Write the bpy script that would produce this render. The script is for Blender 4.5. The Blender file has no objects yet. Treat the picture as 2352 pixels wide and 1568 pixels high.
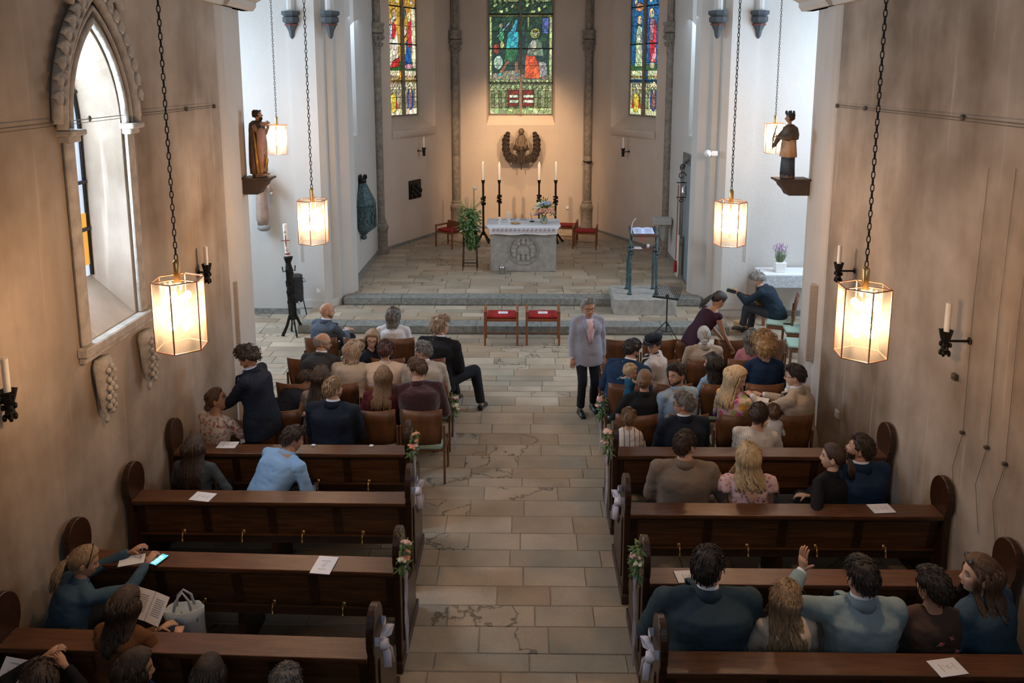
import bpy, bmesh, math, random
import numpy as np
from mathutils import Vector, Matrix, Euler
R = math.radians
random.seed(7)
SC = bpy.context.scene
# ---------------- camera ----------------
CAM_H, PITCH, YAW, FPX, PY0 = 4.94, R(9.04), R(0.7713), 1760.0, 455.0
cam = bpy.data.objects.new('camera', bpy.data.cameras.new('camera'))
SC.collection.objects.link(cam)
cam.location = (0, 0, CAM_H); cam.rotation_euler = (R(90) - PITCH, 0, YAW)
cam.data.sensor_width = 36; cam.data.lens = FPX / 2352 * 36; cam.data.clip_end = 200; cam.data.shift_y = -(784 - PY0) / 2352
SC.camera = cam
# ---------------- world, exposure, daylight ----------------
w = bpy.data.worlds.new('world'); SC.world = w; w.use_nodes = True
w.node_tree.nodes['Background'].inputs[0].default_value = (0.55, 0.68, 0.85, 1)
w.node_tree.nodes['Background'].inputs[1].default_value = 1.2
SC.view_settings.view_transform = 'Standard'; SC.view_settings.look = 'None'
SC.view_settings.exposure = 0.42; SC.view_settings.gamma = 1.0
try: SC.view_settings.use_curve_mapping = False
except Exception: pass
SC.cycles.use_denoising = True
SC.cycles.max_bounces = 6; SC.cycles.diffuse_bounces = 4; SC.cycles.transparent_max_bounces = 12
SC.cycles.sample_clamp_indirect = 4
def area(name, loc, target, sx, sy, power, col):
    l = bpy.data.lights.new(name, 'AREA'); l.shape = 'RECTANGLE'; l.size = sx; l.size_y = sy
    l.energy = power; l.color = col
    o = bpy.data.objects.new(name, l); SC.collection.objects.link(o); o.location = loc
    o.rotation_euler = (Vector(target) - Vector(loc)).to_track_quat('-Z', 'Y').to_euler()
    return o
DAY = (0.60, 0.79, 1.0)
area('daylight_transept_left', (-8.3, 13.1, 4.2), (0, 13.6, .4), 3.0, 4.5, 540, DAY)
area('daylight_transept_right', (8.3, 13.1, 4.2), (0, 13.6, .4), 3.0, 4.5, 540, DAY)
area('daylight_west_window', (0, -2.2, 5.6), (0, 6.0, 1.0), 3.0, 2.2, 62, DAY)
area('daylight_nave_window_left', (-4.14, 6.78, 4.05), (-3.3, 7.05, 4.0), 0.45, 2.6, 105, DAY)
area('daylight_chancel_left', (-4.15, 16.85, 5.6), (0, 17.4, 2), 1.8, 3.0, 60, DAY)
area('daylight_chancel_right', (4.15, 16.85, 5.6), (0, 17.4, 2), 1.8, 3.0, 60, DAY)
area('daylight_nave_window_right', (3.9, 3.2, 4.6), (-3.5, 6.0, 1.0), 1.2, 2.4, 14, DAY)
def spot(name, loc, target, power, col, size, blend=0.6, rad=0.06):
    l = bpy.data.lights.new(name, 'SPOT'); l.energy = power; l.color = col; l.spot_size = R(size); l.spot_blend = blend
    l.shadow_soft_size = rad
    o = bpy.data.objects.new(name, l); SC.collection.objects.link(o); o.location = loc
    o.rotation_euler = (Vector(target) - Vector(loc)).to_track_quat('-Z', 'Y').to_euler(); return o
WARM = (1.0, 0.62, 0.34)
spot('apse_spot_left', (-3.2, 16.4, 6.9), (-0.2, 22.98, 2.3), 1100, (1.0, .66, .38), 40, 1.0, 0.05)
spot('apse_spot_right', (3.2, 16.4, 6.9), (0.1, 22.98, 2.3), 1100, (1.0, .66, .38), 40, 1.0, 0.05)
spot('apse_spot_top', (0.0, 20.9, 6.9), (0.0, 22.9, 2.6), 420, (1.0, .66, .38), 60, 1.0, 0.04)

# ---------------- helpers ----------------
def P(px, py, Y):
    cp, sp, cs, ss = math.cos(PITCH), math.sin(PITCH), math.cos(YAW), math.sin(YAW)
    a = (px - 1176) / FPX; b = -(py - PY0) / FPX
    x, y, z = a, cp + b * sp, -sp + b * cp
    rx, ry = x * cs - y * ss, x * ss + y * cs
    t = Y / ry
    return Vector((rx * t, Y, CAM_H + z * t))
def G(px, py, Z):
    a = P(px, py, 10.0); t = (Z - CAM_H) / (a.z - CAM_H)
    return Vector((a.x * t, 10.0 * t, Z))
def cr(*c): return tuple((x / 12.92 if x <= .04045 else ((x + .055) / 1.055) ** 2.4) for x in c)
MATS = {}
def mat(name, col, rough=0.7, metal=0.0, noise=0.0, nscale=8.0, bump=0.0, bscale=40.0, emit=None, es=0.0, stretch=None,
        col2=None, spec=0.5, alpha=None, sheen=0.0, trans=None):
    if name in MATS: return MATS[name]
    m = bpy.data.materials.new(name); m.use_nodes = True; MATS[name] = m
    nt = m.node_tree; b = nt.nodes['Principled BSDF']; L = nt.links
    c = tuple(col) + (1,)
    b.inputs['Base Color'].default_value = c
    b.inputs['Roughness'].default_value = rough; b.inputs['Metallic'].default_value = metal
    b.inputs['Specular IOR Level'].default_value = spec
    if sheen: b.inputs['Sheen Weight'].default_value = sheen
    tc = nt.nodes.new('ShaderNodeTexCoord'); mp = nt.nodes.new('ShaderNodeMapping')
    L.new(tc.outputs['Object'], mp.inputs[0])
    if stretch: mp.inputs['Scale'].default_value = stretch
    if noise or col2:
        n = nt.nodes.new('ShaderNodeTexNoise'); n.inputs['Scale'].default_value = nscale; n.inputs['Detail'].default_value = 5
        L.new(mp.outputs[0], n.inputs['Vector'])
        mr = nt.nodes.new('ShaderNodeMapRange'); mr.inputs[1].default_value = .3; mr.inputs[2].default_value = .7
        L.new(n.outputs['Fac'], mr.inputs[0])
        mx = nt.nodes.new('ShaderNodeMix'); mx.data_type = 'RGBA'
        L.new(mr.outputs[0], mx.inputs[0])
        mx.inputs[6].default_value = c
        mx.inputs[7].default_value = tuple(col2) + (1,) if col2 else tuple(x * (1 - noise) for x in col) + (1,)
        L.new(mx.outputs[2], b.inputs['Base Color'])
    if bump:
        n2 = nt.nodes.new('ShaderNodeTexNoise'); n2.inputs['Scale'].default_value = bscale; n2.inputs['Detail'].default_value = 4
        L.new(mp.outputs[0], n2.inputs['Vector'])
        bp = nt.nodes.new('ShaderNodeBump'); bp.inputs['Strength'].default_value = bump; bp.inputs['Distance'].default_value = .02
        L.new(n2.outputs['Fac'], bp.inputs['Height']); L.new(bp.outputs[0], b.inputs['Normal'])
    if emit:
        b.inputs['Emission Color'].default_value = tuple(emit) + (1,); b.inputs['Emission Strength'].default_value = es
    if trans: b.inputs['Transmission Weight'].default_value = trans
    if alpha is not None: b.inputs['Alpha'].default_value = alpha
    return m
class MB:
    def __init__(s): s.v = []; s.f = []; s.m = []; s.cur = 0
    def add(s, vs, fs, m=None):
        o = len(s.v); s.v += [tuple(v) for v in vs]; s.f += [tuple(i + o for i in f) for f in fs]
        s.m += [s.cur if m is None else m] * len(fs); return s
    def box(s, c, d, rz=0, m=None, rot=None):
        M = rot if rot is not None else Matrix.Rotation(rz, 3, 'Z'); c = Vector(c)
        vs = [c + M @ Vector((x * d[0] / 2, y * d[1] / 2, z * d[2] / 2)) for x in (-1, 1) for y in (-1, 1) for z in (-1, 1)]
        return s.add(vs, [(0, 1, 3, 2), (4, 6, 7, 5), (0, 4, 5, 1), (2, 3, 7, 6), (0, 2, 6, 4), (1, 5, 7, 3)], m)
    def prism(s, poly, ax, a0, a1, m=None):
        n = len(poly)
        def mk(a, p): return {'x': (a, p[0], p[1]), 'y': (p[0], a, p[1]), 'z': (p[0], p[1], a)}[ax]
        vs = [mk(a0, p) for p in poly] + [mk(a1, p) for p in poly]
        area_ = sum(poly[i][0] * poly[(i + 1) % n][1] - poly[(i + 1) % n][0] * poly[i][1] for i in range(n))
        flip = (area_ > 0) ^ (a1 < a0) ^ (ax == 'y')
        fs = [tuple(range(n)), tuple(range(2 * n - 1, n - 1, -1))] + [(i, i + n, (i + 1) % n + n, (i + 1) % n) for i in range(n)]
        if not flip: fs = [tuple(reversed(f)) for f in fs]
        else: fs = [tuple(reversed(fs[0])), tuple(reversed(fs[1]))] + [tuple(reversed(f)) for f in fs[2:]]
        return s.add(vs, fs, m)
    def tube(s, pts, r, n=8, m=None, flat=1.0, up=None, cap=True, twist=0):
        pts = [Vector(p) for p in pts]; k = len(pts)
        rs = r if isinstance(r, (list, tuple)) else [r] * k
        t0 = (pts[1] - pts[0]).normalized()
        ref = Vector(up) if up is not None else (Vector((0, 0, 1)) if abs(t0.z) < .9 else Vector((1, 0, 0)))
        vs = []; a = None
        for i in range(k):
            t = (pts[min(i + 1, k - 1)] - pts[max(i - 1, 0)])
            t = t.normalized() if t.length > 1e-9 else t0
            if a is None or up is not None: a = ref - t * ref.dot(t)
            else: a = a - t * a.dot(t)
            if a.length < 1e-6: a = t.orthogonal()
            a = a.normalized(); b = t.cross(a)
            ra = rs[i]; rb = ra * (flat[i] if isinstance(flat, (list, tuple)) else flat)
            for j in range(n):
                th = 2 * math.pi * j / n + twist * i
                vs.append(pts[i] + a * (ra * math.cos(th)) + b * (rb * math.sin(th)))
        fs = [(i * n + j, i * n + (j + 1) % n, (i + 1) * n + (j + 1) % n, (i + 1) * n + j) for i in range(k - 1) for j in range(n)]
        if cap: fs += [tuple(reversed(range(n))), tuple(range((k - 1) * n, k * n))]
        return s.add(vs, fs, m)
    def lathe(s, prof, c=(0, 0, 0), n=16, m=None, M=None, sx=1, sy=1, a0=0, wob=None):
        c = Vector(c); vs = []
        for (r, z) in prof:
            for j in range(n):
                th = a0 + 2 * math.pi * j / n; rr = r * (wob(th, z) if wob else 1)
                v = Vector((rr * math.cos(th) * sx, rr * math.sin(th) * sy, z))
                vs.append(c + (M @ v if M else v))
        k = len(prof)
        fs = [(i * n + j, i * n + (j + 1) % n, (i + 1) * n + (j + 1) % n, (i + 1) * n + j) for i in range(k - 1) for j in range(n)]
        fs += [tuple(reversed(range(n))), tuple(range((k - 1) * n, k * n))]
        return s.add(vs, fs, m)
    def ell(s, c, r, n=12, k=8, m=None, M=None):
        if not isinstance(r, (tuple, list)): r = (r, r, r)
        prof = [(max(math.sin(math.pi * i / k), .02), -math.cos(math.pi * i / k)) for i in range(k + 1)]
        D = Matrix.Diagonal(Vector(r)); MM = (M @ D) if M else D
        return s.lathe(prof, c, n, m, MM)
    def torus(s, c, R_, r, n=24, k=8, m=None, M=None):
        pts = [];
        for i in range(n):
            th = 2 * math.pi * i / n
            for j in range(k):
                ph = 2 * math.pi * j / k
                v = Vector(((R_ + r * math.cos(ph)) * math.cos(th), (R_ + r * math.cos(ph)) * math.sin(th), r * math.sin(ph)))
                pts.append(Vector(c) + (M @ v if M else v))
        fs = [(i * k + j, ((i + 1) % n) * k + j, ((i + 1) % n) * k + (j + 1) % k, i * k + (j + 1) % k) for i in range(n) for j in range(k)]
        return s.add(pts, fs, m)
    def mesh(s, name, mats, smooth=False):
        me = bpy.data.meshes.new(name); me.from_pydata(s.v, [], s.f)
        for m in (mats if isinstance(mats, (list, tuple)) else [mats]): me.materials.append(m)
        if any(s.m): me.polygons.foreach_set('material_index', s.m)
        if smooth: me.polygons.foreach_set('use_smooth', [True] * len(me.polygons))
        me.update(); return me
    def build(s, name, mats, parent=None, smooth=False, bev=0, loc=None, rot=None, auto=None):
        me = s.mesh(name, mats, smooth or auto is not None)
        return link(name, me, parent, bev, loc, rot, auto)
def link(name, me, parent=None, bev=0, loc=None, rot=None, auto=None):
    o = bpy.data.objects.new(name, me); SC.collection.objects.link(o)
    if parent is not None: o.parent = parent
    if loc is not None: o.location = loc
    if rot is not None: o.rotation_euler = rot
    if bev:
        b = o.modifiers.new('b', 'BEVEL'); b.width = bev; b.segments = 1; b.limit_method = 'ANGLE'
    if auto is not None:
        if hasattr(me, 'set_sharp_from_angle'): me.set_sharp_from_angle(angle=R(auto))
    return o
def thing(name, label, cat, loc=(0, 0, 0), rz=0, group=None):
    o = bpy.data.objects.new(name, None); SC.collection.objects.link(o); o.empty_display_size = .1
    o.location = loc; o.rotation_euler = (0, 0, rz); o['label'] = label; o['category'] = cat
    if group: o['group'] = group
    return o
def tag(o, label, cat, group=None):
    o['label'] = label; o['category'] = cat
    if group: o['group'] = group
    return o
def struct(o): o['kind'] = 'structure'; return o
def stuff(o): o['kind'] = 'stuff'; return o
def dup(root, loc, rz, label, group=None):
    r = root.copy(); SC.collection.objects.link(r); r.location = loc; r.rotation_euler = (0, 0, rz); r['label'] = label
    if group: r['group'] = group
    for ch in list(root.children):
        c = ch.copy(); SC.collection.objects.link(c); c.parent = r
        for g in list(ch.children):
            d = g.copy(); SC.collection.objects.link(d); d.parent = c
    return r

# ---------------- setting materials ----------------
def plaster(name, col, dirt, dcol, vs=(1, 1, .18)):
    m = bpy.data.materials.new(name); m.use_nodes = True; nt = m.node_tree; L = nt.links; b = nt.nodes['Principled BSDF']
    b.inputs['Roughness'].default_value = .9; b.inputs['Specular IOR Level'].default_value = .2
    tc = nt.nodes.new('ShaderNodeTexCoord')
    def noise(sc, scale, det=6):
        mp = nt.nodes.new('ShaderNodeMapping'); mp.inputs['Scale'].default_value = sc; L.new(tc.outputs['Object'], mp.inputs[0])
        n = nt.nodes.new('ShaderNodeTexNoise'); n.inputs['Scale'].default_value = scale; n.inputs['Detail'].default_value = det
        n.inputs['Roughness'].default_value = .6
        L.new(mp.outputs[0], n.inputs['Vector']); return n
    n1 = noise(vs, 1.3); n2 = noise((1, 1, 1), .55, 4); n3 = noise((1, 1, .05), 7, 3)
    r1 = nt.nodes.new('ShaderNodeMapRange'); r1.inputs[1].default_value = .38; r1.inputs[2].default_value = .68; L.new(n1.outputs[0], r1.inputs[0])
    r2 = nt.nodes.new('ShaderNodeMapRange'); r2.inputs[1].default_value = .35; r2.inputs[2].default_value = .65; L.new(n2.outputs[0], r2.inputs[0])
    r3 = nt.nodes.new('ShaderNodeMapRange'); r3.inputs[1].default_value = .62; r3.inputs[2].default_value = .72; L.new(n3.outputs[0], r3.inputs[0])
    mm = nt.nodes.new('ShaderNodeMath'); mm.operation = 'MULTIPLY_ADD'; L.new(r1.outputs[0], mm.inputs[0]); mm.inputs[1].default_value = .6
    L.new(r2.outputs[0], mm.inputs[2])
    m2 = nt.nodes.new('ShaderNodeMath'); m2.operation = 'MULTIPLY'; L.new(mm.outputs[0], m2.inputs[0]); m2.inputs[1].default_value = dirt
    mx = nt.nodes.new('ShaderNodeMix'); mx.data_type = 'RGBA'; L.new(m2.outputs[0], mx.inputs[0])
    mx.inputs[6].default_value = col + (1,); mx.inputs[7].default_value = dcol + (1,)
    mx2 = nt.nodes.new('ShaderNodeMix'); mx2.data_type = 'RGBA'
    m3 = nt.nodes.new('ShaderNodeMath'); m3.operation = 'MULTIPLY'; L.new(r3.outputs[0], m3.inputs[0]); m3.inputs[1].default_value = .25 * dirt * 2
    L.new(m3.outputs[0], mx2.inputs[0]); L.new(mx.outputs[2], mx2.inputs[6]); mx2.inputs[7].default_value = tuple(min(1, c * 1.15) for c in col) + (1,)
    L.new(mx2.outputs[2], b.inputs['Base Color'])
    n4 = noise((1, 1, 1), 14, 5); bp = nt.nodes.new('ShaderNodeBump'); bp.inputs['Strength'].default_value = .25; bp.inputs['Distance'].default_value = .02
    L.new(n4.outputs[0], bp.inputs['Height']); L.new(bp.outputs[0], b.inputs['Normal'])
    MATS[name] = m; return m
M_NAVE = plaster('nave_plaster', (.47, .39, .315), .8, (.19, .14, .10))
M_WHITE = plaster('white_plaster', (.56, .54, .51), .22, (.42, .38, .33))
M_APSE = plaster('apse_plaster', (.60, .49, .40), .30, (.40, .30, .23))
M_PIER = plaster('pier_plaster', (.58, .54, .49), .25, (.38, .33, .28))
M_STONE = mat('column_stone', (.30, .25, .20), .85, noise=.45, nscale=9, bump=.4, bscale=50)
M_STEP = mat('step_stone', (.26, .26, .235), .85, noise=.45, nscale=14, bump=.3, bscale=90)
M_LIGHTSTONE = mat('light_stone', (.40, .38, .34), .8, noise=.3, nscale=10, bump=.3, bscale=60)
def tilemat():
    m = bpy.data.materials.new('sandstone_slab'); m.use_nodes = True; nt = m.node_tree; L = nt.links; b = nt.nodes['Principled BSDF']
    oi = nt.nodes.new('ShaderNodeObjectInfo'); ge = nt.nodes.new('ShaderNodeNewGeometry'); 
    ad = nt.nodes.new('ShaderNodeMath'); ad.operation = 'ADD'; L.new(oi.outputs['Random'], ad.inputs[0]); L.new(ge.outputs['Random Per Island'], ad.inputs[1])
    fr = nt.nodes.new('ShaderNodeMath'); fr.operation = 'FRACT'; L.new(ad.outputs[0], fr.inputs[0])
    rp = nt.nodes.new('ShaderNodeValToRGB'); L.new(fr.outputs[0], rp.inputs[0]); rp.color_ramp.interpolation = 'CONSTANT'
    e = rp.color_ramp.elements; e[0].position = 0; e[0].color = (0.405, 0.326, 0.234, 1); e[1].position = .14; e[1].color = (0.371, 0.306, 0.227, 1)
    for p, c in ((.3, (0.432, 0.352, 0.260)), (.44, (0.338, 0.286, 0.215)), (.58, (0.385, 0.293, 0.202)), (.7, (0.405, 0.339, 0.254)), (.82, (0.344, 0.259, 0.176)), (.91, (0.459, 0.379, 0.286))):
        x = e.new(p); x.color = c + (1,)
    # each slab gets its own patch of the grain
    wn = nt.nodes.new('ShaderNodeTexWhiteNoise'); wn.noise_dimensions = '1D'; L.new(fr.outputs[0], wn.inputs['W'])
    sc = nt.nodes.new('ShaderNodeVectorMath'); sc.operation = 'SCALE'; L.new(wn.outputs['Color'], sc.inputs[0]); sc.inputs['Scale'].default_value = 30
    va = nt.nodes.new('ShaderNodeVectorMath'); va.operation = 'ADD'; L.new(ge.outputs['Position'], va.inputs[0]); L.new(sc.outputs[0], va.inputs[1])
    n = nt.nodes.new('ShaderNodeTexNoise'); n.inputs['Scale'].default_value = 1.7; n.inputs['Detail'].default_value = 6; L.new(va.outputs[0], n.inputs['Vector'])
    # veins: thin band around a noise level, on some slabs
    s1 = nt.nodes.new('ShaderNodeMath'); s1.operation = 'SUBTRACT'; L.new(n.outputs[0], s1.inputs[0]); s1.inputs[1].default_value = .5
    s2 = nt.nodes.new('ShaderNodeMath'); s2.operation = 'ABSOLUTE'; L.new(s1.outputs[0], s2.inputs[0])
    s3 = nt.nodes.new('ShaderNodeMapRange'); L.new(s2.outputs[0], s3.inputs[0]); s3.inputs[1].default_value = .002; s3.inputs[2].default_value = .014
    s3.inputs[3].default_value = 1; s3.inputs[4].default_value = 0
    g = nt.nodes.new('ShaderNodeMath'); g.operation = 'GREATER_THAN'; L.new(wn.outputs['Value'], g.inputs[0]); g.inputs[1].default_value = .78
    g2 = nt.nodes.new('ShaderNodeMath'); g2.operation = 'MULTIPLY'; L.new(s3.outputs[0], g2.inputs[0]); L.new(g.outputs[0], g2.inputs[1])
    g3 = nt.nodes.new('ShaderNodeMath'); g3.operation = 'MULTIPLY'; L.new(g2.outputs[0], g3.inputs[0]); g3.inputs[1].default_value = .75
    mr = nt.nodes.new('ShaderNodeMapRange'); L.new(n.outputs[0], mr.inputs[0]); mr.inputs[1].default_value = .3; mr.inputs[2].default_value = .7
    mr.inputs[3].default_value = .78; mr.inputs[4].default_value = 1.15
    n9 = nt.nodes.new('ShaderNodeTexNoise'); n9.inputs['Scale'].default_value = 60; n9.inputs['Detail'].default_value = 3; L.new(va.outputs[0], n9.inputs['Vector'])
    mr9 = nt.nodes.new('ShaderNodeMapRange'); L.new(n9.outputs[0], mr9.inputs[0]); mr9.inputs[3].default_value = .82; mr9.inputs[4].default_value = 1.18
    mu = nt.nodes.new('ShaderNodeMath'); mu.operation = 'MULTIPLY'; L.new(mr.outputs[0], mu.inputs[0]); L.new(mr9.outputs[0], mu.inputs[1])
    vm = nt.nodes.new('ShaderNodeVectorMath'); vm.operation = 'SCALE'; L.new(rp.outputs[0], vm.inputs[0]); L.new(mu.outputs[0], vm.inputs['Scale'])
    mx = nt.nodes.new('ShaderNodeMix'); mx.data_type = 'RGBA'; L.new(g3.outputs[0], mx.inputs[0]); L.new(vm.outputs[0], mx.inputs[6]); mx.inputs[7].default_value = (.05, .04, .03, 1)
    L.new(mx.outputs[2], b.inputs['Base Color'])
    rr = nt.nodes.new('ShaderNodeMapRange'); L.new(n.outputs[0], rr.inputs[0]); rr.inputs[3].default_value = .38; rr.inputs[4].default_value = .6
    L.new(rr.outputs[0], b.inputs['Roughness'])
    bp = nt.nodes.new('ShaderNodeBump'); bp.inputs['Strength'].default_value = .2; bp.inputs['Distance'].default_value = .01
    L.new(n.outputs[0], bp.inputs['Height']); L.new(bp.outputs[0], b.inputs['Normal'])
    return m
M_TILE = tilemat()
M_MORTAR = mat('mortar', (.36, .32, .26), .95, noise=.3, nscale=6)

# ---------------- floor ----------------
XL, XR = -3.85, 4.0
PE = 10.76           # east end of the nave piers
TW = 15.5           # east wall of the transept
b = MB()
b.box((0, 16.5, -.11), (18, 38, .2))
floor = struct(b.build('floor', M_MORTAR))
rt = random.Random(3)
def slab(parent, x0, x1, y0, y1, z, sb):
    g = .0028; t = .012; zz = z + rt.uniform(-.0015, .0015)
    poly = (x0 + g, x1 - g, y0 + g, y1 - g)
    def add(B):
        a, c, d, e = poly; f = .006
        vs = [(a, d, z - t), (c, d, z - t), (c, e, z - t), (a, e, z - t), (a + f, d + f, zz), (c - f, d + f, zz), (c - f, e - f, zz), (a + f, e - f, zz)]
        B.add(vs, [(4, 5, 6, 7), (0, 1, 5, 4), (1, 2, 6, 5), (2, 3, 7, 6), (3, 0, 4, 7)])
    if sb is None:
        B = MB(); add(B); B.build('slab', M_TILE, parent)
    else: add(sb)
def rows(y0, y1, xa, xb, z, parent, vis, seedk, lo=.34, hi=.5, budget=[0]):
    y = y0; rest = MB(); cands = []
    while y < y1 - .02:
        h = rt.choice((.24, .28, .30, .33, .21)) ; 
        if y + h > y1 - .15: h = y1 - y
        x = xa - rt.uniform(0, .6)
        while x < xb:
            wd = rt.uniform(.5, .95); x2 = x + wd
            if x2 > xb - .12: x2 = xb
            xx0 = max(x, xa)
            if x2 - xx0 > .03: cands.append((xx0, x2, y, y + h))
            x = x2
        y += h
    for c in cands:
        if vis(c) : slab(parent, *c, z, None)
        else: slab(parent, *c, z, rest)
    if rest.v: stuff(rest.build('outer_slabs', M_TILE, parent))
    return len(cands)
nf = rows(3.4, PE, XL, XR, 0.0, floor, lambda c: -1.25 < (c[0] + c[1]) / 2 < 1.6 and c[2] > 4.4, 1)
nf = rows(PE, 14.25, -8.4, 8.4, 0.0, floor, lambda c: -2.4 < (c[0] + c[1]) / 2 < 2.6, 2)
rows(14.25, TW, -8.4, -4.36, 0.0, floor, lambda c: c[0] > -6.2, 3)
rows(14.25, TW, 4.0, 8.4, 0.0, floor, lambda c: False, 3)
# steps and sanctuary floor
def stepblock(nm, x0, x1, y0, y1, z0, z1):
    B = MB(); B.box(((x0 + x1) / 2, (y0 + y1) / 2, (z0 + z1) / 2 - .006), (x1 - x0, y1 - y0, z1 - z0 - .012)); o = struct(B.build(nm, M_STEP, bev=.006))
    # nosing stones along the front edge
    x = x0
    while x < x1 - .01:
        wd = min(rt.uniform(.9, 1.5), x1 - x)
        if x1 - x - wd < .3: wd = x1 - x
        B = MB(); B.box((x + wd / 2, y0 + .17, z1 - .07), (wd - .008, .36, .14)); B.build('edge_stone', M_STEP, o, bev=.006); x += wd
    return o
s1 = stepblock('trim_1', -4.36, 4.0, 14.25, 15.83, 0, .17)
rows(14.61, 15.56, -4.36, 4.0, .175, s1, lambda c: True, 4)
s2 = stepblock('trim_2', -3.75, 3.75, 15.56, 23.4, .17, .34)
rows(15.92, 23.3, -3.9, 3.95, .345, s2, lambda c: c[2] < 18.4, 5, .5, .6)
# lectern plinth
B = MB(); B.box((2.49, 15.5, .335), (1.25, 1.08, .33)); pl = struct(B.build('trim_3', M_LIGHTSTONE, bev=.01))

# ---------------- walls ----------------
def arch(a, b_, zs, za, n=10):
    out = []
    for i in range(n + 1):
        t = i / n
        out.append((a + (b_ - a) / 2 * (1 - math.cos(t * math.pi / 2)) if False else a + (b_ - a) / 2 * t ** 1.6, zs + (za - zs) * math.sqrt(max(0, 2.4 ** 2 - (2.4 - t ** 1.6) ** 2)) / 1.9494))
    left = out; right = [(a + b_ - u, z) for u, z in reversed(out[:-1])]
    return left + right
def wallsheet(B, F, u0, u1, z0, z1, ops, m=0):
    """ops: (sill z, top curve [(u,z)...]) sorted by u; F(u,z,d)->world"""
    def q(ua, za0, za1, ub, zb0, zb1):
        B.add([F(ua, za0, 0), F(ub, zb0, 0), F(ub, zb1, 0), F(ua, za1, 0)], [(0, 1, 2, 3)], m)
    u = u0
    for sill, top in ops:
        q(u, z0, z1, top[0][0], z0, z1)
        for (ua, za), (ub, zb) in zip(top, top[1:]):
            q(ua, z0, sill, ub, z0, sill); q(ua, za, z1, ub, zb, z1)
        u = top[-1][0]
    q(u, z0, z1, u1, z0, z1)
def reveal(B, F, sill, top, d, inset, silldrop, m=0, shift=0):
    """splayed jambs from the wall face to the glass at depth d"""
    mid = (top[0][0] + top[-1][0]) / 2; hw = (top[-1][0] - top[0][0]) / 2
    k = (hw - inset) / hw
    inn = [(mid + (u - mid) * k + shift, z - inset * .5 if z > top[0][1] + .01 else z) for u, z in top]
    zi = sill + silldrop
    A_ = [(top[0][0], sill)] + top + [(top[-1][0], sill)]
    C_ = [(inn[0][0], zi)] + inn + [(inn[-1][0], zi)]
    n = len(A_)
    vs = [F(u, z, 0) for u, z in A_] + [F(u, z, d) for u, z in C_]
    fs = [(i, i + n, (i + 1) % n + n, (i + 1) % n) for i in range(n)]
    B.add(vs, fs, m)
    return C_
ZC = 7.7
def fix(o):
    bm = bmesh.new(); bm.from_mesh(o.data); bmesh.ops.remove_doubles(bm, verts=bm.verts, dist=.0005)
    bm.to_mesh(o.data); bm.free(); return o
# nave, left wall with its pointed window
FL = lambda u, z, d: (XL - d, u, z)
topL = arch(6.47, 7.31, 4.48, 5.36)
B = MB(); wallsheet(B, FL, -2.5, 9.75, 0, ZC, [(2.62, topL)])
glL = reveal(B, FL, 2.62, topL, .34, .13, .42)
struct(B.build('wall_left', M_NAVE))
FR = lambda u, z, d: (XR + d, u, z)
B = MB(); wallsheet(B, FR, -2.5, 9.85, 0, ZC, []); struct(B.build('wall_right', M_NAVE))
# back wall (west), piers, transept, chancel
B = MB(); B.add([(XL, -2.5, 0), (XR, -2.5, 0), (XR, -2.5, ZC), (XL, -2.5, ZC)], [(0, 1, 2, 3)]); struct(B.build('wall_back', M_NAVE))
def pier_poly(s, X):
    return [(X, 9.77 if s < 0 else 9.87), (X - s * .05, 9.86 if s < 0 else 9.96), (X - s * .05, 10.25), (X - s * .0, 10.32), (X, 10.6), (X + s * .12, PE + .03 + (.2 if s > 0 else 0)),
            (X + s * 4.5, PE + .03 + (.2 if s > 0 else 0)), (X + s * 4.5, 9.8)]
B = MB(); B.prism(pier_poly(-1, XL), 'z', 0, ZC); struct(B.build('wall_pier_left', M_PIER, bev=.02))
B = MB(); B.prism(pier_poly(1, XR), 'z', 0, ZC); struct(B.build('wall_pier_right', M_PIER, bev=.02))
# horizontal cornice beams where the nave ends
for s, X, nm, ya, yb in ((-1, XL, 'trim_4', 7.9, 10.7), (1, XR, 'trim_5', 8.2, 10.85)):
    B = MB(); pr = [(0, 5.82), (.10, 5.82), (.13, 5.88), (.13, 5.93), (.22, 6.0), (.22, 6.12), (.30, 6.2), (.30, 6.4), (0, 6.4)]
    B.prism([(X - s * u, z) for u, z in pr], 'y', ya, yb); B.prism([(X - s * u * 1.5, z) for u, z in pr], 'y', yb - .9, yb + .05)
    struct(B.build(nm, M_PIER))
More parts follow.
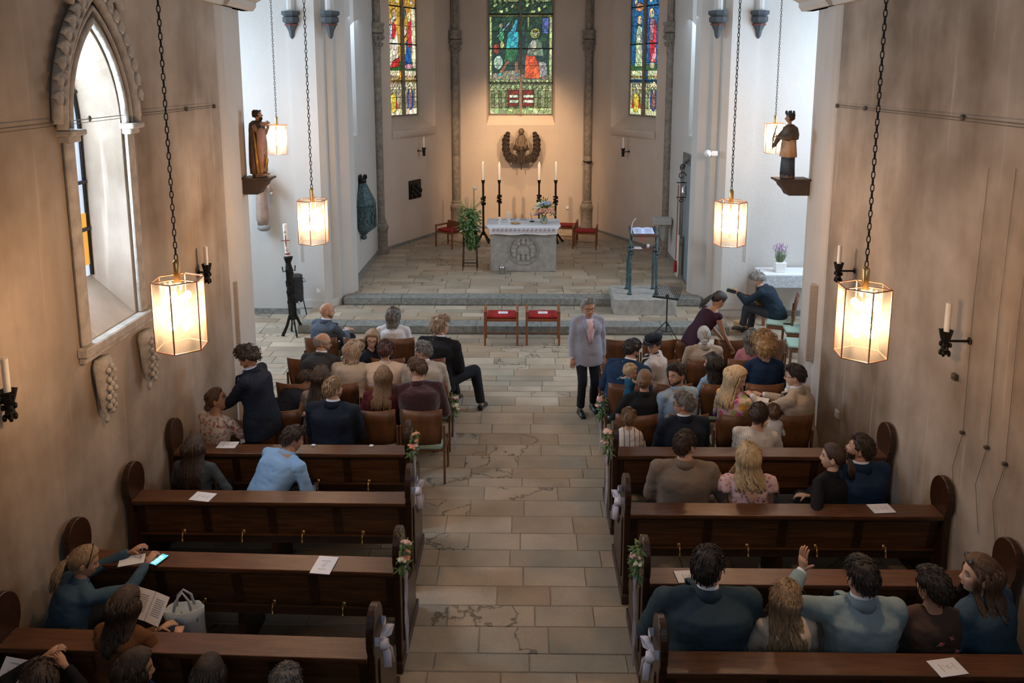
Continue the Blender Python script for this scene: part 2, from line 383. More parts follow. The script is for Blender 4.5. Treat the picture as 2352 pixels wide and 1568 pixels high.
# transept
for s, nm in ((-1, 'left'), (1, 'right')):
    B = MB(); B.add([(s * 4.5, TW, 0), (s * 8.4, TW, 0), (s * 8.4, TW, ZC), (s * 4.5, TW, ZC)], [(0, 1, 2, 3) if s > 0 else (3, 2, 1, 0)])
    B.add([(s * 8.4, PE - .2, 0), (s * 8.4, TW, 0), (s * 8.4, TW, ZC), (s * 8.4, PE - .2, ZC)], [(0, 1, 2, 3)])
    B.add([(s * 4.2, PE + .0, 0), (s * 8.4, PE, 0), (s * 8.4, PE, ZC), (s * 4.2, PE, ZC)], [(0, 1, 2, 3)])
    struct(B.build('wall_transept_' + nm, M_WHITE))
    B = MB(); X = s
    B.prism([(s * 4.64, TW + .1), (s * 4.64, TW - .08), (s * 4.1, TW - .12), (s * 3.98, TW - .02), (s * 3.98, TW + .1), (s * 3.84, TW + .13), (s * 3.84, TW + .28), (s * 3.62, TW + .41),
             (s * 3.56, TW + .63), (s * 3.72, TW + .74), (s * 4.64, TW + .74)], 'z', 0, ZC)
    struct(B.build('wall_arch_pier_' + nm, M_WHITE))
    B = MB(); B.box((s * 6.3, TW - .015, .06), (3.4, .03, .12)); struct(B.build('baseboard_transept_' + nm, M_STEP))
    B = MB(); 
    B.prism([(s * 4.66, TW - .1), (s * 4.1, TW - .14), (s * 3.96, TW - .03), (s * 3.82, TW + .12), (s * 3.82, TW + .28), (s * 4.66, TW + .2)], 'z', 0.17, .33); struct(B.build('baseboard_arch_' + nm, M_WHITE))
# chancel side walls, with a window each
CW = 3.75
topC = arch(16.3, 17.37, 7.0, 7.5, 6)
for s, nm in ((-1, 'left'), (1, 'right')):
    F = lambda u, z, d: (s * (CW + d), u, z)
    B = MB()
    yb = 19.7 if s < 0 else 19.57
    if s < 0: wallsheet(B, F, TW + .6, yb, .3, ZC, [(3.62, topC)])
    else: wallsheet(B, F, TW + .6, yb, .3, ZC, [(3.62, topC), ])
    reveal(B, F, 3.62, topC, .42, .2, .4)
    B.add([F(16.1, 3.3, .43), F(17.6, 3.3, .43), F(17.6, 7.6, .43), F(16.1, 7.6, .43)], [(0, 1, 2, 3)], 1)
    struct(B.build('wall_chancel_' + nm, [M_WHITE, mat('sky_pane', (.7, .8, .9), .3, emit=(.75, .86, 1), es=2.2)]))
# apse: two slanted walls and the end wall
def wallF(A, Bp):
    A = Vector(A + (0,)); D = Vector(Bp + (0,)) - A; Ln = D.length; D.normalize(); N = Vector((-D.y, D.x, 0))
    if N.y < 0: N = -N
    return (lambda u, z, d: tuple(A + D * u + N * d + Vector((0, 0, z)))), Ln
AP = {'left': ((-3.79, 19.7), (-2.06, 22.98)), 'right': ((3.82, 19.57), (2.02, 22.98))}
WIN = {}
for nm, (A, Bp) in AP.items():
    F, Ln = wallF(A, Bp)
    k = (.70, 2.76)
    tp = [(k[0], 7.6), (k[1], 7.6)]
    B = MB(); wallsheet(B, F, 0, Ln, .3, ZC, [(3.5, tp)]); C_ = reveal(B, F, 3.5, tp, .42, .34, .36)
    struct(B.build('wall_apse_' + nm, M_APSE)); WIN[nm] = (F, C_, .41)
F, Ln = wallF((-2.06, 22.98), (2.02, 22.98))
tp = [(2.06 - 1.07, 7.6), (2.06 + .97, 7.6)]
B = MB(); wallsheet(B, F, 0, Ln, .3, ZC, [(3.5, tp)]); C_ = reveal(B, F, 3.5, tp, .25, .07, .30)
struct(B.build('wall_apse_end', M_APSE)); WIN['centre'] = (F, C_, .24)
B = MB(); B.box((0, 16.5, ZC + .05), (18, 38.2, .1)); struct(B.build('ceiling', M_WHITE))
# rounded ledges below the slanted windows
for nm in ('left', 'right'):
    F, C_, d = WIN[nm]; B = MB(); n = 8; vs = []
    for j in range(7):
        a = j / 6 * math.pi / 2; vs += [F(.70 + i / n * 2.06, 3.5 - .22 * math.sin(a), -.0 - .12 * math.cos(a) * math.sin(math.pi * (i / n * .9 + .05))) for i in range(n + 1)]
    B.add(vs, [(j * (n + 1) + i, j * (n + 1) + i + 1, (j + 1) * (n + 1) + i + 1, (j + 1) * (n + 1) + i) for j in range(6) for i in range(n)])
    B.add([F(.70 + i / n * 2.06, 3.5, 0) for i in range(n + 1)] + [F(.70 + i / n * 2.06, 3.5, -.12 * math.sin(math.pi * (i / n * .9 + .05))) for i in range(n + 1)],
          [(i, i + 1, n + 2 + i, n + 1 + i) for i in range(n)])
    struct(B.build('trim_ledge_' + nm, M_APSE, smooth=False))
# apse baseboards
B = MB()
for (A, Bp) in list(AP.values()) + [((-2.06, 22.98), (2.02, 22.98))]:
    F, Ln = wallF(A, Bp); B.add([F(u, z, d) for z in (.34, .42) for u, d in ((0, -.02), (Ln, -.02))] + [F(0, .42, 0), F(Ln, .42, 0)], [(0, 1, 3, 2), (2, 3, 5, 4)])
for s, yb in ((-1, 19.7), (1, 19.57)): B.box((s * (CW - .01), (16.2 + yb) / 2, .41), (.03, yb - 16.2, .14))
struct(B.build('baseboard_chancel', M_STEP))
# shafts with capitals
def shaft(x, y, label, zc=5.5):
    t = thing('wall_column', label, 'column', (x, y, .34), group='wall shafts of the apse')
    b_ = MB(); b_.lathe([(.19, 0), (.19, .12), (.165, .16), (.165, .62), (.19, .66), (.2, .72), (.17, .78), (.14, .82), (.15, .86), (.125, .90)], n=12, a0=R(22.5)); b_.build('base', M_STONE, t, auto=40)
    b_ = MB(); z = .9; zt = zc - .34
    k = 0
    while z < zt - .01:
        h = min([1.35, 1.1, .95, 1.2][k % 4], zt - z); b_.lathe([(.1, z), (.105, z + .008), (.105, z + h - .008), (.1, z + h)], n=14); z += h; k += 1
    b_.build('shaft', M_STONE, t, auto=40)
    b_ = MB(); b_.lathe([(.105, zt), (.125, zt + .03), (.11, zt + .07), (.12, zt + .2), (.15, zt + .36), (.20, zt + .48), (.14, zt + .5)], n=16)
    for j in range(10):
        for l, (r0, zz) in enumerate(((.14, .22), (.17, .38))):
            a = j * .628 + l * .3; c = Vector((math.cos(a) * r0, math.sin(a) * r0, zt + zz))
            b_.ell(c, (.035, .035, .05), 6, 5); b_.ell(c + Vector((math.cos(a) * .03, math.sin(a) * .03, .03)), .025, 6, 4)
    b_.lathe([(.17, zt + .5), (.21, zt + .52), (.21, zt + .6), (.18, zt + .64), (.22, zt + .7), (.22, zt + .76), (.1, zt + .76)], n=8, a0=R(22.5))
    b_.build('capital', M_STONE, t, auto=40)
    b_ = MB(); zz = zt + .76
    for dx, rr in ((-.07, .05), (.07, .05), (0, .08)): b_.tube([(dx, -.02 if dx == 0 else .02, zz), (dx, 0, ZC - .34)], rr, 8)
    b_.build('rib', M_STONE, t, auto=40)
    return t
shaft(-1.98, 22.86, 'stone wall shaft left of the middle altar window'); shaft(1.95, 22.86, 'stone wall shaft right of the middle altar window, with a dark clamp')
shaft(-3.68, 19.6, 'stone wall shaft in the left chancel corner behind the hanging metal vessel'); shaft(3.7, 19.47, 'stone wall shaft in the right chancel corner behind the stone shelf')
B = MB(); B.torus((1.95, 22.86, 2.42), .115, .02, 16, 6); B.box((2.0, 22.72, 2.42), (.14, .07, .05)); tag(B.build('shaft_clamp', mat('black_iron', (.02, .018, .016), .5, .6), smooth=True), 'dark metal clamp strapped round the shaft right of the altar window', 'clamp')
M_IRON = mat('wrought_iron', (.025, .022, .02), .45, .7, noise=.5, nscale=40, bump=.5, bscale=60)
M_BRONZE = mat('green_bronze', (.035, .06, .065), .45, .6, col2=(.10, .16, .17), nscale=18, bump=.7, bscale=50)
M_BRASS = mat('brass', (.62, .40, .16), .3, .9)
M_COPPER = mat('copper_edge', (.55, .30, .20), .35, .8)
M_WAX = mat('white_wax', (.78, .74, .66), .5, noise=.08)
M_WHITEP = mat('white_plastic', (.75, .75, .74), .4)
M_BLACK = mat('black_plastic', (.012, .012, .014), .5)
M_LEAD = mat('lead_bar', (.012, .012, .012), .6)
M_PEW = mat('dark_oak', (.05, .019, .008), .30, noise=.55, nscale=5, stretch=(1, 7, 7), bump=.15, bscale=30)
M_PEWTOP = mat('paler_oak_top', (.13, .050, .020), .34, noise=.5, nscale=4, stretch=(1, 9, 9), bump=.12, bscale=30)  # oak in a paler brown, for the book shelves and bead mouldings
M_PANEL = mat('oak_panel', (.15, .060, .020), .36, noise=.6, nscale=3, stretch=(1, 2, 14), bump=.15, bscale=30)
M_PLY = mat('chair_plywood', (.20, .078, .028), .38, noise=.5, nscale=3.5, stretch=(3, 3, .8))
M_CHAIR = mat('chair_wood', (.17, .068, .026), .4, noise=.4, nscale=6, stretch=(5, 5, 1))
M_GREEN = mat('mint_cloth', (.28, .40, .33), .9, noise=.2, nscale=60, bump=.3, bscale=200)
M_RED = mat('red_velvet', (.42, .008, .012), .75, noise=.45, nscale=14)
M_ORANGEW = mat('beech_wood', (.27, .085, .028), .38, noise=.3, nscale=5, stretch=(6, 6, 1))
M_PAPER = mat('paper', (.74, .73, .76), .7)
M_INK = mat('grey_ink', (.22, .22, .24), .8)
# ---------------- stained glass ----------------
def glassmat():
    m = bpy.data.materials.new('painted_glass'); m.use_nodes = True; nt = m.node_tree; b = nt.nodes['Principled BSDF']
    a = nt.nodes.new('ShaderNodeAttribute'); a.attribute_name = 'col'
    nt.links.new(a.outputs['Color'], b.inputs['Emission Color']); b.inputs['Emission Strength'].default_value = 1.0
    b.inputs['Base Color'].default_value = (.02, .02, .02, 1); b.inputs['Roughness'].default_value = .2; return m
M_GLASS = glassmat()
def paint(U, V, which, W):
    rg = np.random.RandomState({'left': 1, 'centre': 2, 'right': 3}[which])
    ID = np.zeros(U.shape, int); C = np.zeros(U.shape + (3,)); n = [1]
    x = U / W  # 0..1 across, V metres above the sill
    def put(mask, c): ID[mask] = n[0]; C[mask] = c; n[0] += 1
    def el(cx, cy, rx, ry, c, a=0):
        dx, dy = (x - cx) * W, V - cy; ca, sa = math.cos(a), math.sin(a)
        put(((dx * ca + dy * sa) / rx) ** 2 + ((-dx * sa + dy * ca) / ry) ** 2 < 1, c)
    def po(pts, c):
        ins = np.zeros(U.shape, bool); k = len(pts)
        for i in range(k):
            x1, y1 = pts[i]; x2, y2 = pts[(i + 1) % k]
            if y1 == y2: continue
            cond = ((V > y1) != (V > y2)); xi = (x2 - x1) * (V - y1) / (y2 - y1) + x1; ins ^= cond & (x < xi)
        put(ins, c)
    def rc(a, b_, c_, d, c): put((x > a) & (x < b_) & (V > c_) & (V < d), c)
    GR = {'centre': (.02, .05, .03), 'left': (.55, .30, .05), 'right': (.02, .12, .30)}[which]
    pale = {'centre': (.42, .50, .22), 'left': (.75, .70, .45), 'right': (.62, .66, .38)}[which]
    pale2 = tuple(c * .6 for c in pale)
    rc(0, 1, 0, 5, GR)
    # lower architecture
    rc(0, 1, 0, .92, pale2); rc(0, 1, 0, .2, pale)
    for s0 in (0.02, .52):
        for k in range(4): rc(s0 + .02 + k * .115, s0 + .07 + k * .115, .22, .72, tuple(c * .35 for c in pale))
        for k in range(5): el(s0 + .03 + k * .105, .76, .06, .05, pale)
        for k in range(6): po([(s0 + k * .08, .8), (s0 + .04 + k * .08, .92), (s0 + .08 + k * .08, .8)], tuple(c * (.8 + .2 * (k % 2)) for c in pale))
    if which == 'centre':
        for a, b_ in ((.30, .48), (.52, .72)):
            rc(a, b_, .25, .75, (.18, .02, .01)); rc(a + .02, b_ - .01, .35, .44, (.6, .66, .5)); rc(a + .02, b_ - .01, .5, .6, (.55, .6, .45))
        rc(0, 1, .93, 1.05, pale)
        for k in range(14): el(.04 + k * .07, .99, .025, .03, tuple(c * .5 for c in pale))
        rc(0, .05, 1.05, 2.9, pale); rc(.95, 1, 1.05, 2.9, pale); rc(.49, .52, 1.05, 2.9, pale2)
        po([(.05, 1.05), (.5, 1.05), (.5, 1.35), (.25, 1.3), (.05, 1.22)], (.25, .22, .14)); po([(.52, 1.05), (.95, 1.05), (.95, 1.2), (.52, 1.2)], (.2, .17, .1))
        el(.15, 1.55, .14, .2, (.35, .5, .38)); el(.12, 1.95, .1, .15, (.3, .05, .03)); el(.2, 2.35, .09, .2, (.05, .3, .12)); el(.19, 2.62, .05, .08, (.5, .42, .3))
        po([(.24, 1.55), (.42, 1.55), (.47, 1.95), (.27, 2.0)], (.03, .16, .05)); po([(.27, 1.95), (.46, 1.95), (.47, 2.45), (.3, 2.45)], (.04, .35, .42))
        el(.375, 2.62, .06, .09, (.12, .08, .05)); el(.39, 2.6, .04, .06, (.5, .4, .28)); po([(.12, 2.3), (.33, 2.75), (.35, 2.72), (.15, 2.3)], (.25, .5, .6))
        po([(.33, 2.45), (.42, 2.8), (.46, 2.8), (.42, 2.4)], (.05, .3, .4)); el(.21, 2.05, .06, .12, (.6, .62, .2))
        po([(.14, 1.2), (.2, 1.2), (.34, 1.6), (.28, 1.62)], (.3, .14, .06)); po([(.42, 1.2), (.47, 1.2), (.46, 1.6), (.4, 1.6)], (.3, .14, .06))
        el(.17, 1.2, .07, .05, (.1, .45, .5)); el(.45, 1.2, .04, .05, (.1, .45, .5))
        po([(.56, 1.08), (.82, 1.08), (.78, 1.5), (.7, 1.85), (.58, 1.8)], (.75, .10, .02)); po([(.8, 1.1), (.93, 1.15), (.9, 1.55), (.78, 1.6)], (.3, .28, .26))
        po([(.6, 1.75), (.86, 1.75), (.84, 2.1), (.76, 2.25), (.62, 2.1)], (.18, .24, .16)); el(.7, 2.05, .1, .16, (.48, .44, .34))
        el(.725, 2.4, .14, .14, (.55, .55, .12)); el(.725, 2.4, .105, .105, (.2, .28, .12)); el(.73, 2.38, .06, .085, (.55, .46, .34)); el(.73, 2.46, .06, .04, (.2, .14, .06))
        rc(.84, .94, 2.4, 2.85, (.08, .12, .3)); rc(.6, .64, 2.5, 2.9, pale2)
        for s0 in (.0, .5):
            for k in range(9): el(s0 + .06 + k * .045, 3.1 + .12 * math.sin(k * 1.9), .07, .045, pale if k % 2 else (.06, .09, .03), k)
            rc(s0 + .02, s0 + .48, 2.88, 2.93, (.1, .1, .03)); 
            for k in range(5): el(s0 + .1 + k * .08, 3.35, .05, .1, pale2, .4 * k)
    else:
        m = (lambda v: v) if which == 'left' else (lambda v: 1 - v)
        def PO(pts, c): po([(m(a), b_) for a, b_ in pts], c)
        def EL(a, b_, rx, ry, c): el(m(a), b_, rx, ry, c)
        for s0 in (.0, .55):
            rc(s0 + .02, s0 + .43, 1.0, 1.25, pale)
            for k in range(5): rc(s0 + .04 + k * .08, s0 + .1 + k * .08, 1.04, 1.1, (.4, .25, .06))
        EL(.78, .45, .16, .3, (.02, .08, .35)); EL(.78, .45, .09, .26, (.25, .12, .10)); EL(.78, .68, .05, .07, (.5, .36, .25)); PO([(.6, .7), (.78, .98), (.96, .7), (.78, .85)], pale)
        EL(.2, .35, .17, .26, (.75, .55, .06)); PO([(.05, .2), (.12, .5), (.14, .2)], (.5, .04, .02)); PO([(.28, .2), (.3, .5), (.38, .2)], (.5, .04, .02))
        if which == 'left':
            rc(0, 1, 1.25, 1.5, (.03, .12, .03)); rc(.86, 1, 1.3, 3.0, pale)
            PO([(.02, 1.35), (.4, 1.35), (.42, 2.0), (.3, 2.5), (.1, 2.4), (.05, 1.9)], (.72, .66, .52)); PO([(.12, 1.3), (.42, 1.35), (.44, 1.6), (.22, 1.5)], (.55, .03, .03))
            EL(.25, 2.3, .12, .22, (.6, .03, .03)); EL(.3, 2.72, .11, .16, (.75, .6, .2)); EL(.3, 2.68, .07, .1, (.75, .55, .42)); PO([(.12, 2.1), (.2, 2.6), (.26, 2.7), (.2, 2.1)], (.4, .55, .7))
            EL(.06, 2.6, .06, .3, (.03, .15, .06))
            PO([(.54, 1.3), (.84, 1.3), (.82, 1.9), (.72, 2.1), (.58, 1.8)], (.01, .09, .32)); EL(.6, 1.85, .1, .2, (.7, .5, .1)); EL(.62, 2.32, .13, .17, (.75, .6, .3)); EL(.63, 2.28, .08, .11, (.7, .6, .5))
            PO([(.72, 1.9), (.86, 1.9), (.86, 2.6), (.76, 2.6)], (.6, .04, .05)); EL(.78, 2.7, .09, .13, (.8, .65, .35)); EL(.6, 2.8, .12, .15, (.05, .12, .1)); EL(.75, 1.35, .2, .08, (.5, .25, .3))
        else:
            rc(0, 1, 1.25, 1.4, (.04, .14, .05)); rc(.0, .13, 1.3, 3.0, pale)
            po([(.18, 1.45), (.36, 1.45), (.4, 2.2), (.36, 2.6), (.2, 2.5)], (.70, .04, .05)); po([(.3, 2.0), (.42, 2.1), (.4, 2.6), (.26, 2.6)], (.35, .2, .25)); po([(.2, 1.9), (.34, 1.5), (.3, 1.4), (.18, 1.6)], (.75, .3, .3))
            el(.36, 2.75, .11, .14, (.7, .6, .25)); el(.36, 2.72, .065, .09, (.65, .45, .33)); el(.3, 1.38, .12, .1, (.5, .4, .28))
            po([(.62, 1.35), (.86, 1.35), (.84, 2.2), (.78, 2.5), (.66, 2.4)], (.45, .55, .30)); el(.74, 2.6, .1, .13, (.7, .62, .25)); el(.74, 2.57, .06, .085, (.7, .55, .42)); el(.75, 2.1, .1, .12, (.6, .65, .45))
            el(.75, 2.95, .18, .12, (.5, .25, .12)); el(.3, 3.2, .14, .06, (.7, .4, .4)); 
        for s0 in (.0, .5):
            for k in range(7): el(s0 + .05 + k * .065, 3.2 + .1 * math.sin(k * 2.2), .08, .05, pale if k % 2 else GR, k * .5)
            for k in range(4): po([(s0 + .02 + k * .11, 3.3), (s0 + .07 + k * .11, 3.6), (s0 + .12 + k * .11, 3.3)], pale)
    # glass pieces: nearest-seed cells split every painted shape
    ns = int(W * 3.7 * 95); sx = rg.rand(ns); sy = rg.rand(ns) * 3.7
    best = np.full(U.shape, 1e9); cell = np.zeros(U.shape, int)
    for i in range(ns):
        d = ((x - sx[i]) * W) ** 2 + ((V - sy[i]) * .8) ** 2; k = d < best; best[k] = d[k]; cell[k] = i
    jit = .55 + .8 * rg.rand(ns); C = C * jit[cell][..., None]
    tint = .85 + .3 * rg.rand(ns, 3); C = C * tint[cell]
    key = ID * 5000 + cell
    edge = np.zeros(U.shape, bool); edge[:-1] |= key[:-1] != key[1:]; edge[:, :-1] |= key[:, :-1] != key[:, 1:]
    e2 = np.zeros(U.shape, bool); e2[:-1] |= ID[:-1] != ID[1:]; e2[:, :-1] |= ID[:, :-1] != ID[:, 1:]
    C[edge] *= .25; C[e2] *= .1
    return C
wi = 0
for nm, sgn in (('left', 1), ('centre', 1), ('right', 1)):
    F, C_, d = WIN[nm]; us = [c[0] for c in C_]; u0, u1 = min(us), max(us); zb = C_[0][1]; zt = 7.5
    if nm == 'left': pass
    W = u1 - u0; wi += 1
    frame = MB(); mu = (u0 + u1) / 2
    def bar(a, b_, w_, t_, dd, mb):  # bar between two (u,z) points
        (ua, za), (ub, zb_) = a, b_; vs = []
        for q in (-1, 1):
            for e_ in (0, 1):
                for (u, z) in (a, b_):
                    if ua == ub: vs.append(F(u + q * w_ / 2, z, dd - (t_ if e_ else 0)))
                    else: vs.append(F(u, z + q * w_ / 2, dd - (t_ if e_ else 0)))
        mb.add(vs, [(0, 1, 3, 2), (4, 6, 7, 5), (0, 2, 6, 4), (1, 5, 7, 3), (2, 3, 7, 6), (0, 4, 5, 1)])
    bar((u0 + .015, zb), (u0 + .015, zt), .03, .05, d, frame); bar((u1 - .015, zb), (u1 - .015, zt), .03, .05, d, frame); bar((u0, zb + .01), (u1, zb + .01), .03, .04, d, frame)
    root = struct(frame.build('window_%d' % wi, M_STONE))
    nu, nv = int(W / .015), int((zt - zb) / .015)
    U, V = np.meshgrid(np.linspace(0, W, nu), np.linspace(0, zt - zb, nv)); C = paint(U, V, nm, W)
    tiers = [0, .95, 1.95, 2.95, zt - zb]
    for li in range(2):
        i0, i1 = (0, nu // 2) if li == 0 else (nu // 2, nu - 1)
        for ti in range(4):
            j0, j1 = int(tiers[ti] / .015), min(int(tiers[ti + 1] / .015), nv - 1)
            uu = U[j0:j1 + 1, i0:i1 + 1] + u0; vv = V[j0:j1 + 1, i0:i1 + 1] + zb; cc = C[j0:j1 + 1, i0:i1 + 1]
            h, w_ = uu.shape; A0 = np.array(F(0, 0, d - .01)); D = np.array(F(1, 0, d - .01)) - A0
            vs = A0 + uu.reshape(-1, 1) * D + vv.reshape(-1, 1) * np.array([0, 0, 1.])
            idx = np.arange(h * w_).reshape(h, w_); fs = np.stack([idx[:-1, :-1], idx[:-1, 1:], idx[1:, 1:], idx[1:, :-1]], -1).reshape(-1, 4)
            me = bpy.data.meshes.new('glass_panel'); me.from_pydata(vs.tolist(), [], fs.tolist()); me.materials.append(M_GLASS)
            at = me.color_attributes.new('col', 'FLOAT_COLOR', 'POINT'); at.data.foreach_set('color', np.concatenate([cc.reshape(-1, 3), np.ones((h * w_, 1))], 1).ravel())
            link('glass_panel', me, root)
    B = MB(); bar((mu, zb), (mu, zt), .075 if nm != 'centre' else .07, .1, d, B); B.build('mullion', M_STONE, root)
    for t_ in tiers[1:4]:
        B = MB(); bar((u0, zb + t_), (u1, zb + t_), .035, .05, d, B); B.build('saddle_bar', M_LEAD, root)
    for t_ in (.5, 1.45, 2.45, 3.3):
        B = MB(); bar((u0, zb + t_), (u1, zb + t_), .012, .03, d, B); B.build('thin_bar', M_LEAD, root)
# nave window (left wall), seen edge-on
root = MB(); us = [c[0] for c in glL]; u0, u1 = min(us), max(us); zb = glL[0][1]
root.tube([FL(u, z, .325) for u, z in glL], .02, 6); win4 = struct(root.build('window_4', M_IRON))
B = MB(); nL = len(glL); B.add([FL(u, z, .338) for u, z in glL], [tuple(range(nL))]); B.build('glass_panel', mat('sky_glass', (.6, .7, .85), .2, emit=(.45, .58, .75), es=.7), win4)
for z in (3.5, 3.95, 4.4, 4.8):
    B = MB(); B.box(FL((u0 + u1) / 2, z, .31), (.03, u1 - u0, .03)); B.build('saddle_bar', M_LEAD, win4)
for k in range(3):
    B = MB(); B.box(FL(u0 + .15 + k * .15, 4.1, .32), (.02, .012, 1.8)); B.build('thin_bar', M_LEAD, win4)
B = MB(); B.box(FL(u1 - .08, 3.4, .33), (.01, .12, .5)); B.build('amber_glass', mat('amber_glass', (.3, .15, .02), .3, emit=(.8, .38, .05), es=.7), win4)
for n_, c_, d_ in ((5, (-8.37, 13.1, 4.2), (.02, 3.2, 4.7)), (6, (8.37, 13.1, 4.2), (.02, 3.2, 4.7)), (7, (0, -2.45, 5.6), (3.2, .02, 2.4))):
    B = MB(); B.box(c_, d_); w_ = struct(B.build('window_%d' % n_, mat('daylit_pane', (.6, .7, .8), .3, emit=(.7, .84, 1), es=.5)))
    ax = 1 if d_[0] < .1 else 0
    for k in range(5):
        o_ = list(c_); o_[ax] += (k - 2) * d_[ax] * .249; dd_ = [.08, .08, d_[2] + .1]; B = MB(); B.box(o_, dd_); B.build('mullion', M_STONE, w_)
    for k in range(4):
        o_ = list(c_); o_[2] += (k - 1.5) * d_[2] * .33; dd_ = [.07, .07, .05]; dd_[ax] = d_[ax] + .1; B = MB(); B.box(o_, dd_); B.build('saddle_bar', M_LEAD, w_)
# ---------------- stucco surround of the nave window ----------------
M_STUCCO = mat('stucco', (.50, .45, .39), .9, noise=.35, nscale=9, bump=.4, bscale=40)
t = struct(MB().box(FL(6.95, 2.565, -.05), (.10, 1.34, .09)).build('trim_sill', M_STUCCO, bev=.012))
B = MB(); B.box(FL(6.95, 2.49, -.03), (.06, 1.30, .06)); B.build('sill_moulding', M_STUCCO, t, bev=.01)
for yy in (6.40, 7.41):
    B = MB(); B.box(FL(yy, 3.5, -.02), (.05, .12, 1.78)); B.tube([FL(yy - .07, 2.62, -.035), FL(yy - .07, 4.4, -.035)], .018, 6); B.build('pilaster', M_STUCCO, t, bev=.008)
    B = MB(); B.box(FL(yy, 4.42, -.04), (.10, .18, .06)); B.box(FL(yy, 4.47, -.06), (.14, .23, .05)); B.build('pilaster_capital', M_STUCCO, t, bev=.01)
for k, (off, rr, dd) in enumerate(((.05, .035, .03), (.14, .02, .05), (.24, .045, .06))):
    B = MB(); tp = arch(6.47 - off * .8, 7.31 + off * .8, 4.5, 5.36 + off * 1.3); B.tube([FL(u, z, -dd) for u, z in tp], rr, 8); B.build('arch_moulding', M_STUCCO, t, smooth=True)
B = MB(); rs_ = random.Random(5)
for side in (0, 1):  # scrolled leaves climbing the arch
    tp = arch(6.24, 7.54, 4.55, 5.72)
    half = tp[:11] if side == 0 else tp[10:]
    pts = [FL(u, z, -.05) for u, z in half]; B.tube(pts, .045, 8)
    for k in range(1, len(half) - 1, 1):
        u, z = half[k]; sg = -1 if side == 0 else 1
        spiral = [FL(u + sg * (.02 + .05 * math.cos(a * .9)) * 1.0, z + .05 * math.sin(a * .9), -.07 - .01 * a) for a in range(6)]
        B.tube(spiral, [.03, .028, .026, .022, .018, .012], 6)
        B.ell(FL(u + sg * .03, z, -.09), (.03, .045, .06), 8, 5)
for sg in (-1, 1):  # volutes
    c = (6.90 + sg * .28, 5.55); pts = [FL(c[0] + sg * (.13 - .011 * a) * math.cos(a * .62), c[1] + (.13 - .011 * a) * math.sin(a * .62), -.08) for a in range(11)]
    B.tube(pts, [.045 - .002 * a for a in range(11)], 8)
t2 = B.build('arch_ornament', M_STUCCO, t, smooth=True)
B = MB()
for i in range(9):       # wings / leaf fans
    for j in range(4):
        a = (i - 4) * .16; r_ = .10 + j * .12
        B.ell(FL(6.90 + math.sin(a) * r_ * .95 + (.03 if i % 2 else 0), 5.62 + r_ * .9, -.07 - .02 * (j % 2)), (.04, .035, .085), 7, 5, M=Matrix.Rotation(-a, 3, 'X'))
B.ell(FL(6.90, 5.95, -.1), (.09, .1, .2), 10, 8); B.build('keystone_carving', M_STUCCO, t, smooth=True)
for (yy, zz, k) in ((6.54, 2.14, 1), (7.34, 2.12, .95)):
    B = MB(); B.lathe([(.02, -.32), (.035, -.28), (.02, -.25), (.07, -.18), (.10, 0), (.115, .12), (.13, .24), (.10, .30)], FL(yy, zz, -.07), 12, sx=.5, wob=lambda th, z: 1 + .12 * math.sin(th * 6 + z * 40))
    for j in range(16): B.ell(FL(yy + .05 * math.sin(j * 2.1), zz - .2 + j * .028, -.13 - .015 * (j > 6)), (.025, .03, .03), 6, 4)
    tag(B.build('stucco_bracket', M_STUCCO, smooth=True), 'carved white stucco bracket hanging under the %s end of the nave window sill' % ('near' if k == 1 else 'far'), 'bracket')
# ---------------- lanterns ----------------
def lanternglass():
    m = bpy.data.materials.new('lantern_glass'); m.use_nodes = True; nt = m.node_tree; L = nt.links
    for n in list(nt.nodes): nt.nodes.remove(n)
    out = nt.nodes.new('ShaderNodeOutputMaterial'); tr = nt.nodes.new('ShaderNodeBsdfTransparent'); tl = nt.nodes.new('ShaderNodeBsdfTranslucent'); gl = nt.nodes.new('ShaderNodeBsdfGlossy')
    tr.inputs[0].default_value = (1, .97, .93, 1); tl.inputs[0].default_value = (1, .93, .85, 1); gl.inputs['Roughness'].default_value = .15
    m1 = nt.nodes.new('ShaderNodeMixShader'); m1.inputs[0].default_value = .07; L.new(tr.outputs[0], m1.inputs[1]); L.new(tl.outputs[0], m1.inputs[2])
    m2 = nt.nodes.new('ShaderNodeMixShader'); m2.inputs[0].default_value = .07; L.new(m1.outputs[0], m2.inputs[1]); L.new(gl.outputs[0], m2.inputs[2])
    L.new(m2.outputs[0], out.inputs[0]); return m
M_LG = lanternglass()
M_BULB = mat('lit_bulb', (1, .9, .8), .3, emit=(1, .72, .42), es=45)
HR, HH = .185, .52
def hexpt(k, z, r=HR): a = R(60 * k + 30 + 60); return Vector((r * math.cos(a - R(0)), r * math.sin(a), z))
linkB = MB(); linkB.tube([(0, 0, -.028), (.009, 0, -.022), (.012, 0, 0), (.009, 0, .022), (0, 0, .028), (-.009, 0, .022), (-.012, 0, 0), (-.009, 0, -.022), (0, 0, -.028)], .0042, 5, up=(0, 1, 0), cap=False)
LINK = linkB.mesh('chain_link', M_IRON, True)
fr = MB()
for k in range(6):
    a, b_, c, d_ = hexpt(k, 0), hexpt(k + 1, 0), hexpt(k, HH), hexpt(k + 1, HH)
    fr.tube([a, b_], .0055, 6); fr.tube([c, d_], .0055, 6); fr.tube([a, c], .0055, 6)
for k in (0, 2, 4): fr.tube([hexpt(k, HH), (0, 0, HH)], .005, 5)
FRM = fr.mesh('lantern_frame', M_COPPER)
st = MB(); st.lathe([(.022, HH - .03), (.026, HH - .02), (.026, HH + .13), (.022, HH + .135), (.012, HH + .15)], n=14); st.lathe([(.011, .08), (.011, HH)], n=10)
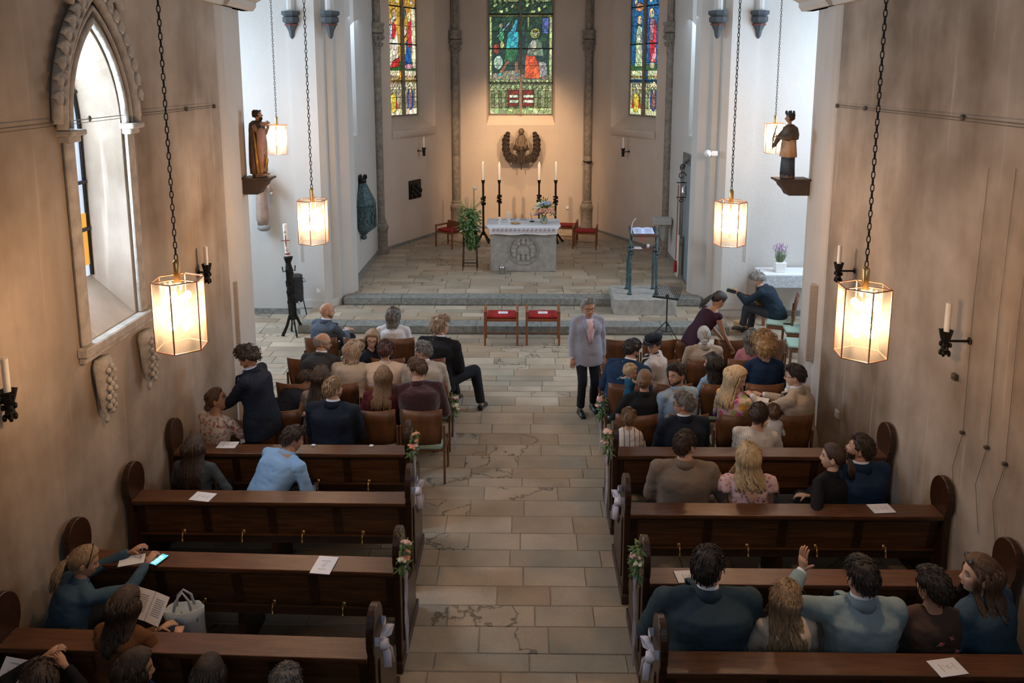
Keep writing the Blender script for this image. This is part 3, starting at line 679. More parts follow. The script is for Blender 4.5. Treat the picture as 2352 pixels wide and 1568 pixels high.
for zz, s_ in ((.36, 1), (.2, -1)):
    for k in range(4):
        a = R(45 + 90 * k); p = Vector((math.cos(a) * .07, math.sin(a) * .07, zz)); st.tube([(0, 0, zz - s_ * .05), p - Vector((0, 0, s_ * .05))], .005, 5); st.tube([p - Vector((0, 0, s_ * .05)), p], .013, 8)
STM = st.mesh('stem', M_BRASS, True)
bu = MB(); bu.ell((0, 0, 0), (.028, .028, .033), 12, 8); BUM = bu.mesh('bulb', M_BULB, True)
PANES = []
for k in range(6):
    pb = MB(); a, b_, c, d_ = hexpt(k, .004, HR - .003), hexpt(k + 1, .004, HR - .003), hexpt(k + 1, HH - .004, HR - .003), hexpt(k, HH - .004, HR - .003)
    nn = (a + b_).normalized() * .004; nn.z = 0
    pb.add([a, b_, c, d_], [(0, 1, 2, 3)]); PANES.append(pb.mesh('glass_pane', M_LG))
def lantern(c, label, power, rz):
    t = thing('hanging_lantern', label, 'lantern', (c.x, c.y, c.z - HH / 2), rz, 'hexagonal lanterns on chains')
    link('lantern_frame', FRM, t); link('stem', STM, t)
    for p in PANES: link('glass_pane', p, t)
    for zz in (.385, .175):
        for k in range(4): a = R(45 + 90 * k); link('bulb', BUM, t, loc=(math.cos(a) * .07, math.sin(a) * .07, zz))
    z = HH + .165; i = 0
    while c.z - HH / 2 + z < ZC: link('chain_link', LINK, t, loc=(0, 0, z), rot=(0, 0, R(90 * (i % 2)))); z += .047; i += 1
    for zz in (.285,):
        l = bpy.data.lights.new('lamp', 'POINT'); l.energy = power; l.color = (1.0, .58, .29); l.shadow_soft_size = .05
        o = bpy.data.objects.new('lamp', l); SC.collection.objects.link(o); o.location = (c.x, c.y, c.z - HH / 2 + zz)
LP = 68
lantern(P(413, 719, 5.48), 'hexagonal glass lantern on a chain nearest on the left, by the nave window', LP, R(8))
lantern(P(1981, 736, 5.48), 'hexagonal glass lantern on a chain nearest on the right, by the right nave wall', LP, R(-6))
lantern(P(719, 508, 9.08), 'hexagonal glass lantern in front of the left arch pier, beside the wax-white paschal candle', LP, R(4))
lantern(P(1677, 512, 9.08), 'hexagonal glass lantern in front of the right arch pier above the bending woman', LP, R(14))
lantern(P(637, 320, 13.63), 'small far lantern half hidden behind the left wooden saint', LP, R(12))
lantern(P(1779, 317, 13.63), 'small far lantern half hidden behind the right crowned saint', LP, R(-8))

# ---------------- pews ----------------
def smoothprof(p):
    out = []; n = len(p)
    for i in range(n):
        a, b_, c = p[i - 1], p[i], p[(i + 1) % n]
        if i < 3 or i == n - 1: out.append(b_)
        else: out.append((b_[0] * .75 + a[0] * .25, b_[1] * .75 + a[1] * .25)); out.append((b_[0] * .75 + c[0] * .25, b_[1] * .75 + c[1] * .25))
    return out
def endprof(): return smoothprof([(.0, 0), (.76, 0), (.76, .10), (.70, .15), (.72, .40), (.68, .48), (.42, .54), (.30, .64), (.22, .78), (.235, .90), (.27, .95), (.275, 1.06), (.25, 1.15), (.19, 1.22), (.11, 1.255), (.03, 1.24), (-.02, 1.18), (-.045, 1.09), (-.04, .99), (-.01, .94), (.0, .86)])
def pew(x, y, s, L, label, rz=0, np_=4, hooks=4):
    t = thing('pew', label, 'pew', (x, y, 0), rz, 'dark oak pews')
    for xx in (0, L):
        B = MB(); B.prism([(p[0], p[1]) for p in endprof()], 'x', s * xx - .028, s * xx + .028); B.build('end_panel', M_PEW, t, bev=.006)
        B = MB(); B.box((s * xx, .37, .05), (.08, .82, .10)); B.box((s * xx - s * .034, .12, .5), (.014, .05, .6)); B.build('foot_block', M_PEW, t, bev=.008)
    x0, x1 = .028, L - .028; xm = (x0 + x1) / 2
    B = MB(); B.box((s * xm, .095, .895), (x1 - x0, .21, .03)); B.box((s * xm, .006, .883), (x1 - x0, .012, .045)); B.build('book_shelf', M_PEWTOP, t, bev=.004)
    # reclined back
    a = math.atan2(.09, .46); M = Matrix.Rotation(-a, 3, 'X'); O = Vector((0, .05, .88))
    def bk(x_, z_, wx, wz, th, dy, nm, m_):
        B = MB(); B.box(O + M.inverted() @ Vector((s * x_, dy, -z_)) if False else O + Matrix.Rotation(a, 3, 'X') @ Vector((s * x_, dy, -z_)), (wx, th, wz), rot=Matrix.Rotation(a, 3, 'X')); B.build(nm, m_, t, bev=.004)
    bk(xm, .03, x1 - x0, .06, .03, 0, 'top_rail', M_PEW); bk(xm, .44, x1 - x0, .10, .035, 0, 'bottom_rail', M_PEW)
    B = MB(); B.box(O + Matrix.Rotation(a, 3, 'X') @ Vector((s * xm, -.02, -.385)), (x1 - x0, .012, .016), rot=Matrix.Rotation(a, 3, 'X')); B.build('bead_moulding', M_PEWTOP, t)
    for k in range(np_ + 1): bk(x0 + .04 + (x1 - x0 - .08) * k / np_, .22, .08, .34, .028, 0, 'stile', M_PEW)
    pw = (x1 - x0 - .08) / np_
    for k in range(np_): bk(x0 + .04 + pw * (k + .5), .22, pw - .07, .34, .014, .006, 'back_panel', M_PANEL)
    B = MB(); B.box((s * xm, .445, .435), (x1 - x0, .61, .03)); B.build('seat', M_PEW, t, bev=.008)
    B = MB(); B.prism([(.14, 0), (.56, 0), (.56, .42), (.14, .42), (.12, .3)], 'x', s * xm - .03, s * xm + .03); B.build('middle_support', M_PEW, t)
    for k in range(hooks):
        xx = x0 + (x1 - x0) * (k + .75) / (hooks + .5); c = Vector((s * xx, .085, .50)); B = MB()
        B.box(c + Vector((0, .018, .02)), (.03, .006, .06)); B.tube([c + Vector((0, .015, .035)), c + Vector((0, -.02, .03)), c + Vector((0, -.035, .0)), c + Vector((0, -.03, -.035)), c + Vector((0, -.045, -.045))], [.007, .008, .009, .010, .012], 6)
        B.tube([c + Vector((0, .015, .03)), c + Vector((0, -.03, .05))], .006, 6); B.build('coat_hook', M_BRASS, t, smooth=True)
    return t
PEWS = []
for i, (px, py, rz) in enumerate(((936, 1042, 0), (938, 1155, -.004), (911, 1314, -.03), (853, 1512, -.028), (790, 1790, -.02))):
    g = G(px, py, .91); L = g.x - XL - .04
    if rz: L -= .03
    PEWS.append(g); pew(g.x, g.y, -1, L, 'dark oak pew left of the aisle, %s' % ('frontmost, behind the last chair row', 'second from the front, behind the light blue shirt', 'third from the front, phone on its shelf', 'fourth from the front, behind the woman in denim', 'nearest the camera at the picture edge')[i], rz)
PEWR = []
for i, (px, py, rz) in enumerate(((1413, 1045, 0), (1441, 1180, 0), (1484, 1338, 0), (1522, 1543, 0.0), (1560, 1830, 0))):
    g = G(px, py, .91); PEWR.append(g)
    pew(g.x, g.y, 1, XR - .05 - g.x, 'dark oak pew right of the aisle, %s' % ('frontmost, behind the last chair row', 'second from the front, programme at its wall end', 'third from the front, before the five guests', 'fourth from the front, behind the five guests', 'nearest the camera at the picture edge')[i], rz)
# ---------------- chairs ----------------
def chair_meshes():
    D = []
    B = MB(); n = 8; vs = []
    for th in (0, .012):
        for j, (z, off, hw) in enumerate(((.52, 0, .225), (.66, -.008, .24), (.82, -.03, .25), (.98, -.065, .25))):
            for i in range(n + 1):
                u = i / n * 2 - 1; vs.append((u * hw, -.215 + off - .045 * (1 - u * u) - th, z + (.012 * u * u if j == 3 else 0)))
    k = (n + 1); q = 4 * k
    for j in range(3):
        for i in range(n): a = j * k + i; B.f.append((a, a + 1, a + k + 1, a + k)); B.f.append((q + a + 1, q + a, q + a + k, q + a + k + 1))
    for i in range(n): B.f.append((i + 1, i, q + i, q + i + 1)); a = 3 * k + i; B.f.append((a, a + 1, q + a + 1, q + a))
    for j in range(3): a = j * k; B.f.append((a, a + k, q + a + k, q + a)); a += n; B.f.append((a + k, a, q + a, q + a + k))
    B.v = vs; B.m = [0] * len(B.f); D.append(('backrest', B.mesh('backrest', M_PLY, True), None))
    B = MB(); B.box((0, .0, .455), (.47, .45, .05)); me = B.mesh('seat_cushion', M_GREEN); D.append(('seat_cushion', me, .018))
    B = MB(); B.box((0, .0, .425), (.49, .44, .018)); D.append(('seat_board', B.mesh('seat_board', M_CHAIR), None))
    for sx in (-1, 1):
        B = MB(); B.prism([(-.255, 0), (-.215, 0), (-.20, .42), (-.215, .76), (-.25, .76), (-.25, .42)], 'x', sx * .265 - .013, sx * .265 + .013); D.append(('leg', B.mesh('leg', M_CHAIR), .005))
        B = MB(); B.prism([(.22, 0), (.18, 0), (.17, .44), (.21, .44)], 'x', sx * .265 - .013, sx * .265 + .013); D.append(('leg', B.mesh('leg', M_CHAIR), .005))
        B = MB(); B.box((sx * .265, -.02, .40), (.022, .40, .04)); D.append(('side_rail', B.mesh('side_rail', M_CHAIR), None))
    return D
CHM = chair_meshes()
def chair(x, y, label, rz=0, group='wooden chairs with green seats'):
    t = thing('chair', label, 'chair', (x, y, 0), rz, group)
    for nm, me, bv in CHM: link(nm, me, t, bev=bv or 0)
    return t
CH = {}
ordn = ['first', 'second', 'third', 'fourth', 'fifth']
for side, rowdef in (('left', [(775, .98, (1000, 915, 826, 737), 0), (822, .98, (983, 890, 795, 700), 0), (878, .98, (984, 882, 780, 678), 0), (940, .98, (968, 860, 751, 642), 0)]),
                     ('right', [(779, .98, (1428, 1514, 1590, 1678, 1768), 0), (824, .98, (1424, 1522, 1618, 1712), 0), (880, .98, (1441, 1546, 1655, 1757), 0), (950, .98, (1462, 1579, 1695, 1820), 0)])):
    for r_, (py, z, xs, _) in enumerate(rowdef):
        for k, px in enumerate(xs):
            g = G(px, py, z); g.y += .27; CH[side, r_, k] = g
            chair(g.x, g.y, 'wooden chair with green seat, %s row of the %s block, %s from the aisle' % (['front', 'second', 'third', 'last'][r_], side, ordn[k]))
g = G(575, 960, .98); chair(g.x, g.y + .27, 'wooden chair against the left pier beside the standing man in navy', R(8))
FZ = .345
# ---------------- altar ----------------
t = thing('altar', 'pale stone altar with a round carved relief on its front', 'altar', (.03, 17.7, FZ))
B = MB(); B.box((0, .45, .48), (1.56, .78, .96)); B.build('block', M_LIGHTSTONE, t, bev=.012)
B = MB(); pr = [(-.78, .95), (.78, .95), (.86, 1.12), (-.86, 1.12)]; B.prism(pr, 'y', -.02, .92); B.build('tabletop', M_LIGHTSTONE, t, bev=.01)
B = MB(); yf = .055
B.torus((0, yf, .52), .345, .02, 40, 6, M=Matrix.Rotation(R(90), 3, 'X')); B.lathe([(.33, -.012), (.33, .002), (.05, .0)], (0, yf + .01, .52), 40, M=Matrix.Rotation(R(90), 3, 'X'))
B.build('relief_ring', mat('relief_stone', (.36, .35, .32), .85, noise=.3, nscale=20), t, smooth=True)
B = MB()
for k in range(9):
    a = R(-25 + k * 28.75); c = Vector((math.cos(a) * .235, yf - .01, .50 + math.sin(a) * .215)); B.ell(c, (.06, .035, .075), 10, 6); B.ell(c + Vector((math.cos(a) * .0, -.015, .075)), (.035, .03, .04), 8, 6)
for k in (-1, 0, 1): B.ell((k * .12, yf - .01, .34), (.05, .03, .09), 10, 6); B.ell((k * .12, yf - .02, .43), .032, 8, 6)
B.ell((0, yf - .005, .50), (.15, .02, .10), 16, 6); B.ell((.04, yf - .02, .52), .03, 8, 5); B.tube([(0, yf - .025, .30), (0, yf - .025, .42)], .012, 6)
B.build('relief_figures', M_LIGHTSTONE, t, smooth=True)
# cloth
B = MB(); nx = 40; rows_ = [(-.0, 1.12 - .0)]
prof = [(.92, .95), (.93, 1.125), (.88, 1.13), (0, 1.13), (-.035, 1.12), (-.045, 1.04), (-.04, .92)]
vs = []
for j, (y, z) in enumerate(prof):
    for i in range(nx + 1):
        x = (i / nx * 2 - 1) * (.875 if 1 <= j <= 4 else .80); k = .012 * math.sin(i * .9) * (1 if j > 4 else 0)
        if j == 6: z_ = z + .012 * math.sin(i * .35)
        else: z_ = z
        vs.append((x, y - abs(k), z_))
B.add(vs, [(j * (nx + 1) + i, j * (nx + 1) + i + 1, (j + 1) * (nx + 1) + i + 1, (j + 1) * (nx + 1) + i) for j in range(6) for i in range(nx)])
for s in (-1, 1): B.add([(s * .875, .88, 1.13), (s * .875, -.03, 1.13), (s * .90, -.06, 1.06), (s * .91, 0, 1.02), (s * .89, .88, 1.0)], [(0, 1, 2, 3, 4)])
c = B.build('altar_cloth', mat('white_linen', (.72, .72, .74), .85, noise=.08, nscale=30), smooth=True, loc=(.03, 17.7, FZ)); tag(c, 'white altar cloth with a red and grey scroll border', 'cloth')
B = MB()
for k in range(15):
    x = -.70 + k * .1
    for a0 in (0, math.pi):
        B.tube([(x + .03 * math.cos(a0 + a * .8) * (1 - a / 8), -.062, 1.03 + .025 * math.sin(a0 + a * .8)) for a in range(6)], .0045, 4)
    B.box((x + .05, -.062, 1.03), (.04, .004, .006), rot=Matrix.Rotation(.5, 3, 'Y'))
B.build('scroll_embroidery', mat('embroidery', (.33, .20, .20), .9), c)
B = MB(); B.box((0, -.060, .985), (1.5, .003, .006)); B.box((0, -.060, 1.075), (1.5, .003, .005)); B.build('border_line', MATS['embroidery'], c)
AT = 17.7; AZ = FZ + 1.13
def candle(nm, label, x, y, z, r, h, extra=None):
    t = thing(nm, label, 'candle', (x, y, z)); B = MB(); B.lathe([(r, 0), (r, h), (r * .6, h + r * .3), (r * .2, h + r * .8)], n=14); B.build('wax', M_WAX, t, auto=40)
    B = MB(); B.tube([(0, 0, h + r * .5), (0, 0, h + r * .5 + .02)], .003, 5); B.build('wick', M_BLACK, t); return t
def flame(t, h):
    B = MB(); B.lathe([(.002, 0), (.009, .012), (.007, .025), (.001, .045)], (0, 0, h), 8); B.build('flame', mat('candle_flame', (1, .7, .3), .5, emit=(1, .62, .22), es=14), t, smooth=True)
c1 = candle('altar_candle', 'tall white decorated candle standing on the left half of the altar', P(1168, 512, 18.04).x, 18.04, AZ, .04, .24)
c2 = candle('altar_candle', 'short white candle on the altar edge, left of the tall one', P(1147, 517, 17.87).x, 17.87, AZ, .035, .15)
for c_, hh in ((c1, .12), (c2, .06)):
    B = MB()
    for k in range(4): B.box((0, -.041, hh + k * .02), (.03, .002, .003))
    B.build('printed_text', M_INK, c_)
B = MB(); B.lathe([(.02, 0), (.10, .004), (.115, .012), (.10, .01), (.02, .006)], n=20); tag(B.build('brass_dish', M_BRASS, smooth=True, loc=(P(1184, 512, 17.90).x, 17.9, AZ + .003)), 'shallow brass dish with a tea light on the altar', 'dish')
B = MB(); B.lathe([(.018, 0), (.018, .015), (.004, .016)], n=10, c=(0, 0, .012)); o = B.build('tea_light', M_WAX, loc=(P(1184, 512, 17.90).x, 17.9, AZ + .003)); tag(o, 'small lit tea light in the brass dish on the altar', 'candle')
# open book on the altar
def openbook(nm, label, loc, rz, w_, h, tilt=0, m=M_PAPER):
    t = thing(nm, label, 'book', loc, rz); t.rotation_euler = (tilt, 0, rz)
    for s in (-1, 1):
        B = MB(); n = 6; vs = []
        for j in (0, 1):
            for y in (-h / 2, h / 2):
                for i in range(n + 1): u = i / n; vs.append((s * u * w_ / 2, y, .006 + .016 * math.sin(math.pi * min(1, u * 1.1)) * (1 if j else 0) + (0 if j else -.004)))
        k = n + 1
        fs = [(2 * k + i, 2 * k + i + 1, 3 * k + i + 1, 3 * k + i) for i in range(n)] + [(i, i + 1, k + i + 1, k + i) for i in range(n)] + [(i, i + 1, 2 * k + i + 1, 2 * k + i) for i in range(n)] + [(k + i, k + i + 1, 3 * k + i + 1, 3 * k + i) for i in range(n)] + [(n, k + n, 3 * k + n, 2 * k + n)]
        B.add(vs, fs); B.build('page_block', m, t, smooth=False)
        B = MB()
        for q in range(7): B.box((s * w_ * .25, -h * .35 + q * h * .1, .024), (w_ * .32, h * .02, .001))
        B.build('printed_text', M_INK, t)
    return t
openbook('mass_book', 'open book lying at the back of the altar', (P(1190, 504, 18.34).x, 18.34, AZ), 0, .5, .3)
openbook('song_book', 'small open book with dark cover at the back left of the altar', (P(1152, 505, 18.30).x, 18.3, AZ), .2, .3, .2)
def micstand(nm, label, loc, pts, head):
    t = thing(nm, label, 'microphone', loc); B = MB(); B.lathe([(.06, 0), (.06, .015), (.02, .02)], n=16); B.build('base', M_BLACK, t, smooth=True)
    B = MB(); B.tube(pts, .006, 6); B.build('gooseneck', M_BLACK, t, smooth=True); B = MB(); B.tube([pts[-1], head], [.012, .018], 10); B.build('capsule', M_WHITEP, t, smooth=True); return t
micstand('altar_microphone', 'small desk microphone with a pale head on the altar', (P(1222, 507, 18.17).x, 18.17, AZ), [(0, 0, .01), (-.01, 0, .1), (-.03, -.02, .17)], (-.06, -.04, .24))
# candlesticks
for k, (px, Y, side, lab) in enumerate(((1110, 21.04, -1, 'leftmost tall black candlestick behind the altar'), (1147, 21.58, -1, 'black candlestick behind the altar, second from the left'), (1238, 21.58, 1, 'black candlestick behind the altar just left of the bouquet'), (1276, 21.04, 1, 'rightmost tall black candlestick behind the altar bouquet'))):
    x = P(px, 470, Y).x; t = thing('candlestick', lab, 'candlestick', (x, Y, FZ), R(20 * k), 'tall black candlesticks')
    top = P(px, 413, Y).z - FZ
    B = MB()
    for j in range(4):
        a = R(45 + 90 * j); d = Vector((math.cos(a), math.sin(a), 0)); B.tube([d * .24, d * .15 + Vector((0, 0, .10)), d * .03 + Vector((0, 0, .28))], [.03, .03, .03], 6)
    B.lathe([(.035, .2), (.03, .4), (.028, top - .12), (.045, top - .06), (.055, top), (.02, top)], n=6); B.build('stand', M_IRON, t, auto=35)
    B = MB(); zz = top * .67
    for j in range(14): a = j * 2.4; B.box((math.cos(a) * .045, math.sin(a) * .045, zz + (j % 7 - 3) * .035), (.05, .05, .04), rz=a)
    B.build('leafy_knob', M_IRON, t)
    B = MB(); B.lathe([(.04, top), (.04, top + .44), (.028, top + .455)], n=14); B.build('candle', M_WAX, t, auto=40)
    flame(t, top + .465)
# wall sculpture with cloud wings
t = thing('wall_sculpture', 'dark carved wooden seated figure holding a cross between two cloud wings', 'sculpture', (-.03, 22.93, 2.3))
M_CARV = mat('dark_carved_wood', (.055, .032, .02), .55, noise=.6, nscale=22, bump=.5, bscale=40)
for s in (-1, 1):
    B = MB(); path = [(.22, .10, .12), (.34, .12, .155), (.42, .24, .13), (.46, .38, .125), (.46, .51, .12), (.46, .64, .12), (.43, .76, .095), (.40, .85, .06)]
    for i, (x, z, r_) in enumerate(path):
        B.ell((s * x, -.16, z + .12), (r_, .09, r_ * .85), 14, 8)
        for q in range(3): B.torus((s * (x - .02 * q), -.22 - .015 * q, z + .12), r_ * (.85 - .26 * q), .016, 16, 5, M=Matrix.Rotation(R(78 + 6 * i), 3, 'X'))
    B.build('cloud_wing', M_CARV, t, smooth=True)
B = MB(); B.lathe([(.20, .46), (.24, .5), (.20, .62), (.14, .80), (.09, .92), (.05, .95)], (0, -.16, 0), 16, sy=.7, wob=lambda th, z: 1 + .08 * math.sin(th * 5 + z * 9)); B.ell((0, -.18, 1.0), (.075, .08, .095), 14, 10); B.ell((0, -.13, 1.02), (.09, .08, .10), 14, 8)
B.ell((-.09, -.28, .56), (.09, .07, .06), 10, 6); B.ell((.1, -.28, .56), (.09, .07, .06), 10, 6); B.tube([(-.12, -.2, .8), (-.15, -.3, .62), (-.05, -.34, .58)], [.05, .045, .03], 8); B.tube([(.12, -.2, .8), (.15, -.3, .62), (.05, -.34, .58)], [.05, .045, .03], 8)
B.build('figure', mat('carved_robe', (.16, .11, .06), .6, col2=(.07, .035, .02), nscale=12), t, smooth=True)
B = MB(); B.box((0, -.2, .30), (.24, .14, .44)); B.box((0, -.28, .3), (.08, .06, .42)); B.box((0, -.3, .50), (.50, .04, .035)); B.tube([(0, -.2, -.12), (0, -.2, .1)], .02, 8); B.build('cross_and_throne', M_CARV, t, bev=.01)
# vase of flowers on the altar
def blob_flower(B, c, r, n=9, m=0, tilt=None):
    M = Matrix.Rotation(random.uniform(-.6, .6), 3, 'X') @ Matrix.Rotation(random.uniform(-.6, .6), 3, 'Y') @ Matrix.Rotation(random.uniform(0, 3), 3, 'Z')
    B.ell(c, r * .5, 8, 5, m)
    for ring, (rr, zz) in enumerate(((.45, .1), (.8, -.05))):
        for j in range(5):
            a = j * 1.257 + ring * .6; d = M @ Vector((math.cos(a) * rr * r, math.sin(a) * rr * r, zz * r)); B.ell(Vector(c) + d, (r * .42, r * .42, r * .3), 6, 4, m)
def leaf(B, c, d, ln, wd, m=0):
    d = Vector(d).normalized(); s = d.cross(Vector((0, 0, 1)));
    if s.length < .01: s = Vector((1, 0, 0))
    s.normalize(); nrm = s.cross(d); c = Vector(c); p = [c, c + d * ln * .35 + s * wd - nrm * .004, c + d * ln - nrm * wd * .5, c + d * ln * .35 - s * wd - nrm * .004, c + d * ln * .45 + nrm * wd * .3]
    B.add(p + [q - nrm * .002 for q in p], [(0, 1, 4), (1, 2, 4), (2, 3, 4), (3, 0, 4), (5, 9, 6), (6, 9, 7), (7, 9, 8), (8, 9, 5)], m)
M_LEAF = mat('green_leaf', (.05, .13, .035), .6, col2=(.14, .22, .06), nscale=12)
M_LEAFL = mat('yellow_green_leaf', (.26, .30, .07), .6)
FC = {'peach': mat('peach_petal', (.80, .36, .22), .7), 'pink': mat('pink_petal', (.78, .48, .44), .7), 'blue': mat('blue_petal', (.35, .45, .62), .7), 'lilac': mat('lilac_petal', (.42, .26, .46), .7), 'cream': mat('cream_petal', (.76, .72, .52), .7), 'white': mat('white_petal', (.75, .75, .68), .7)}
vx, vy = P(1249, 505, 17.97).x, 17.97
t = thing('vase', 'clear glass vase of water with stems, right end of the altar', 'vase', (vx, vy, AZ))
B = MB(); B.lathe([(.06, 0), (.085, .03), (.09, .08), (.07, .14), (.055, .17), (.065, .19)], n=18); B.build('glass', mat('green_glass', (.55, .68, .55), .08, trans=.85), t, smooth=True)
t = thing('bouquet', 'round bouquet of peach and pink roses with blue blooms on the altar', 'flowers', (vx, vy, AZ + .17))
B = MB(); 
for j in range(14): a = random.uniform(0, 6.28); B.tube([(0, 0, -.12), (math.cos(a) * .03, math.sin(a) * .03, 0), (math.cos(a) * .13, math.sin(a) * .1, .16)], .004, 4)
for j in range(150): a = random.uniform(0, 6.28); e = random.uniform(-.5, 1.3); r_ = random.uniform(.06, .27); d = Vector((math.cos(a) * math.cos(e), math.sin(a) * math.cos(e), math.sin(e))); leaf(B, Vector((0, 0, .14)) + d * r_, d + Vector((0, 0, random.uniform(-.3, .5))), .09, .02)
B.build('foliage', M_LEAF, t)
for cl, n in (('peach', 6), ('pink', 4), ('blue', 3), ('lilac', 4), ('cream', 5)):
    for j in range(n):
        pos = {'peach': (-.10 + .05 * j, -.16, .12 + .03 * (j % 3)), 'pink': (.02 + .05 * j, -.15, .16 - .03 * (j % 2)), 'blue': (-.03 + .06 * j, -.08, .29), 'lilac': (-.17 + .03 * j, -.13, .05 + .02 * j), 'cream': (-.16 + .02 * j, -.08, .2 + .04 * (j % 3))}[cl]
        B = MB(); blob_flower(B, tuple(q_ * 1.15 for q_ in pos), .062 if cl != 'lilac' else .034); B.build('blossom', FC[cl], t, smooth=True)
B = MB()
for j in range(60): a = random.uniform(-.8, .9); B.ell((.14 + .14 * random.random(), random.uniform(-.12, .1), .02 + .3 * random.random()), .011, 5, 4)
stuff(B.build('small_yellow_sprays', M_LEAFL, t))
# flower stand left of the altar
sx, sy = P(1080, 600, 17.97).x, 17.97
t = thing('plant_stand', 'thin black wire plant stand left of the altar', 'stand', (sx, sy, FZ))
B = MB()
for a, b_ in ((-1, -1), (-1, 1), (1, -1), (1, 1)): B.tube([(a * .17, b_ * .17, 0), (a * .15, b_ * .15, .95)], .009, 6)
B.build('leg_frame', M_IRON, t); B = MB()
for z in (.12, .19, .90):
    B = MB()
    for q in range(4): a = [(-.165, -.165), (.165, -.165), (.165, .165), (-.165, .165)]; B.tube([a[q] + (z,), a[(q + 1) % 4] + (z,)], .006, 5)
    B.build('cross_bar', M_IRON, t)
t = thing('flower_arrangement', 'hanging green arrangement with white blooms on the wire stand', 'flowers', (sx, sy, FZ + .95))
B = MB(); B.lathe([(.12, 0), (.15, .12), (.14, .13)], n=14); B.build('pot', M_BLACK, t)
B = MB()
for j in range(800):
    a = random.uniform(0, 6.28); r_ = random.uniform(.02, .26) ; z = random.uniform(-.55, .42); w_ = 1 - .9 * max(0, -z / .6)
    leaf(B, (math.cos(a) * r_ * w_ + (.05 if z < -.2 else 0), math.sin(a) * r_ * w_ - .08, .12 + z), (math.cos(a), math.sin(a), random.uniform(-1, .6)), .10, .034)
B.build('foliage', M_LEAF, t)
B = MB()
for j in range(40): a = random.uniform(0, 6.28); B.tube([(0, 0, .3), (math.cos(a) * .12, math.sin(a) * .12, .55), (math.cos(a) * .32, math.sin(a) * .3, random.uniform(.6, .85))], .0025, 3)
B.build('grass_sprays', M_LEAFL, t)
for j in range(16):
    B = MB(); a = random.uniform(2.6, 6.8); blob_flower(B, (math.cos(a) * random.uniform(.05, .25), -.2 + .05 * random.random(), random.uniform(.0, .46)), .035); B.build('blossom', FC['white'], t, smooth=True)
# ice bucket style holy water pail
bx, by = P(1153, 625, 17.54).x, 17.54
t = thing('holy_water_pail', 'shiny steel pail with a sprinkler standing before the altar', 'bucket', (bx, by, FZ))
M_STEEL = mat('steel', (.55, .55, .55), .2, 1.0)
B = MB(); B.lathe([(.065, 0), (.07, .01), (.078, .15), (.085, .155), (.08, .16), (.07, .15), (.06, .02)], n=20); B.build('pail', M_STEEL, t, smooth=True)
B = MB(); B.tube([(0, 0, .05), (0, .0, .2)], .008, 8); B.ell((0, 0, .22), .02, 10, 6); B.tube([(.03, 0, .05), (.14, 0, .24)], .006, 6); B.build('sprinkler', M_STEEL, t, smooth=True)
# ---------------- red seats ----------------
def stool(x, y, z, label, rz, wd=.62, dp=.42, sh=.44, ah=.56, card=False, back=False):
    t = thing('red_seat_stool', label, 'stool', (x, y, z), rz, 'wooden seats with red velvet')
    for s in (-1, 1):
        for yy in (-dp / 2, dp / 2):
            B = MB(); B.prism([(yy - .02, 0), (yy + .02, 0), (yy + (.03 if yy < 0 else .012), ah), (yy - (.012 if yy < 0 else .03), ah)], 'x', s * wd / 2 - .02, s * wd / 2 + .02); B.build('leg', M_ORANGEW, t, bev=.008)
        B = MB(); B.box((s * wd / 2, 0, ah + .005), (.045, dp + .04, .045)); B.build('arm_rail', M_ORANGEW, t, bev=.012)
    B = MB(); B.box((0, 0, sh - .035), (wd - .04, dp, .05)); B.build('seat_frame', M_ORANGEW, t, bev=.005)
    B = MB(); B.box((0, 0, sh + .015), (wd - .06, dp - .03, .05)); B.build('red_cushion', M_RED, t, bev=.018)
    if back: 
        B = MB(); B.box((0, dp / 2, ah + .0), (wd, .03, .20)); B.build('backrest', M_ORANGEW, t, bev=.01)
    B = MB(); B.tube([(-wd / 2, dp / 2, .1), (wd / 2, dp / 2, .1)], .01, 6); B.build('stretcher', M_ORANGEW, t)
    return t
for px, lab in ((1151, 'left one of the two red velvet seats before the steps'), (1247, 'right one of the two red velvet seats before the steps')):
    g = G(px, 795, 0); st_ = stool(g.x, g.y + .25, 0, lab, 0, .60, .42, .52, .64)
    B = MB(); B.box((0, 0, 0), (.18, .13, .003)); o = B.build('reserved_card', M_PAPER, loc=(g.x + (.03 if px < 1200 else .0), g.y + .27, .564)); tag(o, 'white card lying on the %s red seat before the steps' % ('left' if px < 1200 else 'right'), 'card')
    B = MB(); B.box((0, 0, .002), (.08, .01, .001)); B.build('printed_text', M_INK, o)
for (px, py, lab, rz, bk) in ((1344, 570, 'red velvet stool right of the altar, the nearer of the pair', -.15, 0), (1300, 556, 'red velvet stool half behind the altar on its right', -.15, 0), (1033, 568, 'wooden armchair with red seat left of the altar', -.7, 1)):
    g = G(px, py, FZ); stool(g.x, g.y + .1, FZ, lab, rz, .62, .46, .46, .58, back=bk)
# floor microphone stand behind flowers
x = P(1088, 430, 20.37).x
t = thing('microphone_stand', 'thin grey microphone stand behind the flowers left of the altar', 'stand', (x, 20.44, FZ)); top = P(1088, 432, 20.44).z - FZ
B = MB(); B.tube([(0, 0, 0), (0, 0, top)], .012, 6); B.build('pole', mat('grey_metal', (.3, .3, .3), .4, .8), t); B = MB(); B.lathe([(.16, 0), (.16, .02), (.02, .04)], n=16); B.build('base', M_BLACK, t)
B = MB(); B.tube([(.08, -.0, top - .02), (-.04, 0, top + .02)], .028, 10); B.build('capsule', M_WHITEP, t, smooth=True)
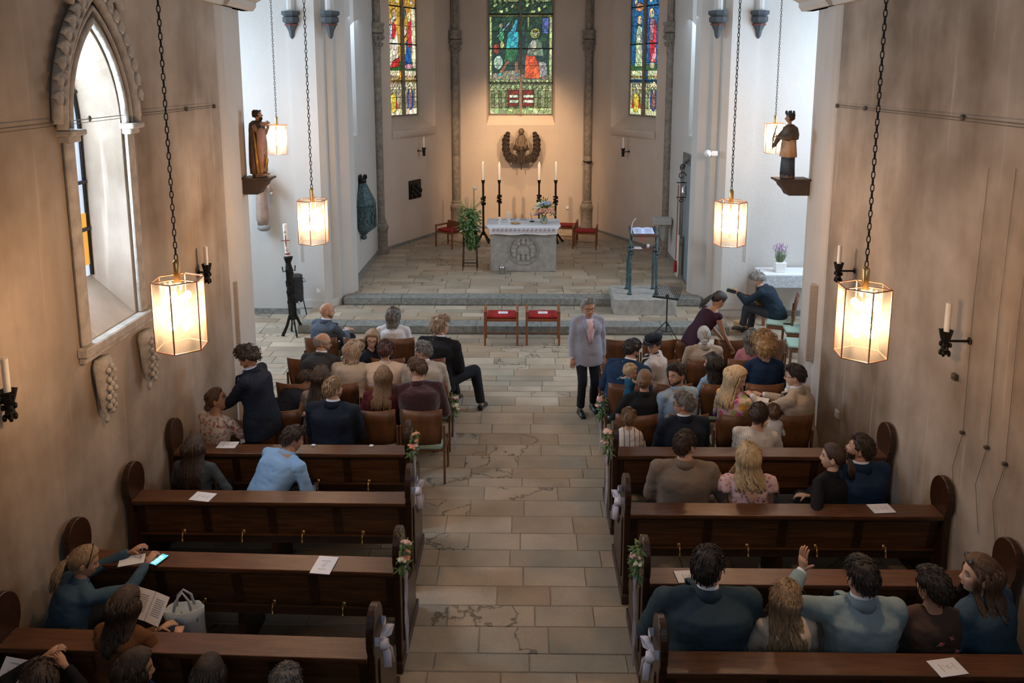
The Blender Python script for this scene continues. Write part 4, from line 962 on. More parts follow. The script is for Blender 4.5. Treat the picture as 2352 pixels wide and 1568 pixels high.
# ---------------- lectern ----------------
lx, ly = 2.49, 15.32
t = thing('lectern', 'green bronze lectern with wooden reading desk on the stone plinth', 'lectern', (lx, ly, .5))
for s in (-1, 1):
    for yy, nm in ((0, 'leg'), (.42, 'leg')):
        B = MB(); rs = random.Random(int(s + 5 + yy * 10)); pts = [(s * .275, yy, 0), (s * .272, yy, .04), (s * .27, yy, .1), (s * .268, yy + .02, .5), (s * .262, yy + (.05 if yy == 0 else -.1), .95)]
        if yy == 0: pts.append((s * .26, yy + .08, 1.22))
        B.tube(pts, [.055, .035, .028, .03, .03, .028][:len(pts)], 8); B.build(nm, M_BRONZE, t, smooth=True)
    B = MB(); 
    for j in range(16): a = j * 2.4; B.ell((s * .265 + math.cos(a) * .05, .05 + math.sin(a) * .045, .86 + (j % 5) * .035), (.025, .025, .035), 6, 4)
    B.build('leaf_cluster', M_BRONZE, t, smooth=True)
    B = MB(); B.tube([(s * .26, .0, 1.24), (s * .26, .35, 1.34)], .035, 8); B.build('side_arm', M_BRONZE, t, smooth=True)
B = MB(); B.box((0, .16, 1.27), (.52, .38, .035), rot=Matrix.Rotation(R(14), 3, 'X')); B.box((0, -.02, 1.235), (.52, .02, .05)); B.build('reading_desk', mat('walnut_desk', (.10, .045, .03), .45), t, bev=.004)
B = MB(); B.box((0, .12, .94), (.50, .28, .022)); B.build('shelf', MATS['walnut_desk'], t, bev=.004)
openbook('lectern_book', 'open book with blue edges on the lectern desk', (lx, ly + .17, .5 + 1.295), 0, .42, .28, R(14), mat('pale_blue_page', (.55, .62, .85), .7))
B = MB(); B.box((0, 0, 0), (.02, .003, .10)); B.box((-.03, 0, .01), (.014, .003, .08)); tag(B.build('book_ribbon', mat('red_ribbon', (.6, .02, .02), .6), loc=(lx - .03, ly - .05, .5 + 1.17)), 'red ribbon hanging below the lectern desk', 'ribbon')
B = MB(); B.box((0, 0, 0), (.21, .2, .006)); tag(B.build('folded_sheet', M_PAPER, loc=(lx - .14, ly + .12, .5 + .957)), 'white sheet lying on the lower lectern shelf', 'paper')
B = MB(); B.lathe([(.028, 0), (.032, .08), (.026, .08), (.02, .01)], n=14); tag(B.build('water_glass', M_WHITEP, smooth=True, loc=(lx + .10, ly + .12, .5 + .953)), 'small white cup on the lower lectern shelf', 'cup')
B = MB(); B.tube([(-.26, .02, 1.28), (-.262, .02, 1.38), (-.25, .0, 1.5), (-.19, -.03, 1.6)], [.012, .008, .006, .006], 8); tag(B.build('lectern_microphone', M_WHITEP, smooth=True, loc=(lx, ly, .5)), 'slim white gooseneck microphone on the left side of the lectern', 'microphone')
# music stand
g = G(1532, 778, 0); t = thing('music_stand', 'black music stand with perforated desk in front of the steps', 'music stand', (g.x, g.y + .1, 0), R(-25))
B = MB()
for j in range(3): a = R(90 + 120 * j); B.tube([(0, 0, .32), (math.cos(a) * .30, math.sin(a) * .30, .02)], .011, 6); B.tube([(0, 0, .1), (math.cos(a) * .16, math.sin(a) * .16, .16)], .008, 5)
B.build('tripod', M_BLACK, t); B = MB(); B.tube([(0, 0, .1), (0, 0, .85)], .014, 8); B.box((0, 0, .80), (.05, .05, .06)); B.build('pole', M_BLACK, t)
B = MB(); RM = Matrix.Rotation(R(28), 3, 'X')
for i in range(14): B.box(Vector((0, .02, .88)) + RM @ Vector((-.24 + i * .037, 0, 0)), (.008, .33, .006), rot=RM)
for i in range(9): B.box(Vector((0, .02, .88)) + RM @ Vector((0, -.165 + i * .041, .001)), (.50, .008, .006), rot=RM)
B.box(Vector((0, .02, .88)) + RM @ Vector((0, -.18, .02)), (.5, .01, .04), rot=RM); B.build('desk', M_BLACK, t)
# ---------------- statues ----------------
M_SKIN0 = mat('painted_flesh', (.36, .20, .12), .55)
def statue(px, py_top, py_bot, s, kind, label):
    X = XL if s < 0 else XR
    Y = 10.5 if s < 0 else 10.7
    zt, zb = P(px, py_top, Y).z, P(px, py_bot, Y).z; h = zt - zb; x = P(px, (py_top + py_bot) / 2, Y).x
    t = thing('saint_statue', label, 'statue', (x, Y, zb), R(75) if s < 0 else R(-75) + math.pi)
    # local: +y is the front of the figure
    t.rotation_euler = (0, 0, R(-98) if s < 0 else R(103))
    g = h
    dark = mat('dark_gown', (.035, .05, .07), .6, noise=.5, nscale=12); gold = mat('gilded_wood', (.60, .33, .06), .35, .6, noise=.5, nscale=14); brown = mat('brown_wood', (.10, .055, .03), .55, noise=.5, nscale=12)
    pinkr = mat('faded_pink_robe', (.42, .22, .17), .6, noise=.3, nscale=10); cream = mat('cream_surplice', (.50, .33, .20), .6, col2=(.32, .17, .09), nscale=6)
    def fold(th, z): return 1 + .07 * math.sin(th * 7 + z * 6) + .04 * math.sin(th * 13)
    B = MB(); B.lathe([(.12, -.0), (.12, .05), (.10, .06)], n=10, sy=.8); B.build('base', brown, t)
    if kind == 'john':
        B = MB(); B.lathe([(.145 * g, .05 * g), (.15 * g, .2 * g), (.14 * g, .45 * g), (.135 * g, .7 * g), (.12 * g, .8 * g), (.05 * g, .84 * g)], (0, -.035 * g, 0), 20, sy=.62, wob=fold); B.build('cloak', brown, t, smooth=True)
        for sx in (-1, 1):
            B = MB(); B.tube([(sx * .05 * g, .05 * g, .04 * g), (sx * .055 * g, .06 * g, .24 * g), (sx * .05 * g, .04 * g, .42 * g)], [.028 * g, .04 * g, .055 * g], 10); B.ell((sx * .05 * g, .09 * g, .035 * g), (.03 * g, .06 * g, .02 * g), 8, 5); B.build('leg', M_SKIN0, t, smooth=True)
        B = MB(); B.lathe([(.11 * g, .36 * g), (.11 * g, .5 * g), (.095 * g, .62 * g), (.12 * g, .76 * g), (.05 * g, .84 * g)], (0, .02 * g, 0), 18, sy=.7, wob=fold); B.build('tunic', brown, t, smooth=True)
        B = MB(); B.tube([(-.11 * g, .03 * g, .78 * g), (-.10 * g, .06 * g, .5 * g), (-.08 * g, .07 * g, .25 * g), (-.11 * g, .06 * g, .06 * g)], [.03 * g, .045 * g, .04 * g, .03 * g], 8, flat=.5); B.build('gold_lining', gold, t, smooth=True)
        B = MB(); B.tube([(.13 * g, .0 * g, .76 * g), (.125 * g, .03 * g, .5 * g), (.12 * g, .04 * g, .25 * g), (.13 * g, .05 * g, .06 * g)], [.02 * g, .042 * g, .045 * g, .03 * g], 8, flat=.6); B.build('gold_lining', gold, t, smooth=True)
        B = MB(); B.lathe([(.05 * g, .16 * g), (.08 * g, .3 * g), (.10 * g, .5 * g), (.09 * g, .68 * g), (.04 * g, .74 * g)], (.09 * g, .10 * g, 0), 16, sy=.6, wob=fold); B.build('draped_cloth', pinkr, t, smooth=True)
        B = MB(); B.tube([(.09 * g, .15 * g, .14 * g), (.08 * g, .17 * g, .26 * g), (.1 * g, .14 * g, .36 * g)], [.03 * g, .035 * g, .02 * g], 8, flat=.5); B.build('gold_hem', gold, t, smooth=True)
        B = MB(); B.ell((.05 * g, .13 * g, .79 * g), (.03 * g, .07 * g, .035 * g), 10, 6); B.ell((.05 * g, .2 * g, .81 * g), (.02 * g, .03 * g, .022 * g), 8, 5)
        for sx in (-1, 1): B.ell((.05 * g + sx * .02 * g, .18 * g, .835 * g), .01 * g, 6, 4)
        B.build('lamb', mat('lamb_wool', (.45, .33, .25), .8, noise=.3), t, smooth=True)
        B = MB(); B.tube([(-.12 * g, 0, .77 * g), (-.14 * g, .06 * g, .64 * g), (-.04 * g, .15 * g, .74 * g)], [.035 * g, .03 * g, .02 * g], 8); B.tube([(.12 * g, 0, .77 * g), (.14 * g, .08 * g, .66 * g), (.05 * g, .15 * g, .72 * g)], [.035 * g, .03 * g, .02 * g], 8); B.ell((-.03 * g, .155 * g, .75 * g), (.02 * g, .02 * g, .025 * g), 8, 5); B.build('arms', M_SKIN0, t, smooth=True)
    else:
        B = MB(); B.lathe([(.13 * g, .04 * g), (.12 * g, .2 * g), (.11 * g, .42 * g)], (0, 0, 0), 20, sy=.8, wob=fold); B.build('gown', dark, t, smooth=True)
        B = MB(); B.lathe([(.155 * g, .33 * g), (.14 * g, .45 * g), (.12 * g, .6 * g), (.115 * g, .72 * g), (.06 * g, .80 * g)], (0, 0, 0), 20, sy=.75, wob=fold); B.build('surplice', cream, t, smooth=True)
        B = MB(); B.lathe([(.14 * g, .60 * g), (.145 * g, .68 * g), (.12 * g, .78 * g), (.05 * g, .83 * g)], (0, -.01 * g, 0), 18, sy=.85, wob=fold); B.build('mantle', mat('brown_mantle', (.12, .08, .05), .6, noise=.4), t, smooth=True)
        B = MB(); B.tube([(-.12 * g, 0, .73 * g), (-.14 * g, .1 * g, .62 * g), (-.03 * g, .22 * g, .64 * g)], [.045 * g, .045 * g, .03 * g], 8); B.tube([(.12 * g, 0, .73 * g), (.15 * g, .1 * g, .6 * g), (.08 * g, .2 * g, .5 * g)], [.045 * g, .045 * g, .03 * g], 8); B.build('sleeves', MATS['brown_mantle'], t, smooth=True)
        B = MB(); B.ell((-.03 * g, .24 * g, .65 * g), .022 * g, 8, 6); B.ell((.07 * g, .22 * g, .49 * g), .022 * g, 8, 6); B.build('hands', M_SKIN0, t, smooth=True)
        B = MB(); B.tube([(.07 * g, .24 * g, .44 * g), (.03 * g, .26 * g, .62 * g), (-.03 * g, .24 * g, .82 * g)], [.008 * g, .02 * g, .004 * g], 5, flat=.4)
        for j in range(6): z = .48 + j * .05; B.tube([(.05 * g - j * .015 * g, .25 * g, z * g), (.02 * g - j * .012 * g, .28 * g, (z + .07) * g)], [.008 * g, .002 * g], 4)
        B.build('palm_branch', dark, t, smooth=True)
        B = MB(); B.lathe([(.05 * g, .955 * g), (.055 * g, .98 * g), (.05 * g, 1.0 * g)], (0, .01 * g, 0), 8); 
        for j in range(4): a = R(90 * j + 45); B.ell((math.cos(a) * .055 * g, .01 * g + math.sin(a) * .055 * g, 1.01 * g), (.02 * g, .02 * g, .035 * g), 6, 4)
        B.build('four_cornered_cap', dark, t)
    B = MB(); B.tube([(0, 0, .80 * g), (0, .01 * g, .88 * g)], .03 * g, 8); B.ell((0, .02 * g, .92 * g), (.048 * g, .058 * g, .066 * g), 14, 10); B.ell((0, .085 * g, .915 * g), (.008 * g, .016 * g, .012 * g), 6, 4); B.build('head', M_SKIN0, t, smooth=True)
    B = MB(); B.ell((0, .0, .935 * g), (.06 * g, .062 * g, .065 * g), 12, 8)
    for j in range(30): a = j * 2.4; B.ell((math.cos(a) * .055 * g, -.005 * g + math.sin(a) * .05 * g, (.90 + .09 * (j / 30)) * g), .018 * g, 6, 4)
    if kind == 'john': B.ell((0, .06 * g, .87 * g), (.03 * g, .03 * g, .035 * g), 8, 6)
    B.build('hair', mat('carved_hair', (.03, .018, .012), .7), t, smooth=True)
    # bracket
    zb2 = zb - .02; k = thing('statue_bracket', 'dark wooden console under the %s saint' % ('left' if s < 0 else 'right'), 'bracket', (x, Y, zb2))
    gap = abs(X - x); pr = [(.15, 0), (.15, -.03), (.12, -.05), (.10, -.09), (.04, -.15), (.0, -.22), (-gap, -.22), (-gap, 0)]
    B = MB(); B.prism([(-s * u, z) for u, z in pr], 'y', -.11, .11); B.build('console', mat('console_wood', (.06, .04, .03), .6, noise=.3), k, bev=.008)
    B = MB(); B.box((s * (gap - .18) / 2, 0, .0), (gap + .18, .30, .03)); B.build('top_plate', MATS['console_wood'], k, bev=.006)
statue(593, 252, 405, -1, 'john', 'painted wooden saint with gold-lined cloak and lamb on the left pier')
statue(1812, 260, 408, 1, 'nep', 'dark carved saint with a four-cornered cap on the right pier')
# pale robed figure on the left transept wall
zt, zb = P(610, 415, 15.33).z, P(610, 530, 15.33).z
t = thing('wall_figure', 'pale robed figure with outstretched arm on the left transept wall', 'statue', (P(600, 470, 15.30).x, 15.33, zb)); h = zt - zb
M_PALEW = mat('pale_robe', (.40, .29, .23), .7, noise=.3, nscale=12)
B = MB(); B.lathe([(.10, .12), (.13, .3), (.11, h * .7), (.13, h), (.08, h * 1.12)], n=18, sy=.7, wob=lambda th, z: 1 + .1 * math.sin(th * 7)); B.build('robe', M_PALEW, t, smooth=True)
B = MB(); B.tube([(.05, 0, h * 1.05), (.16, -.05, h * .95), (.24, -.08, h * .80)], [.06, .05, .04], 8); B.ell((.25, -.09, h * .76), .04, 8, 6); B.build('sleeve', M_PALEW, t, smooth=True)
B = MB(); B.ell((.0, -.02, h * 1.2), (.07, .08, .1), 12, 8); B.build('head', M_SKIN0, t, smooth=True)
B = MB(); B.ell((.02, 0, .07), (.14, .1, .08), 12, 6); B.build('cloud_base', mat('grey_cloud', (.25, .24, .23), .8), t, smooth=True)
# hanging bronze vessel on the left chancel wall
Y = 17.37; c = P(836, 475, Y); zb, zt = P(836, 550, Y).z, P(836, 401, Y).z; h = zt - zb
t = thing('wall_tabernacle', 'tall green bronze vessel with crown finial on the left chancel wall', 'vessel', (c.x - .02, Y, zb))
pr = [(.03, 0), (.065, .015), (.07, .05), (.05, .07), (.10, .11), (.28, .19)]
B = MB(); B.lathe([(r_, z * h / 1) for r_, z in pr], n=20); B.build('drop', M_BRONZE, t, smooth=True)
B = MB(); B.lathe([(.28, .19 * h), (.29, .25 * h), (.275, .3 * h), (.29, .52 * h), (.31, .55 * h), (.29, .58 * h)], n=16)
rs = random.Random(2)
for j in range(130): a = rs.uniform(0, 6.28); B.box((math.cos(a) * .285, math.sin(a) * .285, rs.uniform(.22, .56) * h), (.05, .03, .07), rz=a + 1.57)
B.build('drum', M_BRONZE, t)
B = MB(); B.lathe([(.30, .56 * h), (.28, .62 * h), (.10, .86 * h), (.075, .88 * h)], n=10); B.build('cone_roof', M_BRONZE, t)
B = MB(); B.lathe([(.08, .87 * h), (.10, .9 * h), (.085, .93 * h), (.09, .94 * h)], n=10)
for j in range(6): a = R(60 * j); p = Vector((math.cos(a) * .09, math.sin(a) * .09, .95 * h)); B.lathe([(.02, -.02), (.028, .03), (.02, .05), (.004, .09)], p, 5)
B.build('crown', M_IRON, t)
# plaque, sconces
F, Ln = wallF(*AP['left']); 
B = MB(); vs = [F(u, z, d) for u in (1.39, 1.94) for z in (1.56, 2.08) for d in (-.03, -.001)]; B.add(vs, [(0, 1, 3, 2), (4, 6, 7, 5), (0, 4, 5, 1), (2, 3, 7, 6), (0, 2, 6, 4), (1, 5, 7, 3)]); o = B.build('relief_plaque', M_IRON); tag(o, 'square dark metal relief plaque on the left apse wall', 'plaque')
B = MB()
for j in range(12): B.ell(F(1.42 + .040 * j + .03, 1.65 + .3 * ((j * 7) % 5) / 5, -.04), (.06, .04, .08), 6, 4)
B.build('relief', M_IRON, o, smooth=True)
def sconce(p, d, label, ch=.2):
    """p: candle cup position; d: unit vector from cup to wall; arm length"""
    t = thing('wall_sconce', label, 'sconce', p, group='wrought iron wall candles'); d = Vector(d)
    B = MB(); B.tube([(0, 0, 0), d], .012, 6); B.lathe([(.012, 0), (.035, 0), (.035, .012), (.012, .02)], d * .97, 10, M=d.normalized().to_track_quat('Z', 'Y').to_matrix()); B.build('arm', M_IRON, t)
    B = MB(); B.lathe([(.02, -.12), (.035, -.08), (.03, -.02), (.045, .03), (.062, .10), (.045, .09), (.02, .06)], n=8, wob=lambda th, z: 1 + .12 * math.sin(th * 3))
    for j in range(4): a = R(90 * j + 45); B.ell((math.cos(a) * .035, math.sin(a) * .035, -.11), (.018, .018, .03), 6, 4); B.ell((math.cos(a) * .04, math.sin(a) * .04, -.03), (.016, .016, .025), 6, 4)
    B.build('cup', M_IRON, t)
    B = MB(); B.lathe([(.024, .05), (.024, .09 + ch), (.012, .095 + ch)], n=12); B.tube([(0, 0, .09 + ch), (0, 0, .11 + ch)], .002, 4, m=0); B.build('candle', M_WAX, t, auto=40)
sconce(P(20, 925, 5.28) + Vector((0, 0, 0)), (XL - P(20, 925, 5.28).x, 0, .0), 'wall candle on the left nave wall at the picture edge', .25)
sconce(P(475, 625, 8.82), (XL - P(475, 625, 8.82).x, 0, 0), 'wall candle on the left nave wall behind the nearest lantern', .22)
sconce(P(1926, 622, 9.02), (XR - P(1926, 622, 9.02).x, 0, 0), 'wall candle on the right nave wall, left of the near lantern', .22)
sconce(P(2172, 783, 6.61), (XR - P(2172, 783, 6.61).x, 0, 0), 'wall candle on the right nave wall, right of the near lantern', .26)
for nm, u, lab in (('left', 1.87, 'wall candle under the left stained window'), ('right', 1.85, 'wall candle under the right stained window')):
    F, Ln = wallF(*AP[nm]); p = Vector(F(u, 2.88, -.2)); sconce(p, (Vector(F(u, 2.88, 0)) - p), lab, .3)
# wires along the nave walls
for s, X, ya, yb, n_ in ((-1, XL, 1, 9.55, 'left'), (1, XR, 1, 9.82, 'right')):
    B = MB(); B.tube([(X - s * .03, ya, 4.585), (X - s * .035, (ya + yb) / 2, 4.56), (X - s * .03, yb, 4.585)], .004, 5); B.tube([(X - s * .02, ya, 4.56), (X - s * .025, (ya + yb) / 2, 4.53), (X - s * .02, yb, 4.56)], .003, 5)
    for yy in (yb, yb - .8, yb - 2.8): B.ell((X - s * .02, yy, 4.57), (.02, .03, .03), 6, 4)
    tag(B.build('picture_wire', mat('dull_wire', (.12, .10, .08), .6, .4)), 'thin wire stretched along the %s nave wall' % n_, 'wire')
# column loudspeakers
def panel(x, y, z0, z1, w_, d_, label, col, rz=0):
    t = thing('column_speaker', label, 'loudspeaker', (x, y, z0), rz); h = z1 - z0
    B = MB(); B.box((0, 0, h / 2), (w_, d_, h)); B.build('cabinet', col, t, bev=.01)
    B = MB()
    for k in range(int(h / .03)): B.box((0, -d_ / 2 - .002, .03 + k * .03), (w_ * .7, .004, .008))
    B.build('grille', mat('speaker_grille', (.32, .28, .23), .8), t)
M_SPK = mat('beige_speaker', (.44, .37, .30), .6)
panel(XL + .06, 14.75, P(537, 645, 9.82).z, P(537, 645, 9.82).z - .9 if False else P(540, 795, 9.82).z, .12, .10, 'tall beige column loudspeaker on the left pier', M_SPK, R(20)) if False else None
for s, X, Y, pxt, pyt, pyb, lab in ((-1, XL, 9.85, 538, 645, 800, 'tall beige column loudspeaker on the left pier'), (1, XR, 10.02, 1867, 652, 828, 'tall beige column loudspeaker on the right pier')):
    z1, z0 = P(pxt, pyt, Y).z, P(pxt, pyb, Y).z; panel(P(pxt, (pyt + pyb) / 2, Y).x + (-s) * .01, Y, z0, z1, .11, .10, lab, M_SPK, R(-25 * s))
for px, lab in ((1711, 'white column loudspeaker beside the right arch pier'), (693, 'white column loudspeaker beside the left arch pier')):
    z1, z0 = P(px, 486, 15.43).z, P(px, 602, 15.43).z; panel(P(px, 540, 15.43).x, 15.45, z0, z1, .10, .08, lab, M_WHITE)
# painted corbels
for px, lab in ((668, 'left of the left arch pier'), (757, 'inside the left arch pier'), (1650, 'inside the right arch pier'), (1745, 'right of the right arch pier')):
    p = P(px, 60, 15.36); t = thing('painted_corbel', 'blue-grey corbel with red edge, %s' % lab, 'corbel', (p.x, 15.42, 5.72))
    B = MB(); B.lathe([(.02, -.05), (.05, 0), (.07, .1), (.12, .2)], n=8); B.build('cone', mat('corbel_blue', (.05, .06, .07), .7), t); B = MB(); B.lathe([(.12, .2), (.145, .215), (.145, .23), (.12, .24)], n=8); B.build('red_edge', mat('corbel_red', (.14, .04, .03), .7), t)
    B = MB(); B.lathe([(.12, .24), (.17, .28), (.17, .36), (.14, .38), (.19, .42), (.19, .48), (.08, .48)], n=8, a0=R(22.5)); B.build('cap', MATS['corbel_blue'], t); B = MB(); B.tube([(0, 0, .48), (0, 0, ZC - 5.72)], .09, 10); B.build('rib', M_WHITE, t)
# paschal candle on its stand
g = G(676, 768, 0); t = thing('paschal_candlestick', 'tall black wrought stand holding the paschal candle', 'candlestick', (g.x, g.y, 0), 0); t.rotation_euler = (0, R(-2), 0)
B = MB()
for j in range(4): a = R(30 + 90 * j); d = Vector((math.cos(a), math.sin(a), 0)); B.tube([d * .22 + Vector((0, 0, .01)), d * .12 + Vector((0, 0, .2)), d * .05 + Vector((0, 0, .4))], [.035, .03, .03], 5, flat=.5)
B.build('feet', M_IRON, t); B = MB(); B.lathe([(.05, .3), (.07, .42), (.065, .9), (.07, 1.3), (.055, 1.36), (.05, 1.42), (.09, 1.54), (.06, 1.55)], n=10, wob=lambda th, z: 1 + .14 * math.sin(th * 3 + z * 25)); rs = random.Random(8)
for j in range(70): a = rs.uniform(0, 6.28); B.box((math.cos(a) * .065, math.sin(a) * .065, rs.uniform(.4, 1.3)), (.03, .02, .05), rz=a)
for j in range(4): a = R(90 * j + 20); B.tube([(math.cos(a) * .05, math.sin(a) * .05, 1.28), (math.cos(a) * .11, math.sin(a) * .11, 1.26), (math.cos(a) * .12, math.sin(a) * .12, 1.36)], .012, 5)
B.build('column', M_IRON, t)
t2 = thing('paschal_candle', 'thick white paschal candle with red cross and letters', 'candle', (g.x - .055, g.y, 1.56), 0); t2.rotation_euler = (0, R(-2.5), 0)
B = MB(); B.lathe([(.045, 0), (.045, .60), (.035, .625), (.02, .62)], n=18); B.build('wax', M_WAX, t2, auto=40)
M_REDW = mat('red_wax', (.30, .03, .025), .5)
B = MB(); B.box((0, -.045, .30), (.014, .012, .22)); B.box((0, -.05, .31), (.17, .01, .014)); B.lathe([(.047, .03), (.047, .06), (.046, .061)], n=18)
for z in (.28, .31, .34, .25): B.ell((0, -.048, z), .012, 6, 4)
B.build('red_cross', M_REDW, t2)
def text(s, size, mat_, loc, rot, parent=None, nm='lettering'):
    cu = bpy.data.curves.new(nm, 'FONT'); cu.body = s; cu.size = size; cu.extrude = .001; cu.align_x = 'CENTER'; cu.align_y = 'CENTER'
    o = bpy.data.objects.new(nm, cu); SC.collection.objects.link(o)
    bpy.context.view_layer.update(); me = bpy.data.meshes.new_from_object(o.evaluated_get(bpy.context.evaluated_depsgraph_get())); bpy.data.objects.remove(o)
    me.materials.clear(); me.materials.append(mat_); return link(nm, me, parent, loc=loc, rot=rot)
text('A', .07, M_REDW, (0, -.049, .47), (R(90), 0, 0), t2); text('\u03a9', .07, M_REDW, (0.01, -.049, .12), (R(90), 0, 0), t2)
B = MB(); B.tube([(0, 0, .62), (0, 0, .65)], .003, 4); B.build('wick', M_BLACK, t2)
# holy water barrel
g = G(700, 728, 0); t = thing('water_barrel', 'dark metal water barrel with tap on a wire stand, behind the paschal stand', 'barrel', (g.x - .08, 15.0, 0)); M_DK = mat('dark_pewter', (.05, .052, .055), .4, .7)
zb, zt = P(692, 692, 15.00).z, P(692, 633, 15.00).z
B = MB(); h = zt - zb; B.lathe([(.13, zb), (.15, zb + .03), (.155, zb + h * .5), (.145, zt - .02), (.15, zt), (.13, zt + .02), (.02, zt + .03)], n=20)
for z in (.1, .3, .5, .8): B.torus((0, 0, zb + h * z), .153, .006, 20, 4)
B.build('drum', M_DK, t, smooth=True); B = MB(); B.tube([(.1, -.14, zb + .05), (.12, -.2, zb + .05), (.12, -.2, zb)], .014, 6); B.tube([(.14, 0, zt - .05), (.2, 0, zt - .06), (.2, 0, zt - .12), (.15, 0, zt - .13)], .01, 5); B.build('tap', M_STEEL, t, smooth=True)
B = MB()
for j in range(3): a = R(30 + 120 * j); B.tube([(math.cos(a) * .13, math.sin(a) * .13, zb + .1), (math.cos(a) * .22, math.sin(a) * .22, 0)], .011, 5)
B.build('wire_legs', M_IRON, t)
# sockets and plates
for (x, y, z, dx, dy, lab) in ((P(733, 667, 15.41).x, 15.40, P(733, 667, 15.41).z, .10, .02, 'white switch plate low on the left arch pier'), (P(1378, 538, 22.04).x - .9, 22.96, 1.0, .09, .02, 'white socket on the apse wall behind the altar')):
    B = MB(); B.box((0, 0, 0), (dx, dy, dx)); B.box((0, -dy / 2, 0), (dx * .7, .006, dx * .7)); tag(B.build('socket_plate', M_WHITEP, bev=.003, loc=(x, y, z)), lab, 'socket')
B = MB(); B.box((0, 0, 0), (.02, .1, .1)); B.box((-.01, 0, 0), (.01, .07, .07)); tag(B.build('socket_plate', mat('cream_plastic', (.5, .45, .36), .5), loc=(XR - .01, 9.2, P(1890, 960, 9.08).z)), 'cream socket low on the right nave wall', 'socket')
for k, (px, py) in enumerate(((2198, 865), (2215, 993), (2271, 1027), (2313, 1065))):
    r_ = P(px, py, 6.68); tt = XR / r_.x; p = Vector((XR - .02, 6.68 * tt, CAM_H + (r_.z - CAM_H) * tt)); sz = .06 if k == 0 else .03
    B = MB(); B.box((0, 0, 0), (.04, sz, sz)); B.box((-.015, 0, 0), (.02, sz * .6, sz * .6)); tag(B.build('wall_clamp', mat('rusty_iron', (.10, .075, .055), .8, noise=.5), loc=p, bev=.004), ['square iron block', 'small iron hook', 'iron hook with a wire', 'lowest iron hook'][k] + ' on the right nave wall below the wall candle', 'wall fixing')
    if k: 
        B = MB(); B.tube([(-.005, 0, 0), (-.01, .02, 1.2), (-.005, 0, 2.4)], .0025, 4); B.tube([(-.005, 0, 0), (-.01, .1, -.4), (-.005, .0, -.8)], .0025, 4); tag(B.build('loose_wire', MATS['dull_wire'], loc=p - Vector((-.012, 0, 0))), ['', 'nearly straight wire above the small hook', 'wire running through the middle hook on the right wall', 'wire curling at the lowest hook on the right wall'][k], 'wire')
# spotlight on the right arch pier
p = P(1634, 352, 15.43); t = thing('wall_spotlight', 'small white swivelling spotlight on the right arch pier', 'spotlight', p)
B = MB(); B.box((.05, 0, 0), (.13, .1, .10)); B.build('bracket', M_WHITEP, t, bev=.01); B = MB(); B.ell((-.08, -.02, 0), (.075, .07, .075), 14, 10); B.lathe([(.06, -.02), (.062, .0), (.02, .01)], (-.10, -.05, -.03), 14, M=Vector((-.6, -.3, -.6)).normalized().to_track_quat('Z', 'Y').to_matrix()); B.build('lamp_head', M_WHITEP, t, smooth=True)
# niche doorway with bell, right chancel wall
yc, ye = 17.6, 16.3
t = thing('sacristy_doorway', 'grey stone door surround with shafts on the right chancel wall', 'doorway', (CW - .03, 0, 0))
M_GST = mat('grey_stone', (.17, .16, .14), .8, noise=.3, nscale=8, bump=.2)
B = MB(); B.box((-.01, (yc + ye) / 2, 1.78), (.03, yc - ye, 2.88)); B.build('recess', M_GST, t)
B = MB()
for yy, rr in ((yc - .08, .04), (yc - .19, .03), (yc - .30, .04)):
    B.tube([(-.04, yy, 1.15), (-.04, yy, 2.85)], rr, 10); B.lathe([(rr * 1.3, 1.1), (rr * 1.6, 1.2), (rr, 1.26)], (-.04, yy, 0), 10)
B.build('jamb_shaft', M_GST, t, smooth=True)
B = MB(); B.tube([(-.04, yc - .08 - .6 * q, 2.85 + .28 * math.sin(q * 1.57)) for q in (0, .2, .4, .6, .8, 1)], .05, 8); B.box((-.05, yc - .14, 2.85), (.08, .24, .08)); B.build('arch_moulding', M_GST, t, smooth=True)
B = MB(); B.box((-.03, yc - .85, 1.7), (.05, .86, 2.6)); B.build('door_leaf', mat('bluegrey_door', (.22, .26, .27), .7, noise=.2), t, bev=.004)
for k in range(5):
    B = MB(); B.box((-.06, yc - .5 - k * .16, 1.7), (.012, .15, 2.5)); B.build('door_board', MATS['bluegrey_door'], t, bev=.004)
t = thing('sacristy_bell', 'small bell in a scrolled iron bracket with a red pull rope', 'bell', (CW - .12, 16.95, 2.55))
for zz_ in (.05, -.28): B = MB(); B.tube([(.1, 0, zz_), (-.19, 0, zz_)], .012, 5); B.build('bracket_bar', M_IRON, t)
for zz, r_ in ((.2, .1), (.40, .07), (-.36, .06)): B = MB(); B.tube([(-.08 + r_ * (1 - a * .09) * math.cos(a * .8), 0, zz + r_ * (1 - a * .09) * math.sin(a * .8)) for a in range(9)], .01, 5); B.build('iron_scroll', M_IRON, t)
B = MB(); B.lathe([(.09, -.22), (.07, -.15), (.055, -.05), (.02, -.0)], (-.02, 0, 0), 14); B.build('bell_cup', M_STEEL, t, smooth=True)
B = MB(); B.tube([(-.15, 0, 0), (-.155, 0, -1.55), (-.16, 0, -1.7)], .012, 6); B.build('red_rope', mat('red_rope', (.38, .08, .06), .8), t); B = MB(); B.lathe([(.02, -1.72), (.035, -1.8), (.04, -1.98), (.02, -2.0)], (-.16, 0, 0), 8); B.build('red_tassel', M_RED, t)
B = MB(); vs = []
for j in range(9):
    for i in range(7): vs.append((-.10 - .04 * math.sin(i * 1.9), -.10 + i * .035 * (1 + j * .06), -1.15 - j * .12))
